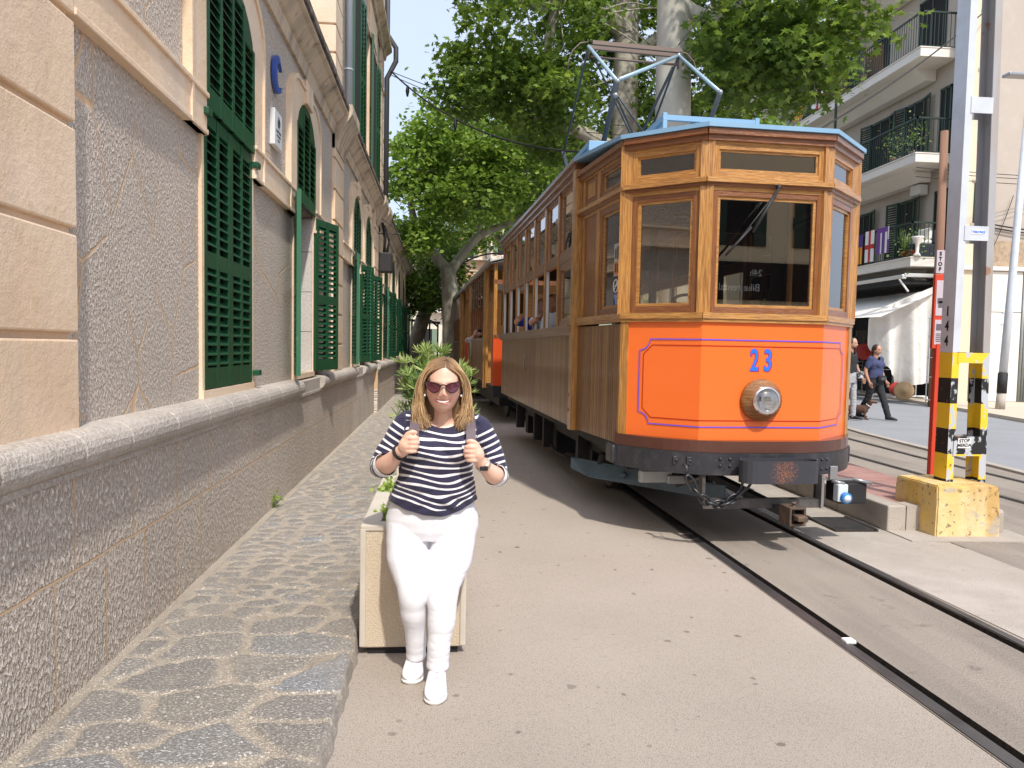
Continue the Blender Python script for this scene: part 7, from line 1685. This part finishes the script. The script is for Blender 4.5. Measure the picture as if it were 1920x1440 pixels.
        for q in range(6):
            for k in range(3):
                u=k/3; p0=P[max(q-1,0)];p1=P[q];p2=P[q+1];p3=P[min(q+2,6)]; Q.append(.5*((2*p1)+(p2-p0)*u+(2*p0-5*p1+4*p2-p3)*u*u+(3*p1-p0-3*p2+p3)*u**3))
        Q.append(P6); m_=len(Q); r0_=rr.uniform(.0006,.0013); before=len(mb.v)
        mb.tube(Q,[r0_*(.75+.5*math.sin(PI*min(1,j/(m_-1)*1.05))) if j<m_-1 else .0005 for j in range(m_)],4,cap=False)
        for j in range(m_): tone+= [float(np.clip(tn*(.42+.58*sm(j/m_*3.2)),0,1))]*4
    me=mb.mesh('hair'); vattr(me,'tone',tone); link('hair',pmesh(me,base),m_hair,t)
    # --- sunglasses
    m_tort=surf('dark_tortoise_frame',(.035,.008,.010),rough=.18); lens,nt,b=_new('wine_tinted_lens'); b.inputs['Base Color'].default_value=(.10,.022,.035,1); b.inputs['Roughness'].default_value=.06; b.inputs['Alpha'].default_value=.94; b.inputs['Specular IOR Level'].default_value=.6
    gl_=None
    for s in (-1,1):
        K_=[(s*.009,.006),(s*.030,.017),(s*.052,.021),(s*.074,.027),(s*.071,.006),(s*.061,-.014),(s*.043,-.026),(s*.025,-.023),(s*.013,-.010)]; P=[]
        for i_ in range(9):
            a0,a1,a2,a3=[K_[(i_+q_)%9] for q_ in (-1,0,1,2)]
            for k_ in range(4):
                u=k_/4; P.append(tuple(.5*((2*a1[c_])+(a2[c_]-a0[c_])*u+(2*a0[c_]-5*a1[c_]+4*a2[c_]-a3[c_])*u*u+(3*a1[c_]-a0[c_]-3*a2[c_]+a3[c_])*u**3) for c_ in (0,1)))
        cxx=sum(p[0] for p in P)/len(P); czz=sum(p[1] for p in P)/len(P)
        def gy_(x): return HC[1]-.108+.9*x*x*6.5
        Z0=HC[2]-.002
        I=[(hx+cxx+(p[0]-cxx)*.87,gy_(p[0]),Z0+czz+(p[1]-czz)*.84) for p in P]; O=[(hx+p[0],gy_(p[0])-.000,Z0+p[1]) for p in P]
        mb=MB(); mb.strip(I+[I[0]],O+[O[0]],(0,-.0045,0)); fr_=obj('sunglasses_frame',pmesh(mb.mesh('f'),base),m_tort,t)
        mb=MB(); mb.prism(I,(0,-.0012,0),off=(0,-.001,0)); obj('lens',pmesh(mb.mesh('l'),base),lens,fr_)
        mb=MB(); mb.tube([(hx+s*.070,gy_(.07),Z0+.018),(hx+s*.078,hy-.05,Z0+.016),(hx+s*.078,hy,Z0+.008)],.0032,6); obj('temple_arm',pmesh(mb.mesh('t'),base),m_tort,fr_)
    mb=MB(); mb.tube([(hx-.010,gy_(.01)-.002,Z0+.006),(hx,gy_(0)-.003,Z0+.010),(hx+.010,gy_(.01)-.002,Z0+.006)],.0035,6); obj('bridge',pmesh(mb.mesh('b'),base),m_tort,t)
    for s in (-1,1): mb=MB(); mb.ell((hx+s*.079,hy-.010,HC[2]-.044),.0062,.0062,.0062,10,8); obj('pearl_earring',pmesh(mb.mesh('e'),base),m_white,t)
    # --- straps and small rucksack behind
    m_strap=surf('mauve_grey_strap',(.105,.075,.090),[(40,.4,.7,(.14,.11,.12),.5,(1,1,.2))],rough=.6)
    bp_=thing('rucksack','small dark rucksack worn by the woman, its mauve straps held in her fists','rucksack',base)
    mb=MB(); mb.bbox(-.11,.12,3.475,3.52,.90,1.10,.02); 
    obj('bag',pmesh(mb.mesh('bag'),base),m_strap,bp_)
    for s,hx_,zz in ((-1,-.112,1.01),(1,.126,.972)):
        C_=[Vector((s*.085+.01,3.47,1.06)),Vector((s*.095+.01,3.42,1.128)),Vector((hx_-s*.006,3.35,1.138)),Vector((hx_,3.285,1.105)),Vector((hx_+s*.0,3.235,1.06)),Vector((hx_,3.205,zz+.03)),Vector((hx_,3.215,zz+.005)),Vector((hx_,3.235,zz-.015))]
        Q=[]
        for q in range(7):
            for k in range(4):
                u=k/4; p0=C_[max(q-1,0)];p1=C_[q];p2=C_[q+1];p3=C_[min(q+2,7)]; Q.append(.5*((2*p1)+(p2-p0)*u+(2*p0-5*p1+4*p2-p3)*u*u+(3*p1-p0-3*p2+p3)*u**3))
        Q.append(C_[-1]); V=[]
        for j,p in enumerate(Q):
            tg=(Q[min(j+1,len(Q)-1)]-Q[max(j-1,0)]).normalized(); sd_=Vector((1,0,0)); nn=sd_.cross(tg).normalized()
            V+=[p-sd_*.020-nn*.003,p+sd_*.020-nn*.003,p+sd_*.020+nn*.003,p-sd_*.020+nn*.003]
        mb=MB(); mb.add(V,[(4*j+a,4*j+(a+1)%4,4*j+4+(a+1)%4,4*j+4+a) for j in range(len(Q)-1) for a in range(4)]); obj('strap',pmesh(mb.mesh('strap'),base),m_strap,bp_)
    # --- wrist things
    d=(Vector(RA[5])-Vector(RA[4])).normalized(); mb=MB(); mb.torus(Vector(RA[4])+d*.014,.0315,.0035,ax=d,n=24,k=6); mb.torus(Vector(RA[4])+d*.004,.032,.003,ax=d,n=24,k=6); obj('hair_tie',pmesh(mb.mesh('h'),base),m_under,t)
    d=(Vector(LA[5])-Vector(LA[4])).normalized(); mb=MB(); mb.rev([(.0290,-.009),(.0325,-.009),(.0325,.009),(.0290,.009)],Vector(LA[4])+d*.006,d,26); wt=obj('watch_band',pmesh(mb.mesh('w'),base),surf('pale_gold_band',(.62,.50,.42),rough=.3,metal=.4),t)
    mb=MB(); mb.bbox(.180-.016,.180+.018,3.195,3.206,.906,.926,.003); obj('watch_face',pmesh(mb.mesh('wf'),base),m_under,wt)
    return t
build_woman()
def hand(mb,c,d,side,s=1.0):
    """relaxed hand hanging from c in direction d"""
    c=Vector(c); d=Vector(d).normalized(); sd_=d.cross(Vector((0,0,1))); sd_=sd_.normalized() if sd_.length>.2 else Vector((0,-1,0))
    if abs(d.z)>.8: sd_=Vector((0,-1,0)); sd_=(sd_-d*sd_.dot(d)).normalized()
    nn=d.cross(sd_); mb.ell(c+d*.04*s,.030*s,.030*s,.042*s,10,8)
    for i in range(4): o=c+d*.07*s+sd_*(.026-.0175*i)*s; l=(.075,.085,.08,.062)[i]*s; ptube(mb,[o,o+d*l*.5+nn*.006*side,o+d*l+nn*.022*side],[.0105*s,.010*s,.008*s],n=8,per=2)
    o=c+d*.02*s+sd_*.028*s; ptube(mb,[o,o+d*.03*s+sd_*.022*s,o+d*.065*s+sd_*.024*s],[.013*s,.012*s,.010*s],n=8,per=2)
def walker(label,loc,rz,h,top_m,leg_m,hair_m,skin,sex,arms,legs,hairlen=.0,shoe_m=None,shirt_sleeve=.45,beard=False,build=1.0):
    """local frame: faces -Y. legs: ((hipx,kneeY,kneeZ,ankY,ankZ),..) ; arms: ((elbow),(wrist))"""
    k=h/1.66; t=thing('person',label,'person',loc,rz); Z=lambda z:z*k
    mb=MB(); head_mesh(mb,(0,-.02*k,Z(1.545)),k*.98,nu=36,nv=28); ptube(mb,[(0,.0,Z(1.48)),(0,.015,Z(1.38))],[.052*k,.06*k],n=12)
    for s,(el,wr) in zip((-1,1),arms):
        sh_=(s*.175*build,.01,Z(1.34)); el=(el[0],el[1],Z(el[2])); wr=(wr[0],wr[1],Z(wr[2])); ptube(mb,[sh_,el,wr],[.046*build,.038*build,.025],n=12); hand(mb,wr,Vector(wr)-Vector(el),s,.95)
    me=remeshed(mb,.0085,2,'body'); link('body',me,skin,t)
    mb=MB(); B_=build
    if sex=='f': rings(mb,[(0,.01,Z(1.40),.075,.055),(0,.01,Z(1.365),.155*B_,.075),(0,.0,Z(1.30),.175*B_,.10),(0,-.025,Z(1.22),.170*B_,.135),(0,-.015,Z(1.12),.158*B_,.125),(0,-.015,Z(1.02),.172*B_,.135),(0,-.0,Z(.93),.188*B_,.14)],24); mb.ell((-.07,-.12,Z(1.22)),.07,.05,.065); mb.ell((.07,-.12,Z(1.22)),.07,.05,.065)
    else: rings(mb,[(0,.01,Z(1.41),.08,.06),(0,.01,Z(1.37),.18*B_,.08),(0,.0,Z(1.28),.20*B_,.115),(0,.0,Z(1.10),.175*B_,.115),(0,.0,Z(.95),.178*B_,.12),(0,.0,Z(.88),.18*B_,.12)],24)
    for s,(el,wr) in zip((-1,1),arms):
        sh_=Vector((s*.16*B_,.01,Z(1.345))); e=Vector((el[0],el[1],Z(el[2]))); c_=sh_.lerp(e,shirt_sleeve*1.5); ptube(mb,[sh_,sh_.lerp(c_,.5),c_],[.062*B_,.058*B_,.054*B_],n=14)
    me=remeshed(mb,.011,2,'shirt'); bm=bmesh.new(); bm.from_mesh(me)
    for v in bm.verts: v.co+=v.normal*.008*mnoise.noise(v.co*Vector((8,8,14)).length*.07+v.co*9)
    bmesh.ops.delete(bm,geom=[v for v in bm.verts if (v.co.x/.085)**2+((v.co.z-Z(1.415))/(.085 if v.co.y<0 else .03))**2<1 and v.co.z>Z(1.3)],context='VERTS'); bm.to_mesh(me); bm.free(); link('shirt',me,top_m,t)
    mb=MB(); rings(mb,[(0,.0,Z(.98),.165*B_,.12),(0,.005,Z(.90),.185*B_,.135),(0,.01,Z(.82),.185*B_,.13),(0,.0,Z(.76),.165*B_,.115)],24)
    for s,(hx_,ky,kz,ay,az,kx,ax_) in zip((-1,1),legs): ptube(mb,[(hx_,0,Z(.84)),(kx,ky,Z(kz)),(ax_,ay,Z(az))],[.098*B_,.066*B_,.058*B_ if sex=='f' else .055],n=16)
    me=remeshed(mb,.011,2,'trousers'); bm=bmesh.new(); bm.from_mesh(me)
    for v in bm.verts: v.co+=v.normal*.007*mnoise.noise(Vector((v.co.x*14,v.co.y*14,v.co.z*24)))
    bm.to_mesh(me); bm.free(); link('trousers',me,leg_m,t)
    for s,(hx_,ky,kz,ay,az,kx,ax_) in zip((-1,1),legs):
        pitch=(az-.09)*2.2; y0=ay+.06; z0=Z(az)-.09
        mb=MB(); mb.loft([((ax_,y0-.27*f,max(.0,z0)+.02+hh*.5+pitch*.12*(1-f)*0),(1,0,0),(0,0,1),w,hh*.5) for f,w,hh in ((0,.03,.07),(.15,.04,.09),(.4,.045,.085),(.7,.048,.06),(.93,.038,.045),(1,.02,.03))],16); obj('shoe',mb,shoe_m or m_under,t)
    mb=MB(); c=Vector((0,-.02*k,Z(1.545))); mb.ell(c+Vector((0,.024,.024)),.085*k,.097*k,.106*k,20,14)
    if hairlen: 
        mb.ell(c+Vector((0,.085,-.03-hairlen*.3)),.055,.05,.06+hairlen*.4,14,10)
    for q in range(160):
        a=random.uniform(.15*PI,.85*PI) if 1 else 0; a2=random.uniform(-.2,1.2); p=c+Vector((.083*k*math.cos(a)*math.cos(a2),.02+.095*k*math.sin(a)*math.cos(a2),.018+.108*k*math.sin(a2))); mb.tube([p,p+Vector((0,.01,-.03))],[.006,.002],4)
    obj('hair',mb,hair_m,t)
    mb=MB()
    for s in (-1,1): mb.ell(c+Vector((s*.031,-.086,-.002))*1.0,.012,.006,.006,8,6); mb.ell(c+Vector((s*.031,-.090,.018)),.017,.005,.004,8,6)
    mb.ell(c+Vector((0,-.094,-.064)),.022,.004,.005,8,6); obj('facial_features',mb,surf('dark_feature_tone',(.10,.045,.035),rough=.6),t)
    if beard: mb=MB(); mb.ell(c+Vector((0,-.055,-.085)),.047,.035,.032,16,10); obj('beard',mb,hair_m,t)
    return t
m_dkhair=surf('dark_brown_hair',(.035,.018,.012),[(30,.4,.7,(.07,.035,.02),.6,(1,1,.2))],rough=.4); m_navy=surf('navy_tshirt',(.045,.055,.13),rough=.85); m_blk=surf('black_cotton',(.018,.018,.021),rough=.85); m_gtr=surf('light_grey_trousers',(.36,.36,.37),rough=.85)
w2=walker('woman walking in a navy scoop neck T-shirt, black trousers and a belt bag',(9.55,16.2,.0),R(24),1.66,m_navy,m_blk,m_dkhair,m_skin2,'f',(((-.25,.06,1.08),(-.23,-.03,.84)),((.25,.03,1.08),(.25,-.10,.85))),((-.10,.10,.48,.33,.11,-.08,-.07),(.10,-.16,.47,-.30,.09,.09,.09)),hairlen=.10,build=1.10)
mb=MB(); mb.bbox(-.12,.12,-.205,-.13,.86,.99,.03); bb=obj('belt_bag',mb,m_blk,w2); mb=MB(); mb.bbox(-.09,.09,-.222,-.2,.885,.95,.01); obj('pocket',mb,surf('worn_black_leather',(.06,.06,.065),rough=.35),bb)
w3=walker('bearded man in a black T-shirt and grey trousers passing behind the tram front',(8.86,16.0,.0),R(36),1.80,m_blk,m_gtr,m_dkhair,m_skin2,'m',(((-.26,.04,1.08),(-.25,.0,.85)),((.26,-.02,1.07),(.27,-.14,.86))),((-.10,.06,.48,.16,.09,-.09,-.08),(.10,-.05,.48,-.06,.09,.09,.09)),beard=True)
mb=MB(); mb.bbox(.02,.20,-.22,-.12,.92,1.08,.03); obj('waist_bag',mb,surf('black_white_bag',(.05,.05,.05),[(12,.52,.56,(.6,.6,.6),.9)],rough=.4),w3)
mb=MB(); mb.box(-.07,.09,-.122,-.118,1.30,1.36); 
# dog
dg=thing('dog','small brown wire haired dog trotting beside the man in grey trousers','dog',(9.22,16.25,.0),R(52))
mb=MB(); 
mb.loft([((0,-.19,.245),(1,0,0),(0,.2,1),.055,.062),((0,-.14,.225),(1,0,0),(0,0,1),.075,.098),((0,-.04,.235),(1,0,0),(0,0,1),.078,.092),((0,.08,.25),(1,0,0),(0,0,1),.066,.072),((0,.17,.25),(1,0,0),(0,0,1),.062,.07),((0,.22,.25),(1,0,0),(0,0,1),.035,.04)],16)
ptube(mb,[(0,-.17,.27),(0,-.22,.34),(0,-.25,.40)],[.058,.048,.045],n=12); mb.ell((0,-.27,.42),.048,.055,.045); ptube(mb,[(0,-.29,.41),(0,-.35,.395),(0,-.375,.39)],[.034,.025,.018],n=10)
for s in (-1,1):
    mb.ell((s*.048,-.25,.405),.012,.026,.045,8,6)
    ptube(mb,[(s*.05,-.15,.20),(s*.05,-.135,.13),(s*.05,-.15+.03*s,.03),(s*.05,-.18+.03*s,.015)],[.034,.022,.017,.019],n=10,per=3)
    ptube(mb,[(s*.05,.17,.22),(s*.052,.13,.15),(s*.05,.21,.10),(s*.05,.185-.03*s,.025),(s*.05,.155-.03*s,.014)],[.05,.036,.02,.016,.019],n=10,per=3)
ptube(mb,[(0,.21,.27),(0,.27,.31),(0,.30,.36)],[.02,.014,.008],n=8)
me=remeshed(mb,.008,1,'body'); link('body',me,surf('wiry_brown_fur',(.075,.035,.022),[(50,.4,.65,(.16,.085,.055),.7),(4,.55,.65,(.35,.27,.2),.3)],rough=.9,bumps=((80,.006),)),dg)
mb=MB(); mb.torus((0,-.205,.325),.052,.008,ax=(0,-.5,.8),n=20,k=6); obj('collar',mb,m_white,dg)
# passengers, seated in the tram
def passenger(label,root,loc,top_m,armdir,skin=m_skin2,lean=0.,holder=tram,rz=0.,fl=''):
    t=thing('person',label,'person',(0,0,0)); M_=Matrix.Translation(tuple(TO))@Matrix.Rotation(TA,4,'Z'); p=M_@Vector(loc); t.location=p; t.rotation_euler=(0,0,TA+rz)
    mb=MB(); head_mesh(mb,(0,-.03,.66),1.0,nu=32,nv=24); ptube(mb,[(0,0,.58),(0,.01,.50)],[.05,.06],n=12)
    for s,(el,wr) in zip((-1,1),armdir): ptube(mb,[(s*.19,0,.46),el,wr],[.05,.042,.03],n=12); hand(mb,wr,Vector(wr)-Vector(el),s)
    rings(mb,[(0,.02,.05,.12,.09),(0,.02,.4,.12,.08)],16)
    for s in(-1,1): ptube(mb,[(s*.1,0,.02),(s*.12,-.38,.02),(s*.12,-.40,-.33)],[.07,.06,.045],n=12)
    link('body',remeshed(mb,.012,2,'body'),skin,t)
    mb=MB(); rings(mb,[(0,.01,.54,.08,.06),(0,.01,.49,.19,.09),(0,.0,.40,.215,.12),(0,.0,.22,.19,.13),(0,.0,.0,.19,.14)],24)
    for s,(el,wr) in zip((-1,1),armdir): sh_=Vector((s*.18,0,.46)); ptube(mb,[sh_,sh_.lerp(Vector(el),.8)],[.07,.058],n=12)
    link('shirt',remeshed(mb,.012,2,'shirt'),top_m,t)
    mb=MB(); rings(mb,[(0,.0,.10,.18,.13),(0,-.02,-.02,.19,.15)],20)
    for s in(-1,1): ptube(mb,[(s*.1,0,.03),(s*.12,-.36,.03),(s*.12,-.40,-.25)],[.085,.07,.055],n=12)
    link('trousers',remeshed(mb,.014,2,'trousers'),m_blk,t)
    mb=MB(); mb.ell((0,-.005,.68),.083,.095,.105,18,12); obj('hair',mb,m_dkhair,t); return t
m_bshirt=surf('royal_blue_shirt',(.015,.035,.28),[(6,.66,.7,(.6,.6,.65),.5)],rough=.8); m_wshirt=surf('white_print_shirt',(.62,.62,.66),[(9,.60,.66,(.10,.14,.30),.6)],rough=.8)
passenger('tram passenger in a royal blue shirt with one elbow out of the window',None,(-.80,4.90,1.32),m_bshirt,(((-.34,-.03,.46),(-.33,-.2,.50)),((.26,-.05,.2),(.2,-.25,.1))))
passenger('tram passenger in a white shirt with dark print seen from behind at the window',None,(-.78,3.55,1.33),m_wshirt,(((-.28,.0,.40),(-.26,-.22,.46)),((.26,-.05,.2),(.2,-.25,.1))),rz=R(160))
passenger('second white shirted passenger sitting one window farther back in the motor car',None,(-.80,4.15,1.33),m_wshirt,(((-.27,.0,.42),(-.26,-.2,.46)),((.26,-.05,.2),(.2,-.25,.1))),rz=R(10))
passenger('dark haired passenger leaning bare arms out of the first trailer window',None,(-.84,11.2,1.30),m_blk,(((-.28,-.12,.48),(-.36,-.32,.38)),((.14,-.2,.44),(-.22,-.42,.42))),rz=R(0))
passenger('passenger far down the trailers resting an arm on the window ledge',None,(-.86,13.4,1.16),m_wshirt,(((-.30,-.05,.45),(-.32,-.25,.42)),((.26,-.05,.2),(.2,-.25,.1))))
